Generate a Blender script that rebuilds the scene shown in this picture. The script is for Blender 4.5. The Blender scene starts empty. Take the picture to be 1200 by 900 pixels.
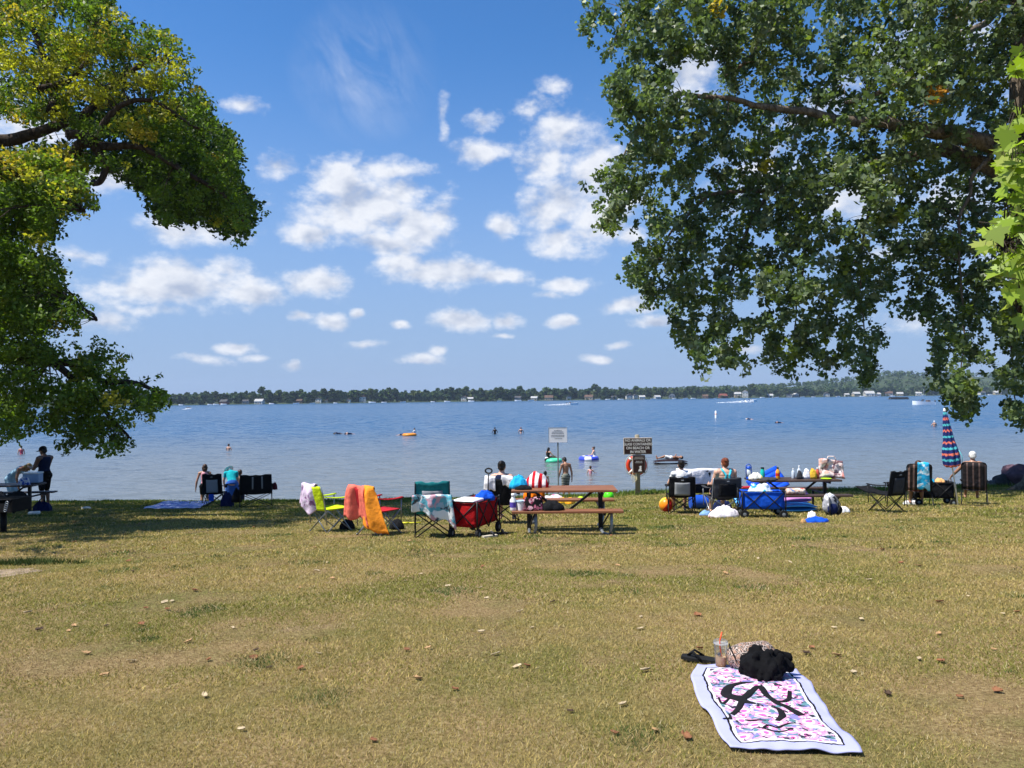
EXPOSURE = 0.76; SKY_STR = .085; SKY_DUST = .4; SKY_SAT = 1.2; SKY_TINT = (.80, 1.04, 1.22); HZ_AMT = .9; HZ_COL = (2.25, 3.1, 5.0); CLOUD_STR = .60; HAZE = .00011; WAVE = 2.6; WROUGH = .18
import bpy, bmesh, math, random
import numpy as np
from mathutils import Vector, Matrix, Euler, noise
random.seed(7); RNG = np.random.default_rng(7)
S = bpy.context.scene; COL = S.collection
PI = math.pi; R = math.radians
# ------------------------------------------------------------------ camera frame
CAM = Vector((0, 0, 1.5)); FPX = 900.0
_p = math.atan(16/FPX); _a = R(0.6)
FWD = Vector((0, math.cos(_p), math.sin(_p))); U0 = Vector((0, -math.sin(_p), math.cos(_p))); X0 = Vector((1, 0, 0))
RIGHT = math.cos(_a)*X0 - math.sin(_a)*U0; UP = math.sin(_a)*X0 + math.cos(_a)*U0
WATER = -2.8
def ray(px, py): return RIGHT*(float(px-600)/FPX)-UP*(float(py-450)/FPX)+FWD
def at(px, py, d): return CAM+ray(px, py)*float(d)
EX = [-3000, -60, -16.7, -10.9, -7.3, 0, 2.8, 6.3, 13.5, 21, 60, 3000]
EY = [30, 29, 27.8, 26.6, 26.4, 27, 28, 31.0, 30.6, 34, 44, 44]
def gzn(x, y):
    x = np.asarray(x, float); y = np.asarray(y, float)
    e = np.interp(x, EX, EY)
    yy = np.minimum(y, e)
    z = np.where(yy > 2, .3-.085*yy, .13+(2-yy)*.01)
    z = z + .012*np.sin(x*1.3+y*.7)*np.clip((yy-5)/5, 0, 1) + .008*np.sin(x*2.9-y*1.9)
    t = np.maximum(y-e, 0)
    drop = np.clip(z+2.74, .15, .62)
    s = np.clip(t/.9, 0, 1); s = s*s*(3-2*s)
    z = z - drop*s - .09*np.maximum(t-.9, 0)
    return np.maximum(z, -7.5)
def gz(x, y): return float(gzn(x, y))
def G(px, py):                                   # where the sight line meets the lawn
    r = ray(px, py); d = 1.0
    while d < 60:
        q = CAM+r*d
        if q.z <= gz(q.x, q.y): break
        d += .02
    q = CAM+r*d
    return Vector((q.x, q.y, gz(q.x, q.y)))
def W(px, py):                                   # where the sight line meets the water
    r = ray(px, py); d = (WATER-CAM.z)/r.z
    return CAM+r*d
# ------------------------------------------------------------------ materials
def hexc(h):
    h = h.lstrip('#'); o = []
    for i in (0, 2, 4):
        v = int(h[i:i+2], 16)/255
        o.append(v/12.92 if v <= .04045 else ((v+.055)/1.055)**2.4)
    return tuple(o)
class NT:
    def __init__(s, tree): s.t = tree
    def n(s, typ, _props=None, **inp):
        nd = s.t.nodes.new(typ)
        for k, v in (_props or {}).items(): setattr(nd, k, v)
        for k, v in inp.items():
            key = int(k[1:]) if k[0] == 'i' and k[1:].isdigit() else k.replace('_', ' ')
            sk = nd.inputs[key]
            if isinstance(v, bpy.types.NodeSocket): s.t.links.new(v, sk)
            else:
                if sk.type == 'RGBA' and len(v) == 3: v = (*v, 1)
                sk.default_value = v
        return nd
    def m(s, op, a, b=0.0, c=None, clamp=False):
        kw = dict(i0=a, i1=b)
        if c is not None: kw['i2'] = c
        return s.n('ShaderNodeMath', dict(operation=op, use_clamp=clamp), **kw).outputs[0]
    def mix(s, f, a, b, blend='MIX'):
        nd = s.n('ShaderNodeMix', dict(data_type='RGBA', blend_type=blend))
        for idx, v in ((0, f), (6, a), (7, b)):
            if isinstance(v, bpy.types.NodeSocket): s.t.links.new(v, nd.inputs[idx])
            else: nd.inputs[idx].default_value = v if idx == 0 else (*v[:3], 1)
        return nd.outputs[2]
    def ramp(s, f, stops, interp='LINEAR'):
        nd = s.n('ShaderNodeValToRGB', None, i0=f); cr = nd.color_ramp; cr.interpolation = interp
        while len(cr.elements) < len(stops): cr.elements.new(.5)
        for e, (p, c) in zip(cr.elements, stops):
            e.position = p; e.color = (*c, 1) if len(c) == 3 else c
        return nd.outputs[0]
    def noise(s, scale, detail=4, rough=.55, vec=None, dist=0):
        kw = dict(Scale=scale, Detail=detail, Roughness=rough, Distortion=dist)
        if vec is not None: kw['Vector'] = vec
        return s.n('ShaderNodeTexNoise', None, **kw).outputs[0]
def new_mat(name):
    m = bpy.data.materials.new(name); m.use_nodes = True; m.node_tree.nodes.clear()
    return m, NT(m.node_tree)
def out(nt, sh): nt.n('ShaderNodeOutputMaterial', None, Surface=sh)
_M = {}
def mat(name, col, rough=.65, var=.18, scale=9, metal=0.0, bump=.15, bscale=70, spec=.3, coat=0):
    if name in _M: return _M[name]
    m, nt = new_mat(name)
    if isinstance(col, str): col = hexc(col)
    tc = nt.n('ShaderNodeTexCoord').outputs['Object']
    f = nt.noise(scale, 5, .6, tc); g = nt.noise(scale*6, 3, .6, tc)
    ff = nt.m('ADD', nt.m('MULTIPLY', f, .7), nt.m('MULTIPLY', g, .3))
    lo = tuple(c*(1-var*1.6) for c in col); hi = tuple(min(1, c*(1+var*1.4)) for c in col)
    c = nt.ramp(ff, [(.3, lo), (.7, hi)])
    b = nt.n('ShaderNodeBump', None, Strength=bump, Distance=.004, Height=nt.noise(bscale, 4, .6, tc)).outputs[0]
    rr = nt.m('ADD', nt.m('MULTIPLY', g, .2), rough-.1)
    p = nt.n('ShaderNodeBsdfPrincipled', None, Base_Color=c, Roughness=rr, Metallic=metal, Normal=b)
    p.inputs['Specular IOR Level'].default_value = spec
    out(nt, p.outputs[0]); _M[name] = m
    return m
def cloth(name, col, col2=None, scale=30, thr=.5, var=.12, stripes=None, axis=0, rough=.9, fold=.75):
    """woven fabric; optional blotchy print (col2) or stripes along an object axis"""
    if name in _M: return _M[name]
    m, nt = new_mat(name)
    if isinstance(col, str): col = hexc(col)
    tc = nt.n('ShaderNodeTexCoord').outputs['Object']
    f = nt.noise(12, 4, .6, tc)
    c = nt.ramp(f, [(.3, tuple(x*(1-var) for x in col)), (.7, tuple(min(1, x*(1+var)) for x in col))])
    if col2 is not None:
        cols = [col2] if isinstance(col2[0], (float, int)) or isinstance(col2, str) else col2
        for k, cc in enumerate(cols):
            if isinstance(cc, str): cc = hexc(cc)
            off = nt.n('ShaderNodeVectorMath', dict(operation='ADD'), i0=tc, i1=(3.1*k, 1.7*k, .9*k)).outputs[0]
            q = nt.noise(scale, 3, .5, off, .6)
            q = nt.m('SMOOTH_MIN', 1.0, nt.m('MULTIPLY', nt.m('SUBTRACT', q, thr), 22, clamp=True), .05)
            c = nt.mix(q, c, cc)
    if stripes:
        sx = nt.n('ShaderNodeSeparateXYZ', None, i0=tc).outputs[axis]
        fr = nt.m('FRACT', nt.m('MULTIPLY', sx, stripes[0]))
        c = nt.mix(nt.m('GREATER_THAN', fr, stripes[2]), c, hexc(stripes[1]))
    w = nt.noise(420, 2, .5, tc)
    b = nt.n('ShaderNodeBump', None, Strength=.25, Distance=.003, Height=w).outputs[0]
    b = nt.n('ShaderNodeBump', None, Strength=fold, Distance=.03, Height=nt.noise(9, 3, .5, tc), Normal=b).outputs[0]
    p = nt.n('ShaderNodeBsdfPrincipled', None, Base_Color=c, Roughness=rough, Normal=b)
    p.inputs['Specular IOR Level'].default_value = .15
    out(nt, p.outputs[0]); _M[name] = m
    return m
def skin(name, col):
    if name in _M: return _M[name]
    m, nt = new_mat(name)
    if isinstance(col, str): col = hexc(col)
    tc = nt.n('ShaderNodeTexCoord').outputs['Object']
    c = nt.ramp(nt.noise(7, 5, .6, tc), [(.3, tuple(x*.86 for x in col)), (.7, (min(1, col[0]*1.12), col[1]*1.04, col[2]*1.0))])
    p = nt.n('ShaderNodeBsdfPrincipled', None, Base_Color=c, Roughness=.5)
    p.inputs['Subsurface Weight'].default_value = .08
    p.inputs['Subsurface Radius'].default_value = (.01, .004, .002)
    out(nt, p.outputs[0]); _M[name] = m
    return m
# ------------------------------------------------------------------ mesh builder
class MB:
    def __init__(s): s.v = []; s.f = []; s.mi = []; s.k = 0
    def add(s, vs, fs):
        o = len(s.v); s.v += [tuple(q) for q in vs]
        for f in fs: s.f.append(tuple(i+o for i in f)); s.mi.append(s.k)
        return s
    def box(s, c, size, rot=(0, 0, 0), bev=.0, taper=1.0):
        hx, hy, hz = (q/2 for q in size); b = min(bev, hx*.45, hy*.45, hz*.45)
        Mt = Euler(rot).to_matrix(); c = Vector(c); vs = []; fs = []
        if b <= 0:
            for z in (-hz, hz):
                t = taper if z > 0 else 1
                for x, y in ((-hx, -hy), (hx, -hy), (hx, hy), (-hx, hy)): vs.append(c+Mt@Vector((x*t, y*t, z)))
            fs = [(3, 2, 1, 0), (4, 5, 6, 7)]+[(i, (i+1) % 4, (i+1) % 4+4, i+4) for i in range(4)]
        else:
            def ring(z, ix):
                t = 1+(taper-1)*(z+hz)/(2*hz)
                X, Y = hx*t-ix, hy*t-ix; q = b if ix == 0 else 0.001
                pts = [(-X+q, -Y), (X-q, -Y), (X, -Y+q), (X, Y-q), (X-q, Y), (-X+q, Y), (-X, Y-q), (-X, -Y+q)]
                for x, y in pts: vs.append(c+Mt@Vector((x, y, z)))
            ring(-hz, b); ring(-hz+b, 0); ring(hz-b, 0); ring(hz, b)
            for k in range(3):
                for i in range(8): fs.append((k*8+i, k*8+(i+1) % 8, (k+1)*8+(i+1) % 8, (k+1)*8+i))
            fs += [tuple(range(7, -1, -1)), tuple(range(24, 32))]
        return s.add(vs, fs)
    def tube(s, pts, r, n=8, closed=False, caps=True):
        pts = [Vector(p) for p in pts]; m = len(pts)
        rs = [float(q) for q in r] if hasattr(r, '__len__') else [float(r)]*m
        vs = []; fs = []; prev = None
        for i, p in enumerate(pts):
            if closed: t = pts[(i+1) % m]-pts[i-1]
            else: t = pts[min(i+1, m-1)]-pts[max(i-1, 0)]
            t = t.normalized() if t.length > 1e-9 else Vector((0, 0, 1))
            a = prev-t*prev.dot(t) if prev is not None else None
            if a is None or a.length < 1e-6: a = t.orthogonal()
            a.normalize(); prev = a; b = t.cross(a)
            for k in range(n):
                an = 2*PI*k/n; vs.append(p+rs[i]*(math.cos(an)*a+math.sin(an)*b))
        for i in range(m if closed else m-1):
            j = (i+1) % m
            for k in range(n): fs.append((i*n+k, i*n+(k+1) % n, j*n+(k+1) % n, j*n+k))
        if caps and not closed: fs += [tuple(range(n-1, -1, -1)), tuple((m-1)*n+k for k in range(n))]
        return s.add(vs, fs)
    def lathe(s, prof, c=(0, 0, 0), n=16, Mt=None, caps=True):
        c = Vector(c); vs = []; fs = []; m = len(prof)
        for r, z in prof:
            for k in range(n):
                q = Vector((r*math.cos(2*PI*k/n), r*math.sin(2*PI*k/n), z))
                vs.append(c+(Mt@q if Mt else q))
        for i in range(m-1):
            for k in range(n): fs.append((i*n+k, i*n+(k+1) % n, (i+1)*n+(k+1) % n, (i+1)*n+k))
        if caps: fs += [tuple(range(n-1, -1, -1)), tuple((m-1)*n+k for k in range(n))]
        return s.add(vs, fs)
    def sheet(s, grid, th=.006):
        nu, nv = len(grid), len(grid[0]); P = [[Vector(q) for q in row] for row in grid]
        top = []; bot = []
        for i in range(nu):
            for j in range(nv):
                du = P[min(i+1, nu-1)][j]-P[max(i-1, 0)][j]; dv = P[i][min(j+1, nv-1)]-P[i][max(j-1, 0)]
                nn = du.cross(dv); nn = nn.normalized() if nn.length > 1e-12 else Vector((0, 0, 1))
                top.append(P[i][j]+nn*th/2); bot.append(P[i][j]-nn*th/2)
        o = nu*nv; fs = []
        I = lambda i, j: i*nv+j
        for i in range(nu-1):
            for j in range(nv-1):
                fs.append((I(i, j), I(i+1, j), I(i+1, j+1), I(i, j+1)))
                fs.append((o+I(i, j+1), o+I(i+1, j+1), o+I(i+1, j), o+I(i, j)))
        for i in range(nu-1):
            fs.append((I(i, 0), o+I(i, 0), o+I(i+1, 0), I(i+1, 0))); fs.append((I(i+1, nv-1), o+I(i+1, nv-1), o+I(i, nv-1), I(i, nv-1)))
        for j in range(nv-1):
            fs.append((I(0, j+1), o+I(0, j+1), o+I(0, j), I(0, j))); fs.append((I(nu-1, j), o+I(nu-1, j), o+I(nu-1, j+1), I(nu-1, j+1)))
        return s.add(top+bot, fs)
    def ball(s, c, r, nu=12, nv=8, Mt=None, nz=0, nsc=3, seed=0):
        c = Vector(c); r = (r, r, r) if not hasattr(r, '__len__') else r
        vs = []; fs = []
        def pt(th, ph):
            q = Vector((math.sin(th)*math.cos(ph), math.sin(th)*math.sin(ph), math.cos(th)))
            k = 1+nz*noise.noise(q*nsc+Vector((seed*7.3, seed*1.9, 0))) if nz else 1
            q = Vector((q.x*r[0]*k, q.y*r[1]*k, q.z*r[2]*k))
            return c+(Mt@q if Mt else q)
        vs.append(pt(0, 0))
        for i in range(1, nv):
            for k in range(nu): vs.append(pt(PI*i/nv, 2*PI*k/nu))
        vs.append(pt(PI, 0)); L = len(vs)-1
        for k in range(nu): fs.append((0, 1+k, 1+(k+1) % nu)); fs.append((L, 1+(nv-2)*nu+(k+1) % nu, 1+(nv-2)*nu+k))
        for i in range(nv-2):
            for k in range(nu): fs.append((1+i*nu+k, 1+(i+1)*nu+k, 1+(i+1)*nu+(k+1) % nu, 1+i*nu+(k+1) % nu))
        return s.add(vs, fs)
    def torus(s, c, Rr, r, n=24, m=10, Mt=None, flat=1.0):
        c = Vector(c); pts = []
        vs = []; fs = []
        for i in range(n):
            a = 2*PI*i/n
            for k in range(m):
                b = 2*PI*k/m; q = Vector(((Rr+r*math.cos(b))*math.cos(a), (Rr+r*math.cos(b))*math.sin(a), r*flat*math.sin(b)))
                vs.append(c+(Mt@q if Mt else q))
        for i in range(n):
            for k in range(m): fs.append((i*m+k, ((i+1) % n)*m+k, ((i+1) % n)*m+(k+1) % m, i*m+(k+1) % m))
        return s.add(vs, fs)
    def capsule(s, p0, r0, p1, r1, n=10):
        p0, p1 = Vector(p0), Vector(p1); d = p1-p0; L = d.length
        if L < 1e-6: return s.ball(p0, max(r0, r1), n, 7)
        t = d/L; pts = []; rs = []
        for a in (0.05, .35, .7, 1.1, 1.5): pts.append(p0-t*r0*math.cos(a)); rs.append(r0*math.sin(a))
        for a in (1.5, 1.1, .7, .35, .05): pts.append(p1+t*r1*math.cos(a)); rs.append(r1*math.sin(a))
        return s.tube(pts, rs, n)
    def prism(s, poly, z0, z1, Mt=None, c=(0, 0, 0)):
        n = len(poly); c = Vector(c); vs = []
        for z in (z0, z1):
            for x, y in poly:
                q = Vector((x, y, z)); vs.append(c+(Mt@q if Mt else q))
        return s.add(vs, [tuple(range(n-1, -1, -1)), tuple(range(n, 2*n))]+[(i, (i+1) % n, (i+1) % n+n, i+n) for i in range(n)])
    def build(s, name, m, parent=None, smooth=False, loc=None):
        me = bpy.data.meshes.new(name); me.from_pydata(s.v, [], s.f); me.update()
        ms = m if isinstance(m, (list, tuple)) else [m]
        for q in ms: me.materials.append(q)
        if len(ms) > 1: me.polygons.foreach_set('material_index', s.mi)
        if smooth: me.polygons.foreach_set('use_smooth', [True]*len(me.polygons))
        if smooth == 'auto': me.set_sharp_from_angle(angle=R(38))
        o = bpy.data.objects.new(name, me); COL.objects.link(o)
        if parent is not None: o.parent = parent
        if loc is not None: o.location = loc
        return o
def tag(o, label=None, cat=None, group=None, kind=None):
    if label: o['label'] = label
    if cat: o['category'] = cat
    if group: o['group'] = group
    if kind: o['kind'] = kind
    return o
def thing(name, label, cat, loc, rz=0, group=None, sc=1.0):
    o = bpy.data.objects.new(name, None); COL.objects.link(o); o.location = loc; o.rotation_euler = (0, 0, rz)
    o.scale = (sc, sc, sc); o.empty_display_size = .1
    return tag(o, label, cat, group)
def solo(mb, name, m, label, cat, loc, rz=0, group=None, smooth=False):
    o = mb.build(name, m, None, smooth, loc); o.rotation_euler = (0, 0, rz)
    return tag(o, label, cat, group)
def copy_tree(o, parent=None):
    c = o.copy(); COL.objects.link(c)
    if parent is not None: c.parent = parent
    for ch in o.children: copy_tree(ch, c)
    return c
def np_mesh(name, verts, nper, m, attr=None, parent=None, smooth=False):
    """verts (N*nper,3): N polygons of nper corners; attr (N,3) colour per polygon"""
    me = bpy.data.meshes.new(name); nv = len(verts); N = nv//nper
    me.vertices.add(nv); me.vertices.foreach_set('co', np.ascontiguousarray(verts, np.float32).ravel())
    me.loops.add(nv); me.loops.foreach_set('vertex_index', np.arange(nv, dtype=np.int32))
    me.polygons.add(N); me.polygons.foreach_set('loop_start', np.arange(0, nv, nper, dtype=np.int32))
    me.polygons.foreach_set('loop_total', np.full(N, nper, np.int32))
    me.update(calc_edges=True)
    if attr is not None:
        a = me.attributes.new('tint', 'FLOAT_COLOR', 'FACE')
        a.data.foreach_set('color', np.concatenate([attr, np.ones((N, 1))], 1).astype(np.float32).ravel())
    me.materials.append(m); me.validate()
    o = bpy.data.objects.new(name, me); COL.objects.link(o)
    if parent is not None: o.parent = parent
    return o
def remesh(mb, name, m, parent, voxel=.009, it=5):
    o = mb.build('tmp', m)
    md = o.modifiers.new('r', 'REMESH'); md.mode = 'VOXEL'; md.voxel_size = voxel
    sm = o.modifiers.new('s', 'SMOOTH'); sm.factor = .5; sm.iterations = it
    dg = bpy.context.evaluated_depsgraph_get(); dg.update()
    me = bpy.data.meshes.new_from_object(o.evaluated_get(dg)); me.name = name
    old = o.data; bpy.data.objects.remove(o); bpy.data.meshes.remove(old)
    me.materials.clear(); me.materials.append(m)
    me.polygons.foreach_set('use_smooth', [True]*len(me.polygons))
    r = bpy.data.objects.new(name, me); COL.objects.link(r); r.parent = parent
    return r
def text_part(body, size, m, parent, loc, rot, name='lettering', align='CENTER', xs=1.0, ext=.001):
    cu = bpy.data.curves.new('t', 'FONT'); cu.body = body; cu.size = size; cu.align_x = align; cu.align_y = 'CENTER'; cu.extrude = ext; cu.offset = size*.012
    t = bpy.data.objects.new('t', cu); COL.objects.link(t)
    dg = bpy.context.evaluated_depsgraph_get(); dg.update()
    me = bpy.data.meshes.new_from_object(t.evaluated_get(dg)); bpy.data.objects.remove(t)
    me.materials.clear(); me.materials.append(m)
    Mx = Matrix.Translation(loc) @ Euler(rot).to_matrix().to_4x4() @ Matrix.Diagonal((xs, 1, 1, 1)); me.transform(Mx)
    o = bpy.data.objects.new(name, me); COL.objects.link(o); o.parent = parent
    return o
# ------------------------------------------------------------------ camera, sun, sky
cd = bpy.data.cameras.new('camera'); cam = bpy.data.objects.new('camera', cd); COL.objects.link(cam)
cd.sensor_width = 36; cd.lens = 36*FPX/1200; cd.clip_start = .05; cd.clip_end = 20000
Mc = Matrix((RIGHT, UP, -FWD)).transposed().to_4x4(); Mc.translation = CAM; cam.matrix_world = Mc
S.camera = cam
SUN = Vector((-.53, -.20, 1.0)).normalized()           # towards the sun: high on the left, a little behind
sl = bpy.data.lights.new('sun', 'SUN'); sl.energy = 4.6; sl.angle = R(.53); sl.color = (1, .95, .87)
so = bpy.data.objects.new('sun', sl); COL.objects.link(so)
so.rotation_euler = SUN.to_track_quat('Z', 'Y').to_euler(); so.location = (-20, -10, 40)
S.view_settings.view_transform = 'Standard'; S.view_settings.look = 'None'; S.view_settings.exposure = EXPOSURE; S.view_settings.gamma = 1
S.view_settings.use_curve_mapping = False
S.cycles.max_bounces = 6; S.cycles.transparent_max_bounces = 6; S.cycles.diffuse_bounces = 3; S.cycles.glossy_bounces = 3; S.cycles.transmission_bounces = 4
S.cycles.volume_bounces = 0; S.cycles.use_denoising = True; S.cycles.caustics_reflective = False; S.cycles.caustics_refractive = False
S.cycles.sample_clamp_indirect = 4
wd = bpy.data.worlds.new('World'); S.world = wd; wd.use_nodes = True
wt = wd.node_tree; wt.nodes.clear(); n = NT(wt)
sky = wt.nodes.new('ShaderNodeTexSky'); sky.sky_type = 'NISHITA'; sky.sun_disc = False
sky.sun_elevation = math.asin(SUN.z); sky.sun_rotation = math.atan2(SUN.x, SUN.y) % (2*PI)
sky.air_density = 1.0; sky.dust_density = SKY_DUST; sky.ozone_density = 3.0; sky.altitude = 250
tc = n.n('ShaderNodeTexCoord').outputs['Generated']
xyz = n.n('ShaderNodeSeparateXYZ', None, i0=tc).outputs
az = n.m('ARCTAN2', xyz[0], xyz[1]); el = n.m('ARCSINE', xyz[2])
ae = n.n('ShaderNodeCombineXYZ', None, X=az, Y=el, Z=0.0).outputs[0]
CL = [  # cumulus in the sky: where the middle is seen, half width, half height, weight
 (425,240,95,52,1),(395,215,45,32,1),(490,262,52,34,1),(370,272,38,18,.9),(470,225,40,26,.9),(520,255,24,30,.8),(455,285,60,22,.9),(450,200,60,20,.8),(400,250,50,40,.9),
 (470,306,34,20,1),(520,318,84,21,1.1),(585,325,46,13,.9),(660,155,48,28,.9),(700,195,42,44,1),(665,235,58,42,1),(660,280,46,24,1),(695,255,42,44,.9),(640,190,40,36,.75),(720,230,34,30,.9),(640,250,36,40,.85),(625,130,28,18,.6),(650,102,20,12,.45),
 (565,180,40,19,.85),(565,142,20,17,.7),(520,133,9,25,.55),(592,265,22,15,.8),(215,332,96,30,1),(160,340,50,20,.9),(290,342,46,18,.9),(255,315,40,18,.7),(370,330,42,19,1),(235,268,64,22,.9),(270,272,34,16,.8),(330,196,28,16,.8),
 (283,124,31,11,.7),(540,376,42,14,.95),(592,376,22,10,.9),(655,377,22,8,.9),(665,333,35,11,.9),(730,358,33,12,.95),(768,378,28,8,.9),(735,276,26,15,.8),
 (275,407,22,8,.9),(385,377,24,10,.9),(350,371,16,7,.8),(473,383,12,6,.9),(345,428,12,6,.8),(497,421,26,6,.7),(515,410,10,7,.7),(420,366,9,6,.8),(120,378,32,12,.6),(45,150,52,26,1),(125,206,38,18,.9),(240,422,20,5,.5),(700,422,20,5,.5),(725,405,14,5,.7),(430,403,16,5,.6),
 (805,88,50,36,1),(1000,236,50,30,1),(1065,372,34,14,.6),(900,200,70,40,.6),(1100,60,70,40,.5),(1120,230,50,30,.6),(870,410,30,6,.7),(1030,300,40,14,.5),(980,120,60,30,.5),(-80,300,120,40,.9),(-150,120,140,70,.8),(1350,280,140,50,.9),(1330,100,120,60,.7),(640,345,20,6,.5),(90,300,30,12,.5),(170,365,40,9,.5),(590,395,14,4,.6),(300,420,14,4,.5)]
warp = n.n('ShaderNodeTexNoise', dict(noise_dimensions='3D'), Vector=ae, Scale=16.0, Detail=2.0).outputs[1]
wv = n.n('ShaderNodeVectorMath', dict(operation='MULTIPLY_ADD'), i0=warp, i1=(.035, .02, 0), i2=ae).outputs[0]
wv = n.n('ShaderNodeVectorMath', dict(operation='SUBTRACT'), i0=wv, i1=(.0175, .01, 0)).outputs[0]
mask = None; vpos = None
for px, py, hw, hh, w in CL:
    r_ = ray(px, py).normalized(); a_ = math.atan2(r_.x, r_.y); e_ = math.asin(r_.z)
    q = n.n('ShaderNodeVectorMath', dict(operation='MULTIPLY_ADD'), i0=wv, i1=(FPX/hw, FPX/hh, 0), i2=(-a_*FPX/hw, -e_*FPX/hh, 0)).outputs[0]
    ln = n.n('ShaderNodeVectorMath', dict(operation='LENGTH'), i0=q).outputs[1]
    v = n.m('MULTIPLY_ADD', ln, -w, w)
    mask = v if mask is None else n.m('MAXIMUM', mask, v)
mask = n.m('MAXIMUM', mask, -.6)
st = n.n('ShaderNodeVectorMath', dict(operation='MULTIPLY'), i0=ae, i1=(1, 1.5, 1)).outputs[0]
n1 = n.noise(20, 8, .56, st); st2 = n.n('ShaderNodeVectorMath', dict(operation='ADD'), i0=st, i1=(-.006, .014, 0)).outputs[0]
n2 = n.noise(20, 8, .56, st2)
lowc = n.n('ShaderNodeMapRange', dict(interpolation_type='SMOOTHSTEP'), Value=el, From_Min=.03, From_Max=.24, To_Min=1.0, To_Max=0.0).outputs[0]
nh = n.noise(75, 6, .6, st)
dens = n.m('ADD', n.m('ADD', n.m('MULTIPLY_ADD', mask, 1.2, n.m('MULTIPLY', lowc, .20)), n.m('MULTIPLY', n.m('SUBTRACT', n1, .47), 2.1)), n.m('MULTIPLY', n.m('SUBTRACT', nh, .5), .75))
dd = n.n('ShaderNodeMapRange', dict(interpolation_type='SMOOTHSTEP'), Value=dens, From_Min=-.02, From_Max=1.0).outputs[0]
# faint high wisps
wz = n.n('ShaderNodeVectorMath', dict(operation='MULTIPLY'), i0=ae, i1=(9, 3.5, 1)).outputs[0]
wr = n.n('ShaderNodeVectorRotate', dict(rotation_type='Z_AXIS'), Vector=ae, Angle=R(-35)).outputs[0]
wz = n.n('ShaderNodeVectorMath', dict(operation='MULTIPLY'), i0=wr, i1=(26, 8, 1)).outputs[0]
wn = n.noise(1.0, 6, .65, wz, .6)
r_ = ray(425, 85).normalized(); a_, e_ = math.atan2(r_.x, r_.y), math.asin(r_.z)
q = n.n('ShaderNodeVectorMath', dict(operation='MULTIPLY_ADD'), i0=wv, i1=(10.0, 11.0, 0), i2=(-a_*10, -e_*11.0, 0)).outputs[0]
wm = n.m('SUBTRACT', 1.0, n.n('ShaderNodeVectorMath', dict(operation='LENGTH'), i0=q).outputs[1], clamp=True)
wisp = n.m('MULTIPLY', n.m('MULTIPLY', n.m('SUBTRACT', wn, .34), 1.5, clamp=True), n.m('MULTIPLY', wm, .6))
sA = n.noise(20, 3.5, .5, st); sB = n.noise(20, 3.5, .5, n.n('ShaderNodeVectorMath', dict(operation='ADD'), i0=st, i1=(-.010, .026, 0)).outputs[0])
lit = n.m('ADD', n.m('MULTIPLY_ADD', n.m('SUBTRACT', sA, sB), 1.15, .84), n.m('MULTIPLY', n.m('SUBTRACT', n1, n2), .5), clamp=True)
lit = n.m('MULTIPLY', lit, n.m('SUBTRACT', 1.0, n.m('MULTIPLY', n.m('MULTIPLY', dens, .16), 1.0, clamp=True)))
ccol = n.ramp(lit, [(.45, (.47, .54, .70)), (.85, (.93, .95, 1.0))])
lp = n.m('MULTIPLY', 1.0, 1.0)
hs = n.n('ShaderNodeHueSaturation', None, Hue=.5, Saturation=SKY_SAT, Value=1.0, Color=sky.outputs[0]).outputs[0]
tint = n.mix(1.0, hs, SKY_TINT, 'MULTIPLY')
# low sky towards the horizon is milky blue rather than yellow
hz = n.n('ShaderNodeMapRange', dict(interpolation_type='SMOOTHSTEP'), Value=el, From_Min=.0, From_Max=.46, To_Min=HZ_AMT, To_Max=0.0).outputs[0]
tint = n.mix(hz, tint, HZ_COL)
b1 = n.n('ShaderNodeBackground', None, Color=tint, Strength=SKY_STR)
b2 = n.n('ShaderNodeBackground', None, Color=ccol, Strength=CLOUD_STR)
mx = n.n('ShaderNodeMixShader', None, i0=n.m('MINIMUM', n.m('ADD', n.m('MULTIPLY', dd, .93), wisp), .96), i1=b1.outputs[0], i2=b2.outputs[0])
n.n('ShaderNodeOutputWorld', None, Surface=mx.outputs[0])
wd.cycles.sampling_method = 'MANUAL'; wd.cycles.sample_map_resolution = 512
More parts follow.
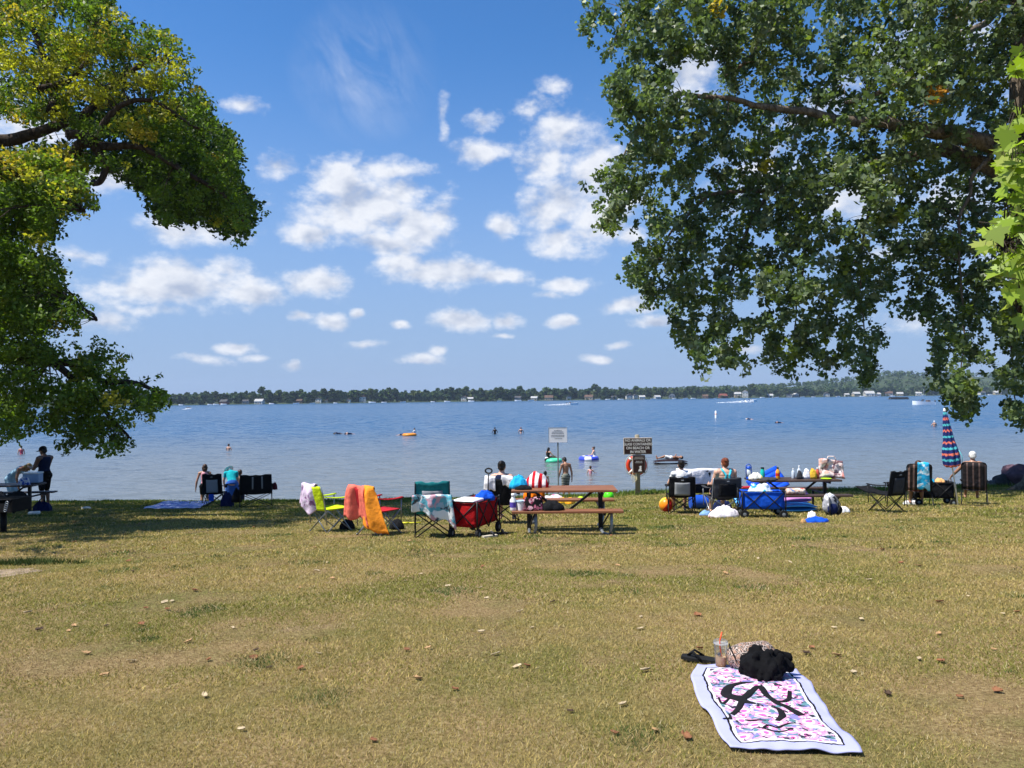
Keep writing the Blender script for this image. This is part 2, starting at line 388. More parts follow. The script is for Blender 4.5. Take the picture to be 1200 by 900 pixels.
# ------------------------------------------------------------------ ground
def ground_mat():
    m, t = new_mat('dry_lawn'); ge = t.n('ShaderNodeNewGeometry').outputs['Position']
    big = t.noise(.35, 4, .6, ge); mid = t.noise(1.6, 4, .6, ge); fine = t.noise(38, 5, .7, ge); vf = t.noise(190, 3, .7, ge)
    yy = t.n('ShaderNodeSeparateXYZ', None, i0=ge).outputs[1]
    far = t.n('ShaderNodeMapRange', None, Value=yy, From_Min=9.0, From_Max=26.0, To_Min=0.0, To_Max=.17).outputs[0]
    gsel = t.m('ADD', t.m('ADD', t.m('MULTIPLY', big, .5), t.m('MULTIPLY', mid, .5)), far)
    dry = t.ramp(fine, [(.3, (.12, .078, .036)), (.5, (.27, .19, .085)), (.72, (.43, .33, .17))])
    grn = t.ramp(fine, [(.3, (.045, .05, .012)), (.55, (.14, .15, .035)), (.75, (.26, .25, .075))])
    c = t.mix(t.m('MULTIPLY', t.m('SUBTRACT', gsel, .44), 4.5, clamp=True), dry, grn)
    c = t.mix(t.m('MULTIPLY', t.m('SUBTRACT', vf, .55), 1.2, clamp=True), c, (.05, .042, .018))
    bare = t.m('MULTIPLY', t.m('SUBTRACT', t.noise(.9, 5, .65, t.n('ShaderNodeVectorMath', dict(operation='ADD'), i0=ge, i1=(31, 7, 0)).outputs[0]), .64), 9, clamp=True)
    c = t.mix(bare, c, (.30, .21, .13))
    b = t.n('ShaderNodeBump', None, Strength=.8, Distance=.02, Height=t.m('ADD', fine, t.m('MULTIPLY', vf, .6))).outputs[0]
    p = t.n('ShaderNodeBsdfPrincipled', None, Base_Color=c, Roughness=.95, Normal=b); p.inputs['Specular IOR Level'].default_value = .1
    out(t, p.outputs[0]); return m
def sand_mat():
    m, t = new_mat('beach_sand'); ge = t.n('ShaderNodeNewGeometry').outputs['Position']
    c = t.ramp(t.noise(3, 6, .6, ge), [(.3, (.25, .19, .12)), (.7, (.42, .34, .23))])
    p = t.n('ShaderNodeBsdfPrincipled', None, Base_Color=c, Roughness=.95, Normal=t.n('ShaderNodeBump', None, Strength=.5, Distance=.02, Height=t.noise(30, 4, .6, ge)).outputs[0])
    out(t, p.outputs[0]); return m
GM = ground_mat(); SM = sand_mat()
xs = np.concatenate([[-2900, -1200, -400, -150, -80], np.linspace(-48, 48, 241), [80, 150, 400, 1200, 2900]])
ys = np.concatenate([[-300, -90, -40], np.linspace(-14, 50, 257), [60, 90, 200, 500, 1200, 2900]])
XX, YY = np.meshgrid(xs, ys); ZZ = gzn(XX, YY); nx, ny = len(xs), len(ys)
gv = np.stack([XX, YY, ZZ], -1).reshape(-1, 3)
ii, jj = np.meshgrid(np.arange(nx-1), np.arange(ny-1)); a0 = (jj*nx+ii).ravel()
gf = np.stack([a0, a0+1, a0+1+nx, a0+nx], 1)
me = bpy.data.meshes.new('ground'); me.from_pydata(gv.tolist(), [], gf.tolist()); me.materials.append(GM); me.materials.append(SM)
cx = (XX[:-1, :-1]+XX[1:, 1:])/2; cy = (YY[:-1, :-1]+YY[1:, 1:])/2
me.polygons.foreach_set('material_index', (cy > np.interp(cx, EX, EY)+.7).astype(np.int32).ravel()); me.polygons.foreach_set('use_smooth', [True]*len(gf))
go = bpy.data.objects.new('ground', me); COL.objects.link(go); tag(go, kind='structure')
# ------------------------------------------------------------------ water
def water_mat():
    m, t = new_mat('lake_water'); ge = t.n('ShaderNodeNewGeometry').outputs['Position']
    yy = t.n('ShaderNodeSeparateXYZ', None, i0=ge).outputs[1]
    def fld(s, k, detail):                               # random wave slopes, long-crested across the wind
        v = t.n('ShaderNodeVectorMath', dict(operation='MULTIPLY'), i0=ge, i1=(s*k, s, s)).outputs[0]
        q = t.n('ShaderNodeTexNoise', None, Vector=v, Scale=1.0, Detail=detail, Roughness=.6, Distortion=.3).outputs[1]
        return t.n('ShaderNodeVectorMath', dict(operation='SUBTRACT'), i0=q, i1=(.5, .5, .5)).outputs[0]
    patch = t.noise(.010, 4, .6, t.n('ShaderNodeVectorMath', dict(operation='MULTIPLY'), i0=ge, i1=(.25, 1, 1)).outputs[0])
    nearf = t.n('ShaderNodeMapRange', dict(interpolation_type='SMOOTHSTEP'), Value=yy, From_Min=31.0, From_Max=120.0, To_Min=0.0, To_Max=1.0).outputs[0]
    amp = t.m('MULTIPLY', t.m('MULTIPLY_ADD', nearf, .72, .26), t.m('MULTIPLY_ADD', patch, 1.7, .15))
    s1 = t.n('ShaderNodeVectorMath', dict(operation='SCALE'), i0=fld(1.25, .30, 3.0), Scale=1.0).outputs[0]
    s2 = t.n('ShaderNodeVectorMath', dict(operation='SCALE'), i0=fld(3.2, .55, 3.0), Scale=.7).outputs[0]
    sl_ = t.n('ShaderNodeVectorMath', dict(operation='ADD'), i0=s1, i1=s2).outputs[0]
    sl_ = t.n('ShaderNodeVectorMath', dict(operation='SCALE'), i0=sl_, Scale=t.m('MULTIPLY', amp, WAVE)).outputs[0]
    sl_ = t.n('ShaderNodeVectorMath', dict(operation='MULTIPLY'), i0=sl_, i1=(1.3, 1, 0)).outputs[0]
    b = t.n('ShaderNodeVectorMath', dict(operation='NORMALIZE'), i0=t.n('ShaderNodeVectorMath', dict(operation='ADD'), i0=sl_, i1=(0, 0, 1)).outputs[0]).outputs[0]
    # sandy shallows show through by the beach, deep blue-green water farther out
    c = t.mix(nearf, (.11, .12, .115), (.014, .075, .17))
    p = t.n('ShaderNodeBsdfPrincipled', None, Base_Color=c, Roughness=WROUGH, Normal=b, IOR=1.33)
    p.inputs['Specular IOR Level'].default_value = .42
    out(t, p.outputs[0]); return m
WM = water_mat()
mb = MB(); mb.add([(-2900, 26, WATER), (2900, 26, WATER), (2900, 2900, WATER), (-2900, 2900, WATER)], [(0, 1, 2, 3)])
wo = mb.build('water', WM); tag(wo, kind='structure')
# ------------------------------------------------------------------ far shore: land, woods, trees
SPX = [-1500, 0, 100, 200, 400, 600, 800, 1000, 1150, 1300, 2600]; SD = [500, 740, 765, 800, 880, 980, 1120, 1280, 1380, 1450, 1500]
HPX = [-1500, 200, 600, 760, 860, 940, 1000, 1040, 1100, 1200, 2600]; HH = [0, 2, 4, 9, 15, 21, 33, 46, 42, 38, 34]
def shore(px): return np.interp(px, SPX, SD)
def land(px, d):                                        # height of the far land
    D = shore(px); t = np.clip((d-D)/420, 0, 1); t = t*t*(3-2*t)
    return np.where(d < D+4, WATER-.6+.25*(d-D), WATER+.4+.02*np.clip(d-D, 0, 60)) + np.interp(px, HPX, HH)*t
pxs = np.linspace(-1500, 2700, 141); offs = np.array([-12, 0, 4, 12, 40, 90, 160, 240, 330, 430, 600, 900])
hv = []
for o_ in offs:
    for px in pxs:
        d = float(shore(px)+o_); hv.append(((px-600)/900*d, d, float(land(px, d))))
npx = len(pxs); hf = [(i*npx+j, i*npx+j+1, (i+1)*npx+j+1, (i+1)*npx+j) for i in range(len(offs)-1) for j in range(npx-1)]
mb = MB(); mb.add(hv, hf); ho = mb.build('hills', mat('far_meadow', (.04, .06, .02), .95, .3, .02, bump=0), smooth=True); tag(ho, kind='structure')
def leaf_mat(name, rough=.5, transl=.35, spec=.4, vary=.3):
    m, t = new_mat(name)
    a = t.n('ShaderNodeAttribute', dict(attribute_name='tint')).outputs[0]
    oi = t.noise(1.3, 3, .5, t.n('ShaderNodeTexCoord').outputs['Object'])
    k = t.n('ShaderNodeHueSaturation', None, Hue=.5, Saturation=1.0, Value=t.m('MULTIPLY_ADD', oi, vary*2, 1-vary), Color=a).outputs[0]
    p = t.n('ShaderNodeBsdfPrincipled', None, Base_Color=k, Roughness=rough); p.inputs['Specular IOR Level'].default_value = spec
    tr = t.n('ShaderNodeBsdfTranslucent', None, Color=t.mix(1.0, k, (1.15, 1.25, .55), 'MULTIPLY'))
    mx = t.n('ShaderNodeMixShader', None, i0=transl, i1=p.outputs[0], i2=tr.outputs[0]); out(t, mx.outputs[0])
    return m
FL = leaf_mat('far_foliage', .8, .1, .1)
def rand_quads(c, size, col, flat=0.0, aspect=1.0, rng=RNG):
    """leaf-like quads at centres c (N,3), sizes (N,), random orientation"""
    N = len(c); nrm = rng.normal(size=(N, 3)); nrm[:, 2] += flat; nrm /= np.linalg.norm(nrm, axis=1)[:, None]
    u = np.cross(nrm, rng.normal(size=(N, 3))); u /= np.linalg.norm(u, axis=1)[:, None]; v = np.cross(nrm, u)
    s = size[:, None]
    V = np.stack([c-u*s*.62, c-v*s*.42*aspect-u*s*.05, c+u*s*.62, c+v*s*.42*aspect-u*s*.05], 1)
    return V.reshape(-1, 3)
def in_ball(N, rng=RNG):
    q = rng.normal(size=(N, 3)); q /= np.linalg.norm(q, axis=1)[:, None]
    return q*(rng.random((N, 1))**.42)
protos = []
for k in range(7):
    rg = np.random.default_rng(50+k); pts = []; cols = []
    wd_, ht = 4.2+1.3*rg.random(), 10+2.5*rg.random()
    base = np.array([(.030, .052, .016), (.038, .062, .018), (.024, .045, .018), (.050, .070, .020), (.034, .056, .022), (.028, .046, .014), (.058, .074, .026)][k])
    for L in range(13):
        a = rg.random()*2*PI; hh = .18+.74*rg.random(); rr = wd_*.62*math.sqrt(max(.05, 1-((hh-.45)/.58)**2))*rg.random()
        c = np.array([math.cos(a)*rr, math.sin(a)*rr, hh*ht]); q = in_ball(46, rg)*np.array([1.7, 1.7, 1.4])+c
        pts.append(q); cols.append(np.tile(base*1.75*(.75+.5*rg.random()), (46, 1)))
    pts = np.concatenate(pts); cols = np.concatenate(cols)*(.8+.4*rg.random((len(pts), 1)))
    V = rand_quads(pts, .9+.9*rg.random(len(pts)), cols, .4, 1.4, rg)
    o = np_mesh('far_tree', V, 4, FL, cols); protos.append(o)
rg = random.Random(5); used = [False]*7; nfar = 0
px = 150.0
while px < 1240:
    k = rg.randrange(7); d = float(shore(px))+rg.choice([9, 14, 20, 30, 45])+rg.random()*10
    o = protos[k] if not used[k] else protos[k].copy()
    if used[k]: COL.objects.link(o)
    used[k] = True; s_ = 1.34*rg.uniform(.84, 1.12)*np.interp(px, [150, 250, 400, 900, 1200], [.82, .84, 1.0, 1.05, .95])
    if rg.random() < .04: s_ *= 1.2
    o.location = ((px-600)/900*d, d, float(land(px, d))-.8); o.scale = (s_*rg.uniform(.9, 1.25), s_*1.1, s_); o.rotation_euler = (0, 0, rg.random()*6.28)
    tag(o, 'round leafy green tree in the long row along the far shore', 'tree', 'trees along the far shore'); nfar += 1
    px += rg.uniform(2.9, 5.4)
for k in range(75):                                     # shrubby young trees at the very waterline
    px = rg.uniform(150, 1240); d = float(shore(px))+rg.uniform(2.5, 6.5); o = protos[rg.randrange(7)].copy(); o.name = 'waterline_bush'; COL.objects.link(o); s_ = rg.uniform(.25, .5)
    o.location = ((px-600)/900*d, d, float(land(px, d))-.5); o.scale = (s_*1.5, s_*1.2, s_); o.rotation_euler = (0, 0, rg.random()*6.28)
    tag(o, 'low bushy shrub at the waterline of the far shore', 'bush', 'low bushes along the far waterline')
rg = np.random.default_rng(12); WV = []; WC = []
for k in range(4200):                                   # the wood climbing the slope behind them
    px = rg.uniform(-500, 1900); D = float(shore(px)); hh = float(np.interp(px, HPX, HH))
    off = 45+rg.random()*(120+380*min(1, hh/12)); d = D+off
    c0 = np.array([(px-600)/900*d, d, float(land(px, d))+5.0+rg.normal()*1.2]); nq = 24
    q = in_ball(nq, rg)*np.array([4.6, 4.6, 4.2])+c0
    base = np.array([(.030, .052, .018), (.042, .066, .020), (.026, .046, .018), (.055, .075, .026), (.036, .058, .018)][rg.integers(5)])*1.75*(.8+.4*rg.random())
    cc = base*(.8+.4*rg.random((nq, 1))); WV.append(rand_quads(q, 1.7+1.7*rg.random(nq), cc, .5, 1.4, rg)); WC.append(cc)
wo_ = np_mesh('distant_woods', np.concatenate(WV), 4, FL, np.concatenate(WC)); tag(wo_, kind='stuff')
# houses on the far shore
HM = {k: mat('house_'+k, c, .8, .08, .3, bump=0) for k, c in dict(white='#c3c3bd', cream='#ab9f88', grey='#8d9296', brown='#7c5f4c', red='#7e4a3e').items()}
RM = {k: mat('roofing_'+k, c, .9, .2, .5, bump=0) for k, c in dict(dark='#4a4a4c', brown='#5d4a3e', pale='#a5a5a3', red='#7c4638').items()}
GLS = mat('window_glass_far', '#2a3238', .15, .05, bump=0, spec=.5)
def house(px, w, h, wall, roof, d_off, label, gable=True, group=None):
    d = float(shore(px))+d_off; x = (px-600)/900*d; z = float(land(px, d)); dp = w*.8
    t = thing('house', label, 'house', (x, d, z-.3), random.uniform(-.3, .3), group)
    MB().box((0, 0, h/2), (w, dp, h)).build('wall', HM[wall], t)
    r = MB(); e = .4; rh = w*.30
    r.prism([(-dp/2-e, h), (dp/2+e, h), (0, h+rh)], -w/2-e, w/2+e, Matrix(((0, 0, 1), (1, 0, 0), (0, 1, 0)))) if gable else r.prism([(-w/2-e, h), (w/2+e, h), (0, h+rh)], -dp/2-e, dp/2+e, Matrix(((1, 0, 0), (0, 0, -1), (0, 1, 0))))
    ro = r.build('roof', RM[roof], t)
    MB().box((w*.22, .2, h+rh*.85), (.8, .8, rh*.9)).build('chimney', HM['brown'], ro)
    for s_ in (-.27, .27):
        for zz in ([.45] if h < 4.2 else [.28, .72]):
            wi = MB().box((s_*w, -dp/2-.04, h*zz), (w*.16, .1, 1.3)).build('window', GLS, t)
    MB().box((0, -dp/2-.04, 1.05), (1.0, .1, 2.1)).build('door', HM['brown'], t)
HS = 'houses along the far shore'
HL = 'small pale house half hidden by trees on the far shore'
for q in [(304, 9, 3, 'white', 'pale', 6, 'long low white house with pale roof on the far shore', True), (263, 8, 3, 'red', 'dark', 8, 'reddish house low on the far shore near its left end', True),
          (288, 6, 3.2, 'grey', 'dark', 8, None, True), (374, 6.5, 4.6, 'white', 'dark', 9, 'white gabled house on the far shore, left of the middle', False), (381, 5, 3.4, 'cream', 'brown', 7, None, True), (351, 6, 3, 'brown', 'brown', 8, None, True),
          (408, 5, 3.4, 'white', 'dark', 9, None, False), (425, 7, 6.4, 'white', 'brown', 12, 'tall white house with brown roof above the far bank', False), (544, 7, 4.6, 'white', 'dark', 10, 'white house with dark roof at the middle of the far shore', False), (551, 7, 3.2, 'cream', 'pale', 7, None, True),
          (607, 8, 3.6, 'grey', 'dark', 10, None, True), (626, 8, 3.2, 'cream', 'pale', 7, None, True), (643, 11, 3.4, 'cream', 'brown', 9, None, True), (666, 6, 4.4, 'white', 'dark', 10, None, False), (690, 11, 3.6, 'cream', 'brown', 9, 'wide cream house with brown roof behind the speedboat', True),
          (719, 7, 3, 'grey', 'dark', 7, None, True), (737, 9, 5, 'white', 'dark', 10, None, False), (744, 6, 5.2, 'white', 'dark', 12, None, False), (752, 8, 3.2, 'white', 'pale', 6, None, True), (787, 9, 4.8, 'grey', 'pale', 11, None, False), (770, 8, 3, 'white', 'pale', 6, None, True),
          (826, 9, 3, 'brown', 'brown', 8, None, True), (847, 11, 3.4, 'red', 'red', 8, 'reddish house with red roof left of the tall white house', True), (864, 10, 6, 'cream', 'pale', 11, 'cream two storey house beside the tall white house', True), (873, 8.5, 9.0, 'white', 'pale', 12, 'tallest white house on the far shore above the wake', False),
          (902, 9, 3, 'white', 'pale', 7, None, True), (924, 8, 3.2, 'white', 'dark', 7, None, True), (932, 8, 4.2, 'grey', 'pale', 9, None, False), (968, 9, 4.8, 'white', 'dark', 10, None, False), (992, 7, 3.4, 'white', 'pale', 8, None, True), (1003, 11, 4.4, 'cream', 'pale', 10, None, True),
          (1018, 15, 4.6, 'white', 'pale', 8, 'broad white house by the water right of the middle', True), (1028, 9, 3.4, 'white', 'pale', 7, None, True), (1041, 12, 4.4, 'grey', 'brown', 10, None, True), (1054, 10, 3.6, 'cream', 'pale', 9, None, True), (1076, 9, 4.0, 'white', 'pale', 9, None, True), (1150, 10, 4.2, 'white', 'dark', 9, None, True), (1168, 11, 4.0, 'cream', 'pale', 9, None, True)]:
    px, w, h, wl, rf, off, lb, gb = q
    house(px, w, h, wl, rf, off, lb or HL, gb, HS)
# ------------------------------------------------------------------ lawn blades, fallen leaves
def lawn():
    rg = np.random.default_rng(3); Vs = []; Cs = []
    TM = np.zeros((800, 1200))                           # where the odd green tufts grow, 5 cm cells
    for k in range(1500):
        ty_ = int(800*rg.random()**1.2); tx_ = rg.integers(0, 1200); r_ = (1.5+5.5*rg.random()**2)*(1+.6*(ty_/400)); hgt = .25+.75*rg.random()
        y0_, y1_, x0_, x1_ = max(0, int(ty_-3*r_)), min(800, int(ty_+3*r_)), max(0, int(tx_-3*r_)), min(1200, int(tx_+3*r_))
        gy, gx = np.mgrid[y0_:y1_, x0_:x1_]; sh = 1+.5*np.sin(gx*.9+k)*np.sin(gy*.8+2*k)
        TM[y0_:y1_, x0_:x1_] = np.maximum(TM[y0_:y1_, x0_:x1_], hgt*np.exp(-((gy-ty_)**2+(gx-tx_)**2)/(r_*r_)*sh))
    def vnoise(x, y, s, sd):                              # smooth value noise
        r_ = np.random.default_rng(sd).random((256, 256)); X = x*s+37.3; Y = y*s+11.7; xi = np.floor(X).astype(int); yi = np.floor(Y).astype(int); fx = X-xi; fy = Y-yi
        fx = fx*fx*(3-2*fx); fy = fy*fy*(3-2*fy); g_ = lambda a, b: r_[b % 256, a % 256]
        return (g_(xi, yi)*(1-fx)+g_(xi+1, yi)*fx)*(1-fy)+(g_(xi, yi+1)*(1-fx)+g_(xi+1, yi+1)*fx)*fy
    def fbm(x, y, s, sd): return (vnoise(x, y, s, sd)+.5*vnoise(x, y, s*2.1, sd+1)+.25*vnoise(x, y, s*4.3, sd+2))/1.75
    for y0, y1, dens, h, w in [(2.6, 4.2, 15000, .015, .0034), (4.2, 6.5, 8000, .017, .005), (6.5, 10, 3300, .020, .008), (10, 16, 1250, .024, .013), (16, 35, 420, .034, .022)]:
        area = (y1-y0)*(1.5*(y1+y0)/2+2.5); N = int(area*dens)
        y = y0+(y1-y0)*rg.random(N); x = (rg.random(N)-.5)*(1.5*y+2.5)
        e = np.interp(x, EX, EY); ok = y < e+.35; x, y = x[ok], y[ok]; N = len(x); z = gzn(x, y)
        pg = fbm(x, y, .55, 1); pd = fbm(x, y, 1.1, 9); pm = fbm(x, y, 3.2, 17)
        tuft = TM[np.clip(((y-1)*20).astype(int), 0, 799), np.clip(((x+30)*20).astype(int), 0, 1199)]
        farg = np.clip((y-8)/14, 0, 1)
        gp = .06+2.5*np.clip(pg-.44, 0, 1)+.5*np.clip(pm-.5, 0, 1)+.30*farg+.65*tuft
        bare = np.clip((pd-.575)*7, 0, 1)*(1-.6*farg)*(1-tuft)
        isg = rg.random(N) < gp*(1-.8*bare)
        v_ = (.5+.8*rg.random((N, 1)))*(.82+.36*pm[:, None])
        dry = np.array([.44, .335, .125])*v_; grn = np.array([.20, .205, .04])*(.5+.9*rg.random((N, 1)))
        dg = np.array([.065, .11, .025])*(.6+.8*rg.random((N, 1)))
        c = np.where(isg[:, None], np.where((tuft > .35)[:, None], dg, grn), dry)
        isb = rg.random(N) < bare*.85; c[isb] = (np.array([.30, .20, .115])*v_)[isb]
        dk = rg.random(N) < .10; c[dk] *= .45
        straw = rg.random(N) < .07; c[straw] = np.array([.50, .42, .25])
        a = rg.random(N)*2*PI; hh = h*(.4+.9*rg.random(N))*(1+.7*tuft)*(1-.6*bare); ww = w*(.6+.8*rg.random(N)); ln = (.5+1.2*rg.random(N))*hh; b = rg.random(N)*2*PI
        dx, dy = np.cos(a)*ww/2, np.sin(a)*ww/2
        V = np.stack([np.stack([x-dx, y-dy, z-.003], 1), np.stack([x+dx, y+dy, z-.003], 1), np.stack([x+ln*np.cos(b), y+ln*np.sin(b), z+hh], 1)], 1)
        Vs.append(V.reshape(-1, 3)); Cs.append(c)
    o = np_mesh('lawn_grass', np.concatenate(Vs), 3, leaf_mat('grass_blade', .8, .25, .12, .15), np.concatenate(Cs)); tag(o, kind='stuff')
lawn()
def edge_tufts():                                       # longer grass along the lip of the bank
    rg = np.random.default_rng(9); N = 26000; x = -24+52*rg.random(N); y = np.interp(x, EX, EY)+.35-rg.random(N)**2*2.2; z = gzn(x, y)
    rgt = np.clip((x+2)/6, 0, 1); a = rg.random(N)*2*PI; hh = (.05+.12*rg.random(N)*rgt+.03*rg.random(N)); w = .018; b = rg.random(N)*2*PI; ln = hh*.5
    V = np.stack([np.stack([x-np.cos(a)*w, y-np.sin(a)*w, z-.01], 1), np.stack([x+np.cos(a)*w, y+np.sin(a)*w, z-.01], 1), np.stack([x+ln*np.cos(b), y+ln*np.sin(b), z+hh], 1)], 1)
    c = np.array([.11, .16, .028])*(.6+.8*rg.random((N, 1)))
    tag(np_mesh('bank_grass', V.reshape(-1, 3), 3, bpy.data.materials['grass_blade'], c), kind='stuff')
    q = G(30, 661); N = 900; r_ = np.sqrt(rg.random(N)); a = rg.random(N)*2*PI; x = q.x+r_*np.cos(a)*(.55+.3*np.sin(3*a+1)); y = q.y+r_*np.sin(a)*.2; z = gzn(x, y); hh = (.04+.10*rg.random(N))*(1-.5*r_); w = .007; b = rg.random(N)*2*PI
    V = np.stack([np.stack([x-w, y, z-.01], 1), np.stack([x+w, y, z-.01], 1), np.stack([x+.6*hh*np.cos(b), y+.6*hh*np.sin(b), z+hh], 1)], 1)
    tag(np_mesh('shadow_grass_patch', V.reshape(-1, 3), 3, bpy.data.materials['grass_blade'], np.array([.05, .075, .02])*(.6+.8*rg.random((N, 1)))), kind='stuff')  # dark blades stand in for a patch of cast shadow
edge_tufts()
def sandy_patch():
    q = G(8, 671); vs = [(q.x, q.y, gz(q.x, q.y)+.012)]; n_ = 60
    for k in range(n_):
        a = 2*PI*k/n_; rr = 1+.5*noise.noise(Vector((math.cos(a)*1.5, math.sin(a)*1.5, 3)))+.4*noise.noise(Vector((math.cos(a)*6, math.sin(a)*6, 8)))
        x, y = q.x+math.cos(a)*.36*rr, q.y+math.sin(a)*.30*rr; vs.append((x, y, gz(x, y)+.004))
    mb = MB(); mb.add(vs, [(0, 1+k, 1+(k+1) % n_) for k in range(n_)]); tag(mb.build('bare_sand', mat('bare_sand', '#8f7d68', .95, .4, 6, bump=.6, bscale=40)), kind='structure')
sandy_patch()
def dead_leaves():
    cols = [('tan', '#a8865f'), ('pale', '#b3a182'), ('rust', '#83593c'), ('dark', '#4a3a2c')]
    ms = [mat('dead_leaf_'+k, c, .8, .25, 30, bump=.3, bscale=120) for k, c in cols]; protos = []
    for k in range(8):
        rg = random.Random(k); Lh = .028; wv_ = .019*rg.uniform(.8, 1.25); g = []; cu = rg.uniform(.25, .8)
        for i in range(7):
            t = i/6; w = wv_*math.sin(PI*min(1, .06+t*.94))**.7*(1 if t < .95 else .3); row = []
            for j in range(5):
                s = (j-2)/2; row.append((s*w*(1+.45*noise.noise(Vector((t*5, s*2, k*3.3))))+.006*math.sin(t*4+k), (t-.5)*2*Lh, .006+cu*(.014*s*s+.022*(t-.5)**2)+.006*noise.noise(Vector((s*2, t*3, k*5)))))
            g.append(row)
        mb = MB(); mb.sheet(g, .0012); protos.append(mb.build('fallen_leaf', ms[[0, 1, 2, 0, 1, 3, 2, 1][k]], smooth=True))
    words = ['tan', 'pale cream', 'rusty orange', 'tan', 'pale cream', 'dark brown', 'rusty orange', 'pale cream']
    rg = random.Random(21); used = set()
    spots = [(240, 818, 1), (283, 858, 1), (437, 871, 2), (533, 811, 2), (668, 836, 5), (730, 829, 1), (570, 702, 4), (624, 737, 4), (1040, 817, 5), (1125, 820, 2), (1077, 775, 1), (1103, 778, 6), (1165, 763, 3), (803, 867, 2), (820, 762, 2), (720, 862, 6), (768, 860, 0), (1000, 790, 4), (980, 770, 0), (945, 768, 5), (193, 707, 4), (125, 735, 5), (300, 764, 5), (390, 679, 0), (493, 674, 1), (475, 682, 4), (563, 690, 7), (600, 660, 3), (1010, 727, 4), (1100, 745, 0), (1170, 812, 6), (1135, 700, 7)]
    for _ in range(105):
        spots.append((rg.uniform(5, 1195), 612+190*rg.random()**1.9, rg.randrange(8)))
    for px, py, k in spots:
        q = G(px, py)
        if .75 < q.x < 1.75 and 2.9 < q.y < 4.9: continue
        o = protos[k] if k not in used else protos[k].copy()
        if k in used: COL.objects.link(o)
        used.add(k); o.location = (q.x, q.y, q.z+.006); o.rotation_euler = (rg.uniform(-.25, .25), rg.uniform(-.3, .3), rg.random()*6.28)
        s_ = rg.uniform(.6, 1.1)*(1.0 if q.y < 6 else 1.15); o.scale = (s_, s_, s_)
        tag(o, f'{words[k]} dry curled leaf lying on the lawn among others like it', 'leaf', f'{words[k]} leaves fallen on the lawn')
dead_leaves()
# ------------------------------------------------------------------ the two big trees and the maple twig
def bark(name, col):
    m, t = new_mat(name); ge = t.n('ShaderNodeNewGeometry').outputs['Position']
    sc = t.n('ShaderNodeVectorMath', dict(operation='MULTIPLY'), i0=ge, i1=(1, 1, .35)).outputs[0]
    f = t.noise(9, 6, .7, sc, .6); c = t.ramp(f, [(.35, tuple(x*.3 for x in col)), (.65, tuple(x*1.25 for x in col))])
    p = t.n('ShaderNodeBsdfPrincipled', None, Base_Color=c, Roughness=.95, Normal=t.n('ShaderNodeBump', None, Strength=1.0, Distance=.06, Height=f).outputs[0]); p.inputs['Specular IOR Level'].default_value = .1
    out(t, p.outputs[0]); return m
BK = bark('grey_brown_bark', (.075, .058, .046)); BK2 = bark('pale_bark', (.20, .16, .12))
def inside(poly, x, y):
    n_ = len(poly); r = np.zeros(len(x), bool); j = n_-1
    for i in range(n_):
        xi, yi = poly[i]; xj, yj = poly[j]
        c = ((yi > y) != (yj > y)) & (x < (xj-xi)*(y-yi)/((yj-yi) or 1e-9)+xi); r ^= c; j = i
    return r
def limb(mb, pts, r0, r1, n_=9, wob=.0):
    pts = [Vector(p) for p in pts]; fine = []
    for i in range(len(pts)-1):
        a, b = pts[i], pts[i+1]; p0 = pts[max(i-1, 0)]; p3 = pts[min(i+2, len(pts)-1)]
        for k in range(5):
            t = k/5; fine.append(.5*((2*a)+(b-p0)*t+(2*p0-5*a+4*b-p3)*t*t+(3*a-p0-3*b+p3)*t**3))
    fine.append(pts[-1]); m = len(fine)
    if wob:
        fine = [q+wob*Vector((noise.noise(q*1.1), noise.noise(q*1.1+Vector((9, 0, 0))), noise.noise(q*1.1+Vector((0, 9, 0))))) if 0 < i < m-1 else q for i, q in enumerate(fine)]
    mb.tube(fine, [r0+(r1-r0)*(i/(m-1))**.8 for i in range(m)], n_)
    return fine
def sprays(cent, nleaf, rad, size, tints, flat, rg, aspect=1.0, droop=0.0):
    N = len(cent); q = rg.normal(size=(N, nleaf, 3)); q /= np.linalg.norm(q, axis=2)[..., None]; q *= rg.random((N, nleaf, 1))**.5
    q *= np.asarray(rad)[:, None, None]*np.array([1, 1, .8]); q[..., 2] -= droop*np.abs(rg.normal(size=(N, nleaf)))*np.asarray(rad)[:, None]
    c = (cent[:, None]+q).reshape(-1, 3); sz = size*(.6+.75*rg.random(len(c)))
    cc = np.repeat(tints, nleaf, 0)*(.65+.7*rg.random((len(c), 1)))
    return rand_quads(c, sz, cc, flat, aspect, rg), cc, c
def twigs(mb, cent, skeleton, rg, k=1.0, r=.012, every=1, lim=6):
    sk = np.array([tuple(p) for p in skeleton])
    for c in cent[::every]:
        c = np.array(c)
        d = np.linalg.norm(sk-c, axis=1)+.25*np.maximum(0, c[2]-sk[:, 2]); i = int(np.argmin(d)); b = sk[i]
        if d[i] > lim: continue
        m_ = (b+c)/2+np.array([0, 0, .12*d[i]])+rg.normal(size=3)*.06*d[i]
        mb.tube([b, b*.5+m_*.5+np.array([0, 0, .03*d[i]]), m_, m_*.5+c*.5, c], [r+.006*d[i], r+.004*d[i], r+.002*d[i], r, r*.5], 4, caps=False)
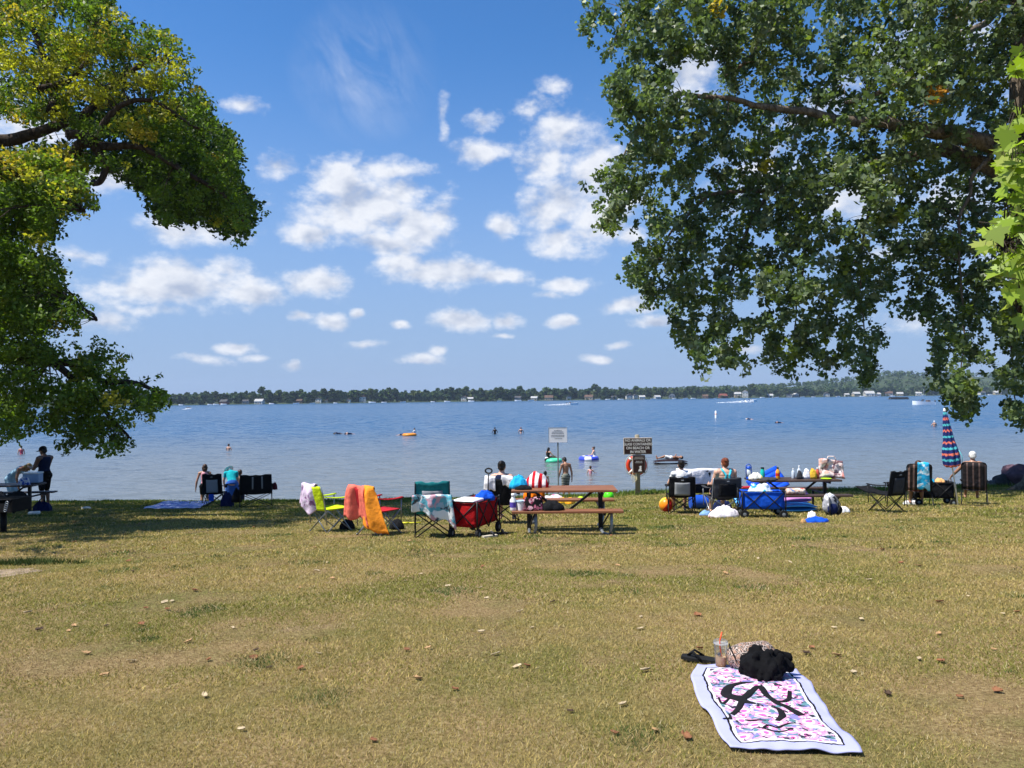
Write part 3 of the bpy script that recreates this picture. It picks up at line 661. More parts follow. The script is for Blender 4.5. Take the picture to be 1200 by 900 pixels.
def fill(poly, holes, N, dfun, rg, dspread, edge_soft=0):
    P = np.array(poly); lo, hi = P.min(0), P.max(0); X = []; Y = []; n_ = 0
    while n_ < N:
        x = lo[0]+(hi[0]-lo[0])*rg.random(4*N); y = lo[1]+(hi[1]-lo[1])*rg.random(4*N); ok = inside(poly, x, y)
        for hx, hy, rx, ry in holes: ok &= ((x-hx)/rx)**2+((y-hy)/ry)**2 > 1
        X.append(x[ok]); Y.append(y[ok]); n_ += ok.sum()
    x = np.concatenate(X)[:N]; y = np.concatenate(Y)[:N]; d = dfun(x, y)+dspread*(rg.random(N)-.5)*2
    return np.array([tuple(at(a, b, c)) for a, b, c in zip(x, y, d)]), x, y
# --- left tree
rg = np.random.default_rng(31)
LT = thing('broadleaf_tree', 'big green tree with yellowing upper leaves reaching in over the lawn from the left', 'tree', (-14.2, 17.0, gz(-14.2, 17.0)))
def loc(o, root):                                      # geometry was written in world space
    o.location = -Vector(root.location)
    return o
mb = MB(); tx, ty, tz = LT.location
trunk = limb(mb, [(tx, ty, tz-.2), (tx+.1, ty, 1.2), (tx, ty, 3.6), (tx+.5, ty, 6.5), (tx+.9, ty+.2, 9.5), (tx+1.2, ty+.3, 12.5)], .48, .12, 14)
for a in range(6):
    an = a*PI/3; mb.tube([(tx+.3*math.cos(an), ty+.3*math.sin(an), tz+.55), (tx+.62*math.cos(an), ty+.62*math.sin(an), tz+.06), (tx+.95*math.cos(an), ty+.95*math.sin(an), tz-.12)], [.2, .13, .05], 7)
loc(mb.build('trunk', BK, LT, True), LT)
sk = list(trunk)
LB = [([(tx+.2, ty, 5.2), at(-60, 170, 17), at(0, 153, 17), at(38, 142, 17), at(78, 127, 17.2), at(112, 95, 17.5), at(150, 60, 17.5), at(185, 60, 17.5)], .19, .04),
      ([(tx+.1, ty, 4.6), at(-50, 195, 16.8), at(0, 178, 16.6), at(45, 178, 16.5), at(66, 172, 16.4), at(76, 160, 16.4), at(100, 162, 16.4), at(135, 160, 16.3), at(165, 168, 16.2), at(210, 195, 16.4), at(250, 222, 16.8), at(275, 255, 17)], .20, .03),
      ([at(78, 158, 16.4), at(100, 148, 16.2), at(106, 130, 16), at(130, 110, 16), at(170, 110, 16.2), at(220, 140, 16.5)], .11, .03),
      ([at(104, 161, 16.4), at(106, 180, 16.3), at(101, 200, 16.3), at(93, 204, 16.3)], .09, .06),
      ([at(60, 130, 17.1), at(45, 105, 17), at(38, 75, 17), at(25, 40, 17), at(20, 0, 17.3)], .11, .05),
      ([at(45, 105, 17), at(62, 82, 16.8), at(80, 60, 16.7), at(100, 20, 17)], .08, .03),
      ([(tx, ty, 3.0), at(-60, 330, 16), at(0, 300, 15.8), at(30, 320, 15.5), at(70, 350, 15.2), at(95, 372, 15)], .15, .03),
      ([(tx, ty, 2.6), at(-80, 420, 16), at(0, 420, 15.6), at(60, 425, 15.2), at(100, 445, 15), at(140, 450, 15), at(175, 462, 15)], .15, .03),
      ([at(60, 425, 15.2), at(85, 460, 15), at(110, 490, 14.9), at(135, 515, 14.8)], .08, .02),
      ([(tx, ty, 4.0), at(-60, 250, 15), at(0, 225, 14.8), at(45, 225, 14.7), at(80, 240, 14.6)], .12, .03),
      ([(tx+.3, ty, 6.2), (tx-2, ty+1.5, 8), (tx-4.5, ty+2.5, 8.6)], .18, .05), ([(tx+.2, ty, 5.4), (tx-1.5, ty-2, 7.2), (tx-3.5, ty-3.5, 7.8)], .17, .05), ([(tx+.4, ty, 6.6), (tx+1.5, ty+3, 8.2), (tx+3, ty+5, 8.6)], .17, .05)]
for pts, r0, r1 in LB:
    pts = [Vector(q)+Vector((0, .55, 0)) if i_ else q for i_, q in enumerate(pts)]; mb = MB(); sk += limb(mb, pts, r0, r1, 8, .10); loc(mb.build('limb', BK, LT, True), LT)
LH = [(28, 158, 42, 16), (80, 165, 26, 9), (120, 212, 22, 16), (150, 222, 20, 14), (27, 62, 9, 6), (150, 175, 9, 5), (95, 285, 22, 12), (110, 62, 6, 4), (135, 425, 14, 9), (50, 205, 6, 5), (70, 437, 6, 5), (165, 495, 10, 10)]
polyA = [(-30, -30), (128, -30), (133, 20), (145, 22), (160, 38), (182, 36), (205, 52), (216, 66), (213, 80), (228, 88), (230, 105), (240, 120), (242, 138), (262, 155), (275, 172), (272, 190), (277, 205), (272, 215), (290, 232), (299, 240), (292, 252), (290, 262), (282, 279), (268, 272), (252, 266), (245, 254), (235, 248), (222, 258), (205, 258), (190, 255), (178, 245), (172, 225), (150, 212), (150, 195), (128, 194), (112, 205), (95, 203), (92, 188), (75, 180), (55, 165), (60, 140), (30, 142), (0, 128), (-30, 130)]
polyB = [(-30, 182), (20, 178), (55, 178), (78, 190), (95, 205), (98, 225), (108, 247), (92, 240), (78, 245), (66, 255), (62, 270), (45, 280), (30, 270), (14, 285), (-30, 290)]
polyC = [(-30, 285), (20, 285), (35, 300), (58, 300), (70, 315), (70, 335), (82, 340), (98, 362), (98, 375), (86, 385), (88, 402), (120, 402), (140, 415), (146, 432), (128, 445), (140, 455), (162, 440), (188, 452), (190, 466), (184, 486), (172, 480), (160, 478), (150, 485), (148, 498), (140, 490), (132, 498), (150, 515), (140, 520), (118, 532), (108, 520), (96, 512), (80, 525), (66, 508), (55, 500), (40, 495), (28, 505), (5, 512), (-30, 505)]
rh = np.random.default_rng(8); LH += [(float(rh.uniform(0, 260)), float(rh.uniform(10, 240)), float(rh.uniform(10, 17)), float(rh.uniform(9, 14))) for _ in range(16)]+[(float(rh.uniform(0, 160)), float(rh.uniform(310, 500)), float(rh.uniform(10, 16)), float(rh.uniform(9, 13))) for _ in range(10)]
def rim(poly, N, j, dfun, ds, rg):                        # stray shoots along the outline of a crown
    P = np.array(poly, float); i = rg.integers(0, len(P), N); t = rg.random((N, 1)); q = P[i]*(1-t)+P[(i+1) % len(P)]*t+rg.normal(size=(N, 2))*j
    d = dfun(q[:, 0], q[:, 1])+ds*(rg.random(N)-.5)*2
    return np.array([tuple(at(a, b, c)) for (a, b), c in zip(q, d)]), q[:, 0], q[:, 1]
def ltint(x, y, rg):
    N = len(x); g = np.array([.115, .19, .026])*(.75+.5*rg.random((N, 1)))
    yel = np.exp(-(((x-110)/75)**2+((y-100)/45)**2))*.9+np.exp(-(((x-30)/60)**2+((y-45)/60)**2))*.6+np.exp(-(((x-200)/60)**2+((y-85)/40)**2))*.5+np.exp(-(((x-30)/60)**2+((y-195)/22)**2))*.55+.06  # yellow zones: real yellowing plus sunlit tops put into the leaf tint
    isy = rg.random(N) < .9*yel; g = g*(1-.55*yel[:, None])+np.array([.20, .24, .03])*.55*yel[:, None]; yc = np.array([.37, .36, .04])*(.7+.6*rg.random((N, 1)))
    oc = rg.random(N) < .22; yc[oc] = np.array([.42, .33, .04])
    g[isy] = yc[isy]; return g
LV = []; LC = []; TW = MB()
for poly, N, dfun, ds in [(polyA, 330, lambda x, y: 16.6+.004*x+.003*(y-100), 1.5), (polyB, 120, lambda x, y: 14.8+0*x, .9), (polyC, 290, lambda x, y: 15.2+.004*(x-60), 1.3)]:
    c, x, y = fill(poly, LH, N, dfun, rg, ds); V, C, _ = sprays(c, 92, .20+.18*rg.random(N), .074, ltint(x, y, rg), .8, rg, .8, .1); LV.append(V); LC.append(C); twigs(TW, c, sk, rg, r=.006, every=2, lim=1.6)
    c, x, y = rim(poly, N//3, 5, dfun, ds*.7, rg); V, C, _ = sprays(c, 16, .07+.09*rg.random(len(c)), .074, ltint(x, y, rg), .4, rg, .8, .2); LV.append(V); LC.append(C); twigs(TW, c, sk, rg, r=.004, every=2, lim=1.2)
N = 420; q = in_ball(N, rg); c = np.array([tx-3.8, ty+1.5, 6.2])+q*np.array([4.6, 6.2, 3.6]); keep = np.array([(FPX*p[0]/p[1]) < -640 for p in c]); c = c[keep]
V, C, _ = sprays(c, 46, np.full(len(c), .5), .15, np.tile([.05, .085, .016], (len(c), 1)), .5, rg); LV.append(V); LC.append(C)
c = np.stack([-17+7.6*rg.random(430), 9.2+9.5*rg.random(430), 3.0+2.6*rg.random(430)], 1); c = c[600+FPX*c[:, 0]/c[:, 1] < -45]
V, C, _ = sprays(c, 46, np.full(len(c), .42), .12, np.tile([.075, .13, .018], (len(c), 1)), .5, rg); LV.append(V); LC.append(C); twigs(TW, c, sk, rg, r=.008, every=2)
# the farther side of the crown, over the shaded strip by the bank
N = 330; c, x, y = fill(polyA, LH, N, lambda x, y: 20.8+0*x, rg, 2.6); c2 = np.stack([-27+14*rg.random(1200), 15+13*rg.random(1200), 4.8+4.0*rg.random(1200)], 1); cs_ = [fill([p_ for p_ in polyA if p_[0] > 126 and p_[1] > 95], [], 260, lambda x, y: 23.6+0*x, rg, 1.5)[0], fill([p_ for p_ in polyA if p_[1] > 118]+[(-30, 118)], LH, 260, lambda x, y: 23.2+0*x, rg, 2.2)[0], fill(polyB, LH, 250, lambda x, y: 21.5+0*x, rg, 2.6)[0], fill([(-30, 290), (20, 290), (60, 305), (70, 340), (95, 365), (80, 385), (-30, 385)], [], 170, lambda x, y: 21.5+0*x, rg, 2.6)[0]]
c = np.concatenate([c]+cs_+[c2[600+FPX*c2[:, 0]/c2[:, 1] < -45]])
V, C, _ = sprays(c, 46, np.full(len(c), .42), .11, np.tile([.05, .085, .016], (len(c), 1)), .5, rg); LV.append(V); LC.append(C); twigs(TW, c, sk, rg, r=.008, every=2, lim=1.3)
TW2 = TW.build('twigs', BK, LT); loc(TW2, LT)
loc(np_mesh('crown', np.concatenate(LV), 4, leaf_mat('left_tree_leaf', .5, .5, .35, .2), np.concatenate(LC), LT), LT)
# --- right cottonwood, standing at the beach
rg = np.random.default_rng(77)
bx_, by_ = 19.9, 28.0
RT = thing('cottonwood_tree', 'huge dark green cottonwood with long drooping branches hanging over the right shore', 'tree', (bx_, by_, gz(bx_, by_)))
mb = MB(); tz = RT.location.z
tr_ = limb(mb, [(bx_, by_, tz-.3), (bx_-.3, by_, 1.5), at(1222, 380, 28), at(1208, 250, 28), at(1199, 120, 28), at(1200, 0, 28), at(1180, -140, 28.5), at(1170, -280, 29)], .85, .22, 16)
for a in range(7):
    an = a*2*PI/7; mb.tube([(bx_+.6*math.cos(an), by_+.6*math.sin(an), tz+.9), (bx_+1.05*math.cos(an), by_+1.05*math.sin(an), tz+.12), (bx_+1.7*math.cos(an), by_+1.7*math.sin(an), tz-.15)], [.35, .24, .08], 7)
loc(mb.build('trunk', BK2, RT, True), RT); sk = list(tr_)
RB = [([at(1205, 205, 28), at(1172, 172, 27.6), at(1112, 156, 27.3), at(1052, 147, 27), at(1000, 142, 27), at(940, 132, 27.2), at(870, 120, 27.5), at(800, 110, 28)], .40, .06),
      ([at(1206, 225, 28), at(1165, 200, 28.3), at(1110, 178, 28.6), at(1070, 181, 28.8), at(1030, 192, 28.8), at(985, 208, 28.8), at(940, 222, 28.8), at(880, 222, 29), at(820, 230, 29)], .36, .06),
      ([at(1199, 30, 28), at(1185, -15, 27.4), at(1160, 3, 27), at(1122, 22, 26.8), at(1098, 52, 26.7), at(1078, 76, 26.7), at(1030, 110, 26.8), at(990, 120, 27)], .27, .06),
      ([at(1192, -60, 28), at(1050, -70, 28), at(940, -40, 28), at(886, 0, 28), at(896, 30, 28), at(885, 58, 28), at(850, 90, 28)], .26, .05),
      ([at(1185, -120, 28.4), at(1000, -130, 29), at(850, -70, 29), at(760, -10, 29), at(720, 50, 29)], .24, .04),
      ([at(1164, 178, 27.6), at(1150, 196, 27.5), at(1136, 218, 27.5), at(1125, 270, 27.4), at(1128, 360, 27.3), at(1126, 440, 27.3)], .10, .02),
      ([at(1215, 300, 28), at(1192, 310, 27.6), at(1182, 380, 27.4), at(1190, 470, 27.4)], .12, .02),
      ([at(1030, 192, 28.8), at(1018, 250, 28.6), at(1008, 330, 28.4), at(1016, 420, 28.4)], .09, .015), ([at(985, 208, 28.8), at(950, 270, 28.6), at(935, 340, 28.6), at(928, 405, 28.6)], .09, .015),
      ([at(900, 222, 29), at(870, 280, 28.8), at(852, 350, 28.6), at(850, 410, 28.6)], .09, .015), ([at(830, 228, 29), at(790, 270, 29), at(770, 310, 29), at(762, 340, 29)], .07, .015), ([at(800, 110, 28), at(750, 150, 28), at(722, 210, 28), at(715, 255, 28)], .07, .015),
      ([at(1199, 120, 28), at(1300, 20, 27), at(1420, -40, 26.5)], .3, .06), ([at(1206, 230, 28), at(1310, 200, 29), at(1420, 230, 30)], .25, .05), ([at(1198, -20, 28), (20, 24, 17), (19, 20, 18)], .25, .06), ([at(1198, -40, 28), (20, 32, 17), (19, 36, 18)], .25, .06)]
for pts, r0, r1 in RB:
    mb = MB(); sk += limb(mb, pts, r0, r1, 9, .16); loc(mb.build('limb', BK2, RT, True), RT)
polyR = [(700, -40), (1230, -40), (1230, 510), (1200, 500), (1190, 485), (1180, 470), (1174, 440), (1166, 420), (1172, 400), (1162, 372), (1150, 365), (1150, 395), (1140, 410), (1148, 430), (1138, 445), (1142, 470), (1132, 486), (1118, 476), (1108, 458), (1094, 450), (1092, 425), (1102, 410), (1094, 398), (1100, 380), (1090, 362), (1075, 366), (1060, 350), (1048, 356), (1035, 340), (1024, 340), (1022, 352), (1008, 360), (1022, 378), (1034, 400), (1022, 410), (1026, 430), (1015, 445), (1008, 425), (1003, 405), (992, 415), (975, 425), (955, 425), (940, 408), (932, 425), (920, 432), (908, 418), (898, 405), (905, 392), (895, 372), (882, 382), (868, 378), (872, 395), (868, 415), (874, 420), (858, 428), (836, 420), (812, 424), (815, 408), (796, 392), (786, 372), (790, 352), (780, 338), (770, 345), (758, 358), (748, 335), (738, 318), (734, 305), (752, 300), (758, 275), (760, 252), (748, 228), (735, 232), (722, 258), (714, 272), (706, 262), (708, 245), (696, 230), (692, 215), (712, 205), (730, 180), (742, 172), (735, 150), (720, 130), (722, 112), (716, 92), (728, 84), (742, 62), (735, 45), (720, 48), (708, 58), (692, 48), (684, 35), (688, 18), (700, 8), (690, -10)]
RH = [(812, 86, 24, 24), (795, 100, 16, 12), (840, 72, 12, 8), (1000, 238, 17, 20), (972, 243, 10, 8), (958, 128, 9, 8), (1040, 72, 11, 7), (990, 55, 8, 6), (1005, 25, 8, 6), (960, 10, 12, 8), (1130, 132, 12, 16), (1152, 150, 10, 8), (1130, 42, 7, 8), (1150, 28, 12, 6), (1148, 205, 9, 9), (905, 278, 14, 9), (915, 300, 10, 8), (862, 318, 8, 14), (858, 352, 9, 12), (790, 275, 10, 7), (770, 192, 14, 8), (800, 170, 6, 6), (825, 205, 8, 5), (785, 240, 10, 8), (950, 126, 8, 8), (1050, 345, 10, 12), (965, 345, 10, 8), (985, 365, 12, 8), (1165, 345, 8, 14), (1158, 300, 7, 12), (890, 350, 7, 10), (935, 372, 6, 9), (830, 370, 6, 6), (875, 35, 5, 7), (850, 190, 6, 5), (1085, 120, 5, 5), (1180, 420, 6, 12), (1030, 210, 7, 5), (738, 195, 6, 5), (1175, 250, 6, 10)]
def rtint(x, y, rg):
    N = len(x); g = np.array([.115, .165, .066])*(.7+.6*rg.random((N, 1))); pl_ = rg.random(N) < .16; g[pl_] = np.array([.20, .245, .14])
    yg = rg.random(N) < .10; g[yg] = np.array([.17, .23, .04])
    for hx, hy, hr, cc in [(905, 192, 9, (.34, .30, .02)), (1098, 108, 9, (.52, .24, .01)), (765, 47, 5, (.45, .28, .02)), (843, 4, 4, (.45, .33, .02)), (1088, 160, 7, (.3, .2, .05)), (1180, 90, 6, (.2, .22, .02))]:
        g[(x-hx)**2+(y-hy)**2 < hr*hr] = cc
    return g
N = 2500; dr = lambda x, y: 28.2+1.6*np.sin(x*.021+y*.013)+.9*np.sin(y*.04-x*.017)
c, x, y = fill(polyR, RH, N, dr, rg, 2.6); RV = []; RC = []; TW = MB()
V, C, _ = sprays(c, 40, .22+.22*rg.random(N), .15, rtint(x, y, rg), .25, rg, 1.15, .35); RV.append(V); RC.append(C); twigs(TW, c, sk, rg, r=.007, every=3, lim=2.0)
c, x, y = rim(polyR, 420, 6, dr, 2.0, rg); V, C, _ = sprays(c, 14, .14+.16*rg.random(len(c)), .135, rtint(x, y, rg), .25, rg, 1.15, .5); RV.append(V); RC.append(C)
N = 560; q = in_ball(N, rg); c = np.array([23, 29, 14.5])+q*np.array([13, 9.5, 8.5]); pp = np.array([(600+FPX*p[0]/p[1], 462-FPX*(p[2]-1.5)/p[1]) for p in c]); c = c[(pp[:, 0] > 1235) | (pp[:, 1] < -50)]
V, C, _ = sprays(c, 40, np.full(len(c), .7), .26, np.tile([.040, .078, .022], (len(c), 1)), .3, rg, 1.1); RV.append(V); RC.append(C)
loc(TW.build('twigs', BK2, RT), RT)
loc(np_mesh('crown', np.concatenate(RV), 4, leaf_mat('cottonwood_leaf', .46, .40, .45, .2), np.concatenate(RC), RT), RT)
# --- maple at the right edge, close by
rg = np.random.default_rng(91)
mxx, myy = 6.6, 5.2
MT = thing('maple_tree', 'lime green maple twig with broad lobed leaves at the right edge, close by', 'tree', (mxx, myy, gz(mxx, myy)))
mb = MB(); tz = MT.location.z
sk = limb(mb, [(mxx, myy, tz-.2), (mxx+.05, myy, 2), (mxx, myy+.1, 3.6), (mxx+.2, myy, 5.4)], .19, .06, 12); loc(mb.build('trunk', BK, MT, True), MT)
for pts in ([(mxx, myy, 2.6), at(1380, 200, 5.2), at(1260, 160, 5.2), at(1195, 150, 5.2)], [(mxx, myy, 2.2), at(1400, 330, 5.3), at(1270, 290, 5.3), at(1175, 290, 5.3)], [(mxx, myy, 3.0), at(1350, 90, 5.4), at(1240, 70, 5.4), at(1190, 70, 5.4)], [at(1270, 290, 5.3), at(1230, 340, 5.2), at(1195, 370, 5.2)]):
    mb = MB(); sk += limb(mb, pts, .035, .006, 6, .03); loc(mb.build('limb', BK, MT, True), MT)
ML = [(0, -.55), (.05, -.30), (.30, -.36), (.26, -.22), (.52, -.08), (.40, .0), (.44, .14), (.22, .10), (.20, .22), (.12, .30), (0, .58), (-.12, .30), (-.20, .22), (-.22, .10), (-.44, .14), (-.40, .0), (-.52, -.08), (-.26, -.22), (-.30, -.36), (-.05, -.30)]
polyM = [[(1230, 55), (1192, 58), (1180, 66), (1180, 84), (1195, 92), (1230, 95)], [(1230, 118), (1190, 130), (1178, 152), (1168, 165), (1172, 178), (1170, 200), (1176, 225), (1180, 245), (1168, 255), (1152, 272), (1150, 290), (1158, 305), (1164, 325), (1178, 340), (1184, 365), (1194, 382), (1230, 392)], [(1230, 405), (1196, 412), (1200, 420), (1230, 425)], [(1235, 40), (1560, -60), (1560, 430), (1235, 430)]]
cs = []
for poly, N in zip(polyM, (26, 230, 5, 300)):
    c, x, y = fill(poly, [], N, lambda x, y: 5.2+0*x, rg, .55); cs.append(c)
cs = np.concatenate(cs); VS = []; CS = []; TW = MB(); n_ = len(ML)
for c in cs:
    nm = Vector((-.35, -.55, .75))+Vector(tuple(rg.normal(size=3)))*.45; nm.normalize(); u = nm.orthogonal().normalized(); v = nm.cross(u); a = rg.random()*6.28
    dn = Vector((rg.normal()*.5, rg.normal()*.3, -1)); v = (dn-nm*dn.dot(nm)).normalized()*(1); u = v.cross(nm); s_ = .10+.07*rg.random(); fold_ = .15+.25*rg.random()
    P = [Vector(tuple(c))+s_*(x_*u+y_*v+abs(x_)*fold_*nm) for x_, y_ in ML]; VS += P
    CS.append(np.array([.27, .38, .04])*(.65+.6*rg.random()) if rg.random() < .8 else np.array([.36, .42, .10]))
twigs(TW, cs, sk, rg, r=.0025, every=1)
loc(TW.build('twigs', BK, MT), MT)
loc(np_mesh('crown', np.array([tuple(v) for v in VS]), n_, leaf_mat('maple_leaf', .45, .5, .4, .12), np.array(CS), MT), MT)
# ------------------------------------------------------------------ people: one continuous skin each; hair and clothing are parts
SK = dict(fair=skin('fair_skin', (.55, .33, .24)), tan=skin('tanned_skin', (.36, .19, .12)), brown=skin('brown_skin', (.17, .085, .05)), dark=skin('dark_skin', (.075, .038, .024)))
HAIR = {k: mat('hair_'+k, c, .5, .3, 60, bump=.5, bscale=220, spec=.4) for k, c in dict(black='#15110f', brown='#3f2817', auburn='#6b3318', blond='#a98550', white='#d8d6d0').items()}
EYE = mat('eye_dark', '#1c1512', .2, .05, bump=0)
BASE = dict(pel=(0, 0, .535), waist=(0, .005, .61), chest=(0, 0, .735), neck=(0, -.002, .835), head=(0, .012, .93), look=(0, 1, 0),
            shL=(-.108, -.005, .805), elL=(-.142, -.02, .625), wrL=(-.15, .02, .475), shR=(.108, -.005, .805), elR=(.142, -.02, .625), wrR=(.15, .02, .475),
            hipL=(-.052, 0, .515), knL=(-.06, .012, .285), anL=(-.064, -.012, .045), hipR=(.052, 0, .515), knR=(.06, .012, .285), anR=(.064, -.012, .045))
def V(*a): return Vector(a)
def frame(up, side):
    z = up.normalized(); x = (side-z*side.dot(z)).normalized(); y = z.cross(x)
    return Matrix((x, y, z)).transposed()
class Body:
    def __init__(s, H, pose=None, w=1.0, child=False):
        s.H = H; s.w = w; J = dict(BASE); J.update(pose or {}); s.J = {k: Vector(v)*H for k, v in J.items()}; s.look = Vector(J['look']).normalized(); s.hs = 1.22 if child else 1.0
    def spine(s, t):
        J = s.J; P = [J['pel'], J['waist'], J['chest'], J['neck']]; x = t*3; i = min(2, int(x)); f = x-i
        p0 = P[max(0, i-1)]; p1 = P[i]; p2 = P[i+1]; p3 = P[min(3, i+2)]
        return .5*((2*p1)+(p2-p0)*f+(2*p0-5*p1+4*p2-p3)*f*f+(3*p1-p0-3*p2+p3)*f**3)
    def torso(s, mb, t0=0, t1=.97, inf=0.0, n=13):
        H = s.H; J = s.J; T = [0, .18, .38, .58, .8, .93, 1]; RX = [.090, .088, .074, .082, .090, .068, .034]; RY = [.066, .064, .052, .056, .060, .050, .034]
        sideL = (J['hipR']-J['hipL']).normalized(); sideU = (J['shR']-J['shL']).normalized()
        for k in range(n):
            t = t0+(t1-t0)*k/(n-1); c = s.spine(t); up = s.spine(min(1, t+.03))-s.spine(max(0, t-.03)); sd = sideL.lerp(sideU, t)
            rx = float(np.interp(t, T, RX))*H*s.w+inf; ry = float(np.interp(t, T, RY))*H*s.w+inf
            mb.ball(c, (rx, ry, .045*H+inf*.3), 14, 8, frame(up, sd))
    def leg(s, mb, sd, f0=0, f1=1, inf=0, calf=True):
        J = s.J; H = s.H; h, k, a = J['hip'+sd], J['kn'+sd], J['an'+sd]; w = s.w
        p = lambda f: h.lerp(k, f); r = lambda f: (.052*w+(.034-.052*w)*f)*H+inf
        mb.capsule(p(f0), r(f0), p(min(1, f1)), r(min(1, f1)))
        if calf:
            m_ = k.lerp(a, .3)+V(0, -.006*H, 0); mb.capsule(k, .033*H+inf, m_, .034*H+inf); mb.capsule(m_, .034*H+inf, a, .021*H+inf)
    def foot(s, mb, sd, fdir=None):
        J = s.J; H = s.H; a = J['an'+sd]; sh = (a-J['kn'+sd]).normalized(); f = fdir or V(0, 1, 0); f = (f-sh*f.dot(sh)); f = f.normalized() if f.length > .2 else V(0, 0, 1)
        hl = a+sh*.022*H-f*.022*H; toe = a+sh*.03*H+f*.095*H
        mb.capsule(hl, .021*H, toe, .015*H); mb.capsule(a, .02*H, a.lerp(toe, .7)+sh*.0*H, .018*H); mb.ball(toe, (.024*H, .02*H, .014*H), 10, 6)
    def arm(s, mb, sd, f0=0, f1=1, inf=0, fore=True):
        J = s.J; H = s.H; a, e, w = J['sh'+sd], J['el'+sd], J['wr'+sd]
        mb.capsule(a.lerp(e, f0), .030*H*s.w+inf, a.lerp(e, min(1, f1)), .024*H*s.w+inf)
        if fore: mb.capsule(e, .024*H+inf, e.lerp(w, .3), .0235*H+inf); mb.capsule(e.lerp(w, .3), .0235*H+inf, w, .0155*H+inf)
    def hand(s, mb, sd):
        J = s.J; H = s.H; w = J['wr'+sd]; d = (w-J['el'+sd]).normalized(); out_ = V(-1 if sd == 'L' else 1, 0, 0); inn = (-out_-d*(-out_).dot(d)); inn = inn.normalized() if inn.length > .2 else V(0, 1, 0)
        sw = d.cross(inn).normalized()                                # across the palm
        if sw.y < 0: sw = -sw
        pc = w+d*.030*H
        mb.ball(pc, (.022*H, .010*H, .032*H), 12, 8, Matrix((sw, inn, d)).transposed())
        for q, ln in zip((-.0165, -.0055, .0055, .0165), (.036, .043, .045, .040)):
            b = w+d*.052*H+sw*q*H; k1 = b+d*ln*.5*H+inn*.004*H; k2 = b+d*ln*.85*H+inn*.017*H
            mb.capsule(b-d*.012*H, .0058*H, k1, .0054*H, 7); mb.capsule(k1, .0054*H, k2, .0046*H, 7)
        t0 = w+d*.018*H+sw*.018*H; t1 = t0+(d*.6+sw*.7+inn*.35).normalized()*.026*H; t2 = t1+(d*.9+inn*.35).normalized()*.020*H
        mb.capsule(t0, .0085*H, t1, .0065*H, 7); mb.capsule(t1, .0065*H, t2, .0055*H, 7)
    def headM(s):
        up = (s.J['head']-s.J['neck']).normalized(); f = s.look-up*s.look.dot(up); f = f.normalized() if f.length > .1 else V(0, 1, 0)
        f = (f+.6*s.look).normalized(); up = (up-f*up.dot(f)).normalized()
        return Matrix((f.cross(up), f, up)).transposed()
    def head(s, mb):
        J = s.J; H = s.H*s.hs; h = J['head']; M = s.headM(); at_ = lambda x, y, z: h+M@V(x*H, y*H, z*H)
        mb.capsule(J['neck']-(J['head']-J['neck'])*.15, .033*s.H, J['neck'].lerp(h, .5), .031*s.H)
        mb.ball(at_(0, -.006, .012), (.045*H, .056*H, .054*H), 16, 12, M); mb.ball(at_(0, .014, -.024), (.036*H, .042*H, .042*H), 14, 10, M)
        mb.capsule(at_(0, .054, .004), .006*H, at_(0, .068, -.016), .009*H, 8); mb.ball(at_(0, .050, -.052), (.014*H, .010*H, .010*H), 10, 7, M)
        mb.capsule(at_(-.014, .052, -.036), .0055*H, at_(.014, .052, -.036), .0055*H, 7); mb.capsule(at_(-.026, .048, .014), .006*H, at_(.026, .048, .014), .006*H, 7)
        for q in (-1, 1): mb.ball(at_(q*.046, -.004, -.008), (.006*H, .012*H, .018*H), 8, 7, M)
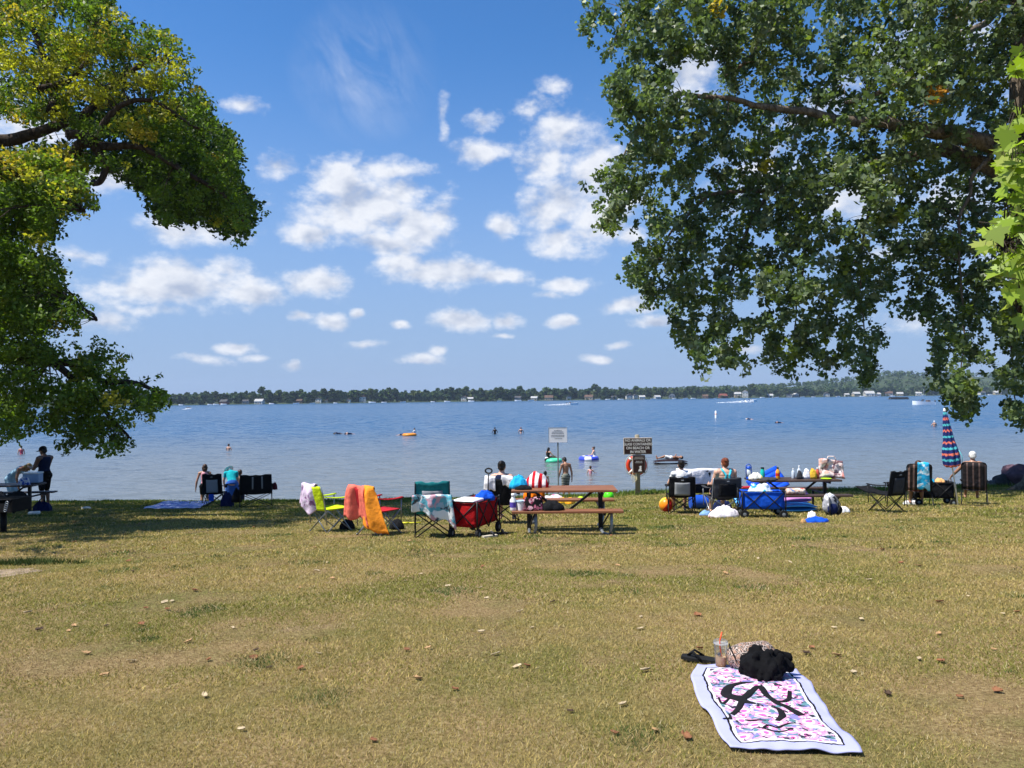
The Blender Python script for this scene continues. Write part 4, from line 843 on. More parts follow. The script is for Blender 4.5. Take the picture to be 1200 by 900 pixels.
def person(label, loc_, rz, H=1.7, pose=None, sk='fair', w=1.0, hair='brown', hairdo='short', clothes=(), group=None, child=False, fdir=None, voxel=.011, hat=None):
    b = Body(H, pose, w, child); root = thing('person', label, 'person', loc_, rz, group); mb = MB(); J = b.J
    b.torso(mb)
    mb.capsule(J['shL'].lerp(J['neck'], .25), .036*H*w, J['shR'].lerp(J['neck'], .25), .036*H*w); mb.capsule(J['hipL'], .062*H*w, J['hipR'], .062*H*w)
    for sd in 'LR': mb.ball(J['sh'+sd], .034*H*w, 10, 8); b.leg(mb, sd); b.foot(mb, sd, fdir); b.arm(mb, sd); b.hand(mb, sd); mb.capsule(J['sh'+sd], .032*H*w, b.spine(.9), .04*H*w)
    b.head(mb); remesh(mb, 'body', SK[sk], root, voxel, 4)
    M = b.headM(); hH = H*b.hs; h = J['head']; at_ = lambda x, y, z: h+M@V(x*hH, y*hH, z*hH)
    for q in (-1, 1): MB().ball(at_(q*.018, .0515, .004), .0065*hH, 8, 6).build('eye', EYE, root, True)
    if hairdo != 'bald':
        mb = MB(); mb.ball(at_(0, -.014, .022), (.050*hH, .058*hH, .052*hH), 16, 12, M, .10, 5, 3); mb.ball(at_(0, -.034, -.006), (.044*hH, .036*hH, .045*hH), 12, 9, M)
        if hairdo == 'bun': mb.ball(at_(0, -.062, .040), .030*hH, 12, 9, None, .2, 4, 1)
        if hairdo == 'long':
            mb.capsule(at_(0, -.045, -.01), .042*hH, at_(0, -.058, -.10), .034*hH); mb.capsule(at_(0, -.055, -.09), .036*hH, at_(0, -.05, -.17), .016*hH)
        if hairdo == 'bob': mb.capsule(at_(-.03, -.03, -.01), .034*hH, at_(-.034, -.03, -.06), .02*hH); mb.capsule(at_(.03, -.03, -.01), .034*hH, at_(.034, -.03, -.06), .02*hH); mb.ball(at_(0, -.045, -.045), (.04*hH, .03*hH, .03*hH), 12, 8, M)
        if hairdo == 'pony': mb.capsule(at_(0, -.06, .02), .018*hH, at_(0, -.085, -.08), .010*hH)
        remesh(mb, 'hair', HAIR[hair], root, .010, 3)
    if hat:
        mb = MB(); mb.ball(at_(0, -.008, .030), (.056*hH, .064*hH, .052*hH), 16, 12, M); kind, hm = hat
        if kind == 'cap': mb.ball(at_(0, (-.075 if kind == 'capback' else .078), .026), (.040*hH, .046*hH, .006*hH), 14, 6, M)
        else: mb.ball(at_(0, -.004, .022), (.105*hH, .11*hH, .009*hH), 18, 6, M)
        remesh(mb, 'hat', hm, root, .008, 3)
    for it in clothes:
        nm, m_ = it[0], it[1]; mb = MB()
        if nm == 'shirt': b.torso(mb, .12, .93, .013); [(b.arm(mb, sd, 0, .5, .012, False), mb.capsule(J['sh'+sd], .034*H*w+.011, b.spine(.88), .04*H*w+.01)) for sd in 'LR']
        elif nm == 'long_sleeved_shirt': b.torso(mb, .05, .93, .014); [(b.arm(mb, sd, 0, 1, .012, True), mb.capsule(J['sh'+sd], .034*H*w+.011, b.spine(.88), .04*H*w+.01)) for sd in 'LR']
        elif nm == 'tank_top': b.torso(mb, .05, .86, .012)
        elif nm == 'bikini_top': b.torso(mb, .60, .72, .006, 5)
        elif nm == 'swimsuit': b.torso(mb, -0.0, .78, .006); mb.capsule(J['hipL'], .062*H*w+.008, J['hipR'], .062*H*w+.008)
        elif nm == 'bikini_bottom': b.torso(mb, 0, .10, .008, 4); mb.capsule(J['hipL'], .060*H*w+.008, J['hipR'], .060*H*w+.008)
        elif nm in ('shorts', 'swim_shorts'): b.torso(mb, 0, .2, .014, 6); mb.capsule(J['hipL'], .062*H*w+.012, J['hipR'], .062*H*w+.012); [b.leg(mb, sd, 0, it[2] if len(it) > 2 else .75, .018, False) for sd in 'LR']
        elif nm == 'trousers': b.torso(mb, 0, .2, .012, 6); mb.capsule(J['hipL'], .062*H*w+.012, J['hipR'], .062*H*w+.012); [b.leg(mb, sd, 0, 1, .014, True) for sd in 'LR']
        elif nm in ('dress', 'skirt'):
            if nm == 'dress': b.torso(mb, .1, .80, .014)
            else: b.torso(mb, .05, .25, .014, 5)
            kl, kr = J['hipL'].lerp(J['knL'], .95), J['hipR'].lerp(J['knR'], .95)
            for f in np.linspace(0, 1, 7): a_, c_ = J['hipL'].lerp(kl, float(f)), J['hipR'].lerp(kr, float(f)); mb.capsule(a_, .062*H*w+.02, c_, .062*H*w+.02)
        elif nm == 'straps':
            for q in (-1, 1): mb.tube([b.spine(.6)+V(q*.03*H, -.062*H*w-.004, 0), b.spine(.8)+V(q*.022*H, -.068*H*w-.004, 0), b.spine(.93)+V(q*.05*H, -.05*H*w-.006, .01*H), b.spine(.95)+V(q*.055*H, 0, .03*H)], .016*H, 6)
            mb.tube([b.spine(.58)+V(-.1*H*w, -.02*H, 0), b.spine(.58)+V(0, -.064*H*w, 0), b.spine(.58)+V(.1*H*w, -.02*H, 0)], .03*H, 8)
        remesh(mb, nm, m_, root, .011, 4)
    return root
SIT = dict(pel=(0, -.05, .285), waist=(0, -.075, .36), chest=(0, -.10, .485), neck=(0, -.10, .585), head=(0, -.085, .675), shL=(-.108, -.10, .555), shR=(.108, -.10, .555), elL=(-.15, -.05, .41), wrL=(-.15, .09, .39), elR=(.15, -.05, .41), wrR=(.15, .09, .39),
           hipL=(-.055, -.03, .275), knL=(-.075, .20, .29), anL=(-.08, .24, .045), hipR=(.055, -.03, .275), knR=(.075, .20, .29), anR=(.08, .24, .045))
def pz(**k): d = dict(k); return d
def sit(**k): d = dict(SIT); d.update(k); return d
CL_ = {k: cloth('cloth_'+k, c, var=.15) for k, c in dict(black='#141416', navy='#1b2440', white='#dcdcdc', teal='#18a3ae', blue='#2f5aa8', lightblue='#8fb4cc', pink='#d79aa6', rose='#c2566a', grey='#77797c', green='#3c4a36', red='#9a2c2c', orange='#d8702a', purple='#8b7ab8', tealstrap='#3fb2c4', khaki='#8a8064').items()}
CL_['striped'] = cloth('cloth_striped', '#2c3330', stripes=(14, '#a7aa9c', .62), axis=2)
# --- on the shore
gp = G(52, 594)
person('man in dark tank top and cap standing at the far left table', (gp.x, gp.y, gp.z), R(75), 1.88, pz(shL=(-.122, -.005, .805), shR=(.122, -.005, .805), elL=(-.15, .06, .64), wrL=(-.10, .20, .66), elR=(.14, .07, .65), wrR=(.08, .20, .665), head=(0, .03, .925), look=(0, 1, -.35), anL=(-.07, -.05, .045), knL=(-.06, -.01, .285)), 'brown', 1.22, 'black', 'short', [('tank_top', CL_['navy']), ('shorts', CL_['black'], .9)], hat=('cap', CL_['black']))
gp = G(22, 592)
person('blond woman in strapless light blue dress bending over the far left table', (gp.x-.1, gp.y-.1, gp.z), R(-90), 1.68, pz(pel=(0, -.06, .53), waist=(0, 0, .60), chest=(0, .11, .675), neck=(0, .20, .715), head=(0, .285, .735), look=(0, .75, -.65), shL=(-.10, .165, .70), shR=(.10, .165, .70), elL=(-.13, .20, .55), wrL=(-.10, .32, .56), elR=(.13, .14, .54), wrR=(.12, .16, .40), hipL=(-.055, -.055, .51), hipR=(.055, -.055, .51)), 'tan', 1.08, 'blond', 'bob', [('dress', CL_['lightblue'])])
def wade(px, py, **k): q = W(px, py); return q
# people at the water's edge behind the black chairs
def onbeach(px, d): q = at(px, 560, d); return Vector((q.x, q.y, gz(q.x, q.y)))
q = onbeach(240, 27.05); person('brown haired woman in pale top and black shorts left of the tall black chair', q, R(8), 1.62, pz(elL=(-.16, -.03, .63), wrL=(-.185, -.01, .48), look=(-.2, 1, 0)), 'tan', .95, 'brown', 'bob', [('tank_top', CL_['pink']), ('shorts', CL_['black'], .6)])
q = onbeach(272, 26.95); person('person in turquoise shirt and white hat bending over between two black chairs', q, R(20), 1.62, pz(pel=(0, -.05, .53), waist=(0, -.02, .60), chest=(-.02, .06, .70), neck=(-.03, .13, .77), head=(-.06, .19, .81), look=(-.5, .7, -.6), shL=(-.13, .09, .75), shR=(.085, .09, .75), elL=(-.17, .12, .60), wrL=(-.16, .16, .46), elR=(.12, .12, .60), wrR=(.12, .18, .47)), 'fair', 1.15, 'white', 'short', [('shirt', CL_['teal']), ('skirt', CL_['blue'])], hat=('brim', CL_['white']))
q = onbeach(281, 27.5); person('boy with bare shoulders standing just behind the person in turquoise', q, R(-10), 1.60, pz(look=(-.3, 1, 0)), 'tan', .9, 'brown', 'short', [('swim_shorts', CL_['navy'], .8)])
q = onbeach(663, 33.2); q.z = max(q.z, WATER-.08); person('bare-chested man in striped swim shorts standing at the water right of the white sign', q, R(25), 1.80, pz(head=(-.01, .045, .915), look=(-.25, 1, -.6), elR=(.15, -.03, .62), wrR=(.17, .0, .47), elL=(-.145, .03, .625), wrL=(-.135, .11, .49), knR=(.06, .04, .29), anR=(.07, -.06, .05)), 'tan', 1.0, 'black', 'short', [('swim_shorts', CL_['striped'], .85)])
q = onbeach(639, 33.0); q.z = max(q.z, WATER-.1); person('small boy in dark shorts standing at the water left of the white sign', q, R(-30), 1.22, pz(elL=(-.18, .03, .66), wrL=(-.23, .10, .56), elR=(.17, -.06, .66), wrR=(.14, -.02, .54)), 'dark', .95, 'black', 'short', [('swim_shorts', CL_['black'], .8)], child=True)
# --- bathers: their feet are on the lake bed or they swim
def bather(label, px, py, up=.75, H=1.7, rz=0.0, pose=None, **k):
    q = W(px, py); return person(label, (q.x, q.y, WATER-(H-up)), rz, H, pose, voxel=.02, **k)
def swimmer(label, px, py, rz=PI/2, sk='fair', hair='brown', suit='navy'):
    q = W(px, py); p = person(label, (q.x, q.y, WATER-.10), rz, 1.7, pz(head=(0, .07, .915), look=(0, .8, .7), elL=(-.17, .10, .86), wrL=(-.15, .14, 1.0), elR=(.16, .0, .70), wrR=(.16, .03, .58)), sk, 1.0, hair, 'short', [('swimsuit', CL_[suit])], voxel=.02)
    p.rotation_euler = (R(-80), 0, rz); return p
UPW = pz(elL=(-.19, .03, .66), wrL=(-.17, .12, .58), elR=(.19, .03, .66), wrR=(.17, .12, .58))
bather('bather in a red top standing in the water at the far left', 25, 532, .70, 1.65, R(20), sk='fair', hair='black', clothes=[('swimsuit', CL_['rose'])])
bather('bare-backed bather wading alone above the tall black chair', 268, 527, .52, 1.7, R(-20), UPW, sk='fair', hair='brown', clothes=[('swim_shorts', CL_['navy'])])
swimmer('dark haired swimmer at the left of the far swimming group', 406, 508.5, R(85), 'dark', 'black')
swimmer('pale swimmer just right of the dark haired one', 419, 508.5, R(120), 'fair', 'brown')
swimmer('swimmer with head up just left of the orange float', 461, 510, R(-90), 'tan', 'brown')
bather('bather in dark swimsuit standing in the lake, left of the upright pair', 580, 508.5, .80, 1.72, R(10), UPW, sk='dark', hair='black', clothes=[('swimsuit', CL_['black'])])
bather('pale bather standing in the lake, right of the upright pair', 610.5, 507.5, .72, 1.7, R(-10), UPW, sk='fair', hair='auburn', clothes=[('bikini_top', CL_['navy'])])
bather('pale broad bather with white cap seen from behind, wading by the folded beach umbrella', 1095, 500, .75, 1.75, R(-5), UPW, sk='fair', w=1.2, hair='white', hairdo='short', clothes=[('swim_shorts', CL_['navy'])], hat=('cap', CL_['white']))
swimmer('swimmer with white cap right of the white buoy', 885, 491.5, R(60), 'fair', 'white')
swimmer('swimmer stretched out in the open water right of the white capped one', 921, 495.5, R(90), 'tan', 'black')
bather('small child in pink swimsuit wading below the blue swim ring', 692, 555, .42, 1.15, R(-15), pz(elR=(.17, .05, .70), wrR=(.23, .10, .68), elL=(-.17, .04, .66), wrL=(-.2, .08, .56)), sk='fair', hair='brown', clothes=[('swimsuit', CL_['pink'])], child=True)
FLO = pz(pel=(0, -.12, .56), waist=(0, -.15, .62), chest=(0, -.13, .735), hipL=(-.055, -.11, .55), hipR=(.055, -.11, .55), knL=(-.09, .10, .62), anL=(-.10, .28, .54), knR=(.09, .10, .62), anR=(.10, .28, .54), shL=(-.108, -.12, .80), shR=(.108, -.12, .80), neck=(0, -.12, .835), head=(0, -.10, .93), elL=(-.19, -.06, .68), wrL=(-.2, .06, .62), elR=(.19, -.06, .68), wrR=(.2, .06, .62))
q = W(647, 540); person('dark haired woman riding the green and white float behind the white sign', (q.x-.1, q.y, WATER-.70), R(-50), 1.62, FLO, 'tan', 1.0, 'black', 'long', [('swimsuit', CL_['black'])], voxel=.016)
q = W(690, 537.5); person('sunbather lying back in the blue and white swim ring', (q.x+.15, q.y, WATER-.83), R(75), 1.66, FLO, 'fair', 1.05, 'brown', 'bun', [('swimsuit', CL_['white'])], voxel=.016)
q = W(482, 509.5); person('person in a white shirt sitting on the small orange float', (q.x+.25, q.y, WATER-.86), R(60), 1.66, FLO, 'tan', 1.0, 'black', 'short', [('shirt', CL_['white'])], voxel=.02)
q = W(785, 543); rp = person('sunburnt person in white shorts lying on the dark raft', (q.x-.86, q.y, WATER+.36), 0, 1.72, pz(elL=(-.17, .05, .64), wrL=(-.1, .1, .7), elR=(.17, .03, .64), wrR=(.12, .05, .50), knL=(-.06, .07, .30)), 'tan', 1.1, 'black', 'short', [('swim_shorts', CL_['white'], .8)], voxel=.016)
rp.rotation_euler = (R(90), R(0), R(90))
# ------------------------------------------------------------------ things on the lawn
BLK = mat('black_steel', '#1b1c1e', .45, .15, 20, metal=.3, bump=.05); STEEL = mat('grey_steel', '#9a9ea2', .35, .12, 20, metal=.7, bump=.05); GALV = mat('galvanised', '#8b8f90', .5, .25, 14, metal=.5, bump=.1)
RUB = mat('black_rubber', '#161616', .8, .2, 30); PLW = mat('white_plastic', '#e6e6e4', .4, .05, 6, bump=.03); PLB = mat('blue_plastic', '#1d4fb5', .35, .1, 6, bump=.05)
F = {k: cloth('fabric_'+k, c, var=.2) for k, c in dict(black='#17181b', charcoal='#3a3b3f', teal='#1d6f74', lime='#b9cf1c', crimson='#a8222c', red='#9a1217', blue='#1450c0', navy='#19244e', grey='#7d7f86', maroon='#5b1f26', coral='#dd6f5e', amber='#f0922c', lilac='#d9c3dd', white='#e9e7ea', orange='#f07a10', pinkwhite='#e9c9d2', turq='#25a8d8').items()}
MESHG = mat('grey_mesh', '#8d9094', .8, .15, 200, bump=.4, bscale=500)
def gp_(px, py): return G(px, py)
def camp_chair(label, p, rz, fab, H=.92, Wd=.56, frame=BLK, panel=None, emblem=False, cup=True, armf=None, stripes=0, legrest=False, group=None):
    t = thing('camp_chair', label, 'camp chair', p, rz, group); w = Wd/2; zs = .43; armf = armf or fab
    C4 = [(-w, -.27), (w, -.27), (w, .25), (-w, .25)]
    for a, b in ((0, 1), (1, 0), (1, 2), (2, 1), (2, 3), (3, 2), (3, 0), (0, 3)):
        (x0, y0), (x1, y1) = C4[a], C4[b]
        mb = MB(); mb.tube([(x0, y0, .012), (x1*.97, y1*.94, zs-.01)], .0105, 8); mb.ball((x0, y0, .016), (.022, .022, .016), 8, 6); mb.build('leg', frame, t, True)
    for s in (-1, 1):
        MB().tube([(s*w, -.265, .16), (s*w*.98, -.29, zs), (s*w*.97, -.34, .70), (s*w*.95, -.385, H-.01)], .0115, 8).build('back_pole', frame, t, True)
        MB().tube([(s*w, .25, .20), (s*w*1.03, .255, .63)], .0105, 8).build('arm_post', frame, t, True)
        g = []
        for i in range(9):
            f = i/8; g.append([(s*(w+(j-1)*.045), -.33+f*.61, .66-.025*math.sin(PI*f)-.03*f+.012*(j == 1)) for j in range(3)])
        ar = MB().sheet(g, .010).build('armrest', armf, t, True)
        if cup and s > 0: MB().lathe([(.038, -.10), (.045, 0), (.040, 0), (.034, -.095)], (s*w*1.02, .16, .655), 14).build('cup_holder', armf, ar, True)
    g = [[((j/6-.5)*2*w*.97, -.27+.52*i/8, zs-.055*math.sin(PI*j/6)*math.sin(PI*min(1, .12+i/8*.9))) for j in range(7)] for i in range(9)]
    MB().sheet(g, .014).build('seat', fab, t, True)
    g = []
    for i in range(12):
        f = i/11; z = zs-.02+f*(H-zs+.02); yb = -.275-.11*f; g.append([((j/10-.5)*2*w*(.98-.03*f), yb-.045*math.sin(PI*j/10)*(1-.3*f)+.010*noise.noise(Vector((j*.5, i*.45, H*9))), z-.022*math.sin(PI*j/10)*f+(.012*math.sin(j*1.9+i) if i == 11 else 0)) for j in range(11)])
    bk = MB().sheet(g, .016).build('backrest', fab, t, True)
    if panel is not None:
        q = [[Vector(g[i][j])+Vector((0, -.016, 0)) for j in range(2, 9)] for i in range(1, 9)]; MB().sheet(q, .006).build('mesh_panel', panel, bk, True)
    for k in range(stripes):
        j = 4 if k == 0 else 7
        q = [[Vector(g[i][j])+Vector((dx, -.015, 0)) for dx in (-.02, 0, .02)] for i in range(3, 11)]; MB().sheet(q, .006).build('piping_strip', MESHG, bk, True)
    if emblem:
        c = Vector(g[10][5])+Vector((0, -.014, -.02)); MB().prism([(-.035, -.014), (-.012, .016), (0, 0), (.012, .02), (.035, -.014)], 0, .004, Matrix(((1, 0, 0), (0, 0, 1), (0, 1, 0))), c).build('emblem', MESHG, bk)
    if legrest:
        q = [[((j/4-.5)*w*1.5, .25+.42*i/6, zs+.10*(i/6)**2-.02*math.sin(PI*j/4)) for j in range(5)] for i in range(7)]; MB().sheet(q, .03).build('leg_rest', fab, t, True)
    return t
def drape(name, label, cat, p, rz, m, x0, x1, topz, ytop, rear, front, skew=0., wave=.022, flare=.0, lean=.10, seed=0, ragged=.08, k=17, group=None, gather=0.):
    g = []; nu, nv = 16, 26
    for i in range(nu):
        u = i/(nu-1); x = x0+(x1-x0)*u; R_ = rear*(1+ragged*noise.noise(Vector((u*2.5, seed, 0)))*2+ragged*(u-.5)); Fr = front; row = []
        for j in range(nv):
            s = -Fr+(Fr+R_)*j/(nv-1); wv = wave*(math.sin(x*k+seed*1.7+.8*noise.noise(Vector((x*4, s*3, seed))))+.5*math.sin(x*k*2.3+seed))*min(1, abs(s)/.14)
            xx = x+skew*s+flare*(u-.5)*max(0, s)-gather*(u-.5)*max(0, s)
            if s < -.03: q = (xx, ytop+.035-lean*s*.3+wv*.4, topz+s+.03)
            elif s > .03: q = (xx, ytop-.035+lean*(s)-.0-wv-.012*math.sin(PI*min(1, s/R_)), topz-s+.03)
            else: a = s/.03*PI/2; q = (xx, ytop-.035*math.sin(a), topz+.03*math.cos(a)-.0+.008*math.sin(x*k))
            row.append(q)
        g.append(row)
    return solo(MB().sheet(g, .007), name, m, label, cat, p, rz, group, True)
def heap(name, label, cat, p, rz, m, sx, sy, sz, seed=0, amp=.35, group=None, irr=.28):
    vs = []; n1_, n2_ = 56, 24; mb = MB(); fs = [(0, 1+k, 1+(k+1) % n1_) for k in range(n1_)]
    def hgt(x, y, r):
        u, v = x/sx, y/sy; w1, w2 = noise.noise(Vector((u*3, v*3, seed+4))), noise.noise(Vector((u*3, v*3, seed+8)))
        q = amp*noise.noise(Vector((u*2.4, v*2.4, seed*1.7)))+.8*amp*(.28-abs(noise.noise(Vector((u*3.4+.7*w1, v*3.4+.7*w2, seed)))))+.5*amp*(.25-abs(noise.noise(Vector((u*7+w2, v*7+w1, seed+2)))))+.18*amp*noise.noise(Vector((u*14, v*14, seed*2.2)))
        return sz*max(0, 1-r**2.6)**.6*max(.55, min(1.3, .95+q))+.006
    vs.append((0, 0, hgt(0, 0, 0)))
    for i in range(1, n2_+1):
        r = i/n2_
        for k in range(n1_):
            a = 2*PI*k/n1_; rr = r*(1+irr*noise.noise(Vector((math.cos(a)*1.3, math.sin(a)*1.3, seed*3.1)))+.5*irr*noise.noise(Vector((math.cos(a)*3.5, math.sin(a)*3.5, seed*1.3)))); x, y = sx*rr*math.cos(a), sy*rr*math.sin(a)
            vs.append((x, y, hgt(x, y, r) if i < n2_ else -.01))
    for i in range(n2_-1):
        for k in range(n1_): fs.append((1+i*n1_+k, 1+(i+1)*n1_+k, 1+(i+1)*n1_+(k+1) % n1_, 1+i*n1_+(k+1) % n1_))
    fs.append(tuple(1+(n2_-1)*n1_+k for k in range(n1_-1, -1, -1)))
    mb.add(vs, fs); return solo(mb, name, m, label, cat, p, rz, group, True)
def wheel(t, c, r, wd, axis=(1, 0, 0)):
    Mt = frame(Vector(axis), Vector((0, 0, 1))) if True else None
    w = MB().lathe([(r*.55, -wd/2), (r*.92, -wd/2), (r, -wd*.25), (r, wd*.25), (r*.92, wd/2), (r*.55, wd/2)], c, 20, Mt).build('wheel', RUB, t, 'auto')
    MB().lathe([(r*.12, -wd*.62), (r*.58, -wd*.42), (r*.58, wd*.42), (r*.12, wd*.62)], c, 14, Mt).build('hub', GALV, w, 'auto')
def wagon(label, p, rz, fab, L=.90, Wd=.46, handle=True, deep=.36):
    t = thing('folding_wagon', label, 'wagon', p, rz); z0, z1 = .20, .20+deep; hw, hl = Wd/2, L/2; mb = MB()
    def wall(a, b, n_):
        g = []
        for i in range(9):
            f = i/8; g.append([(a[0]+(b[0]-a[0])*f+n_[0]*.022*math.sin(PI*f)*math.sin(PI*j/6), a[1]+(b[1]-a[1])*f+n_[1]*.022*math.sin(PI*f)*math.sin(PI*j/6), z0+(z1-z0)*j/6-.012*math.sin(PI*f)*(j == 6)) for j in range(7)])
        mb.sheet(g, .012)
    wall((-hw, -hl), (hw, -hl), (0, -1)); wall((hw, -hl), (hw, hl), (1, 0)); wall((hw, hl), (-hw, hl), (0, 1)); wall((-hw, hl), (-hw, -hl), (-1, 0)); mb.box((0, 0, z0+.01), (Wd-.02, L-.02, .02)); mb.build('tub', fab, t, True)
    mb = MB(); e = .025
    for x in (-hw-e, hw+e):
        for ya, yb in ((-hl, 0), (0, hl)): mb.tube([(x, ya, z0-.04), (x, yb, z1)], .011, 7); mb.tube([(x, yb, z0-.04), (x, ya, z1)], .011, 7)
        mb.tube([(x, -hl, z1+.005), (x, hl, z1+.005)], .012, 7)
    for y in (-hl-e, hl+e): mb.tube([(-hw, y, z0-.04), (hw, y, z1)], .011, 7); mb.tube([(hw, y, z0-.04), (-hw, y, z1)], .011, 7); mb.tube([(-hw, y, z1+.005), (hw, y, z1+.005)], .012, 7)
    for x in (-hw-e, hw+e):
        for y in (-hl-e, hl+e): mb.tube([(x, y, .11), (x, y, z1+.03)], .014, 8)
    mb.build('frame', BLK, t, True)
    for x in (-hw-.02, hw+.02):
        for y in (-hl+.02, hl-.02): wheel(t, (x, y, .092), .09, .05)
    if handle:
        h = MB().tube([(0, hl+.04, .24), (.0, hl+.10, .60), (0, hl+.14, .98)], .012, 8).build('handle', BLK, t, True)
        pts = [(.055*math.cos(a)*1.15, hl+.145, 1.02+.042*math.sin(a)) for a in np.linspace(0, 2*PI, 17)[:-1]]; MB().tube(pts, .014, 8, True).build('grip', RUB, h, True)
    return t
WOODR = None
def wood(name, c1, c2, rough=.55):
    m, t = new_mat(name); tc = t.n('ShaderNodeTexCoord').outputs['Object']; sc = t.n('ShaderNodeVectorMath', dict(operation='MULTIPLY'), i0=tc, i1=(1.2, 14, 14)).outputs[0]
    f = t.noise(2.2, 6, .65, sc, .8); c = t.ramp(f, [(.3, hexc(c1)), (.7, hexc(c2))])
    p = t.n('ShaderNodeBsdfPrincipled', None, Base_Color=c, Roughness=rough, Normal=t.n('ShaderNodeBump', None, Strength=.4, Distance=.004, Height=f).outputs[0]); out(t, p.outputs[0]); return m
W1 = wood('stained_wood', '#613820', '#96603a'); W2 = wood('dark_brown_boards', '#2e211b', '#4d3a30'); W3 = wood('weathered_post', '#6e6657', '#a39a86', .9)
def picnic_table(label, p, rz, L=1.83, wd_=W1, legm=BLK, curved=True):
    t = thing('picnic_table', label, 'picnic table', p, rz); hl = L/2; mb = MB()
    for k in range(5): mb.box((0, (k-2)*.148, .735), (L, .138, .042), bev=.006)
    mb.build('tabletop', wd_, t)
    for s in (-1, 1):
        mb = MB(); mb.box((.03, s*.72-.066, .445), (L+.03, .125, .042), bev=.006); mb.box((.03, s*.72+.066, .445), (L+.03, .125, .042), bev=.006); mb.build('bench_seat', wd_, t)
    for x in (-hl+.30, hl-.27):
        mb = MB(); mb.box((x, 0, .36), (.075, .075, .70), bev=.006); mb.box((x, 0, .69), (.05, .66, .045), bev=.006); mb.box((x, 0, .40), (.045, 1.62, .045), bev=.006)
        mb.build('centre_post', legm, t)
        for s in (-1, 1):
            if curved: pts = [(x+.12, s*.74, .42), (x+.12, s*.745, .16), (x+.09, s*.70, .045), (x+.0, s*.45, .03), (x, s*.06, .03)]
            else: pts = [(x, s*.74, .42), (x, s*.76, .03), (x, s*.80, .02)]
            MB().tube(pts, .026, 10).build('leg', GALV if curved else legm, t, True)
            MB().tube([(x+.10, s*.66, .405), (x+.02, s*.10, .10)], .014, 7).build('strut', legm, t, True)
    for s in (-1, 1): MB().box((s*hl*.36, 0, .545), (.04, .04, .60), (0, s*R(52), 0)).build('brace', legm, t)
    return t
# ---- left in the shade
p = gp_(6, 600); LTb = picnic_table('dark picnic table standing in the shade at the far left', (p.x, p.y, p.z), R(4), 1.83, W2, BLK, False); lz = p.z
for dx, dy, lab, m_, s in [(.95, -.52, 'black duffel bag on the near bench of the shaded table', F['black'], (.28, .14, .15)), (.35, -.58, 'charcoal bag slumped on the near bench of the shaded table, left of the duffel', F['charcoal'], (.24, .13, .17))]:
    heap('bag', lab, 'bag', (p.x+dx*.75, p.y+dy*1.2, lz+.47), R(5), m_, *s, seed=dx, amp=.25)
heap('bag', 'white and blue shopping bag on top of the shaded picnic table', 'bag', (p.x+.66, p.y-.22, lz+.757), 0, cloth('bag_print', '#d5d8e2', '#3b57b4', 14, .5), .15, .11, .20, 4, .3)
t = thing('cooler', 'pale blue hard cooler with white lid on the left of the shaded table', 'cooler', (p.x+.62, p.y+.22, lz+.757), R(6))
MB().box((0, 0, .14), (.42, .28, .26), bev=.02).build('body', mat('pale_blue_plastic', '#8fa9c9', .4, .06), t); MB().box((0, 0, .283), (.44, .30, .045), bev=.015).build('lid', PLW, t)
MB().tube([(-.215, 0, .20), (-.24, 0, .28), (-.21, 0, .31)], .01, 6).build('handle', PLW, t)
q = G(50, 599); heap('bag', 'black tote bag on the grass under the shaded picnic table', 'bag', (q.x, q.y, q.z), 0, F['navy'], .24, .18, .26, 9, .25)
q = G(40, 603); solo(MB().box((0, 0, .04), (.26, .16, .08), bev=.02), 'sandwich_box', PLW, 'small white box on the grass in front of the shaded table', 'box', (q.x, q.y, q.z), R(20))
q = G(101, 596); heap('paper_wrapper', 'crumpled white wrapper on the shaded grass right of the man in the cap', 'litter', (q.x, q.y, q.z), 0, PLW, .16, .07, .05, 2, .5)
q = G(4, 624); t = thing('park_grill', 'black steel park grill on a pedestal at the left edge', 'grill', (q.x, q.y, q.z), R(-4))
mb = MB(); mb.box((0, 0, .415), (.72, .50, .012)); mb.box((0, .244, .52), (.72, .012, .22)); mb.box((0, -.244, .49), (.72, .012, .16))
for s in (-1, 1): mb.box((s*.354, 0, .53), (.012, .476, .24))
GR = mat('sooty_steel', '#1f1d1c', .7, .35, 12, metal=.4); mb.build('firebox', GR, t); MB().tube([(0, 0, -.1), (0, 0, .41)], .055, 12).build('pedestal', GR, t, True)
mb = MB(); [mb.tube([(x, -.22, .645), (x, .22, .645)], .007, 6) for x in np.linspace(-.33, .33, 19)]; mb.box((0, -.235, .645), (.70, .03, .014)); mb.box((0, .235, .645), (.70, .03, .014)); mb.build('grate', GR, t)
for s in (-.30, .30):
    mb = MB(); [mb.tube([(s+.028*math.cos(a), -.30-.012*k+.0, .60-.035*k+.02*math.sin(a)) for a in np.linspace(0, 2*PI, 11)[:-1]], .009, 6, True) for k in range(5)]; mb.build('coil_handle', STEEL, t, True)
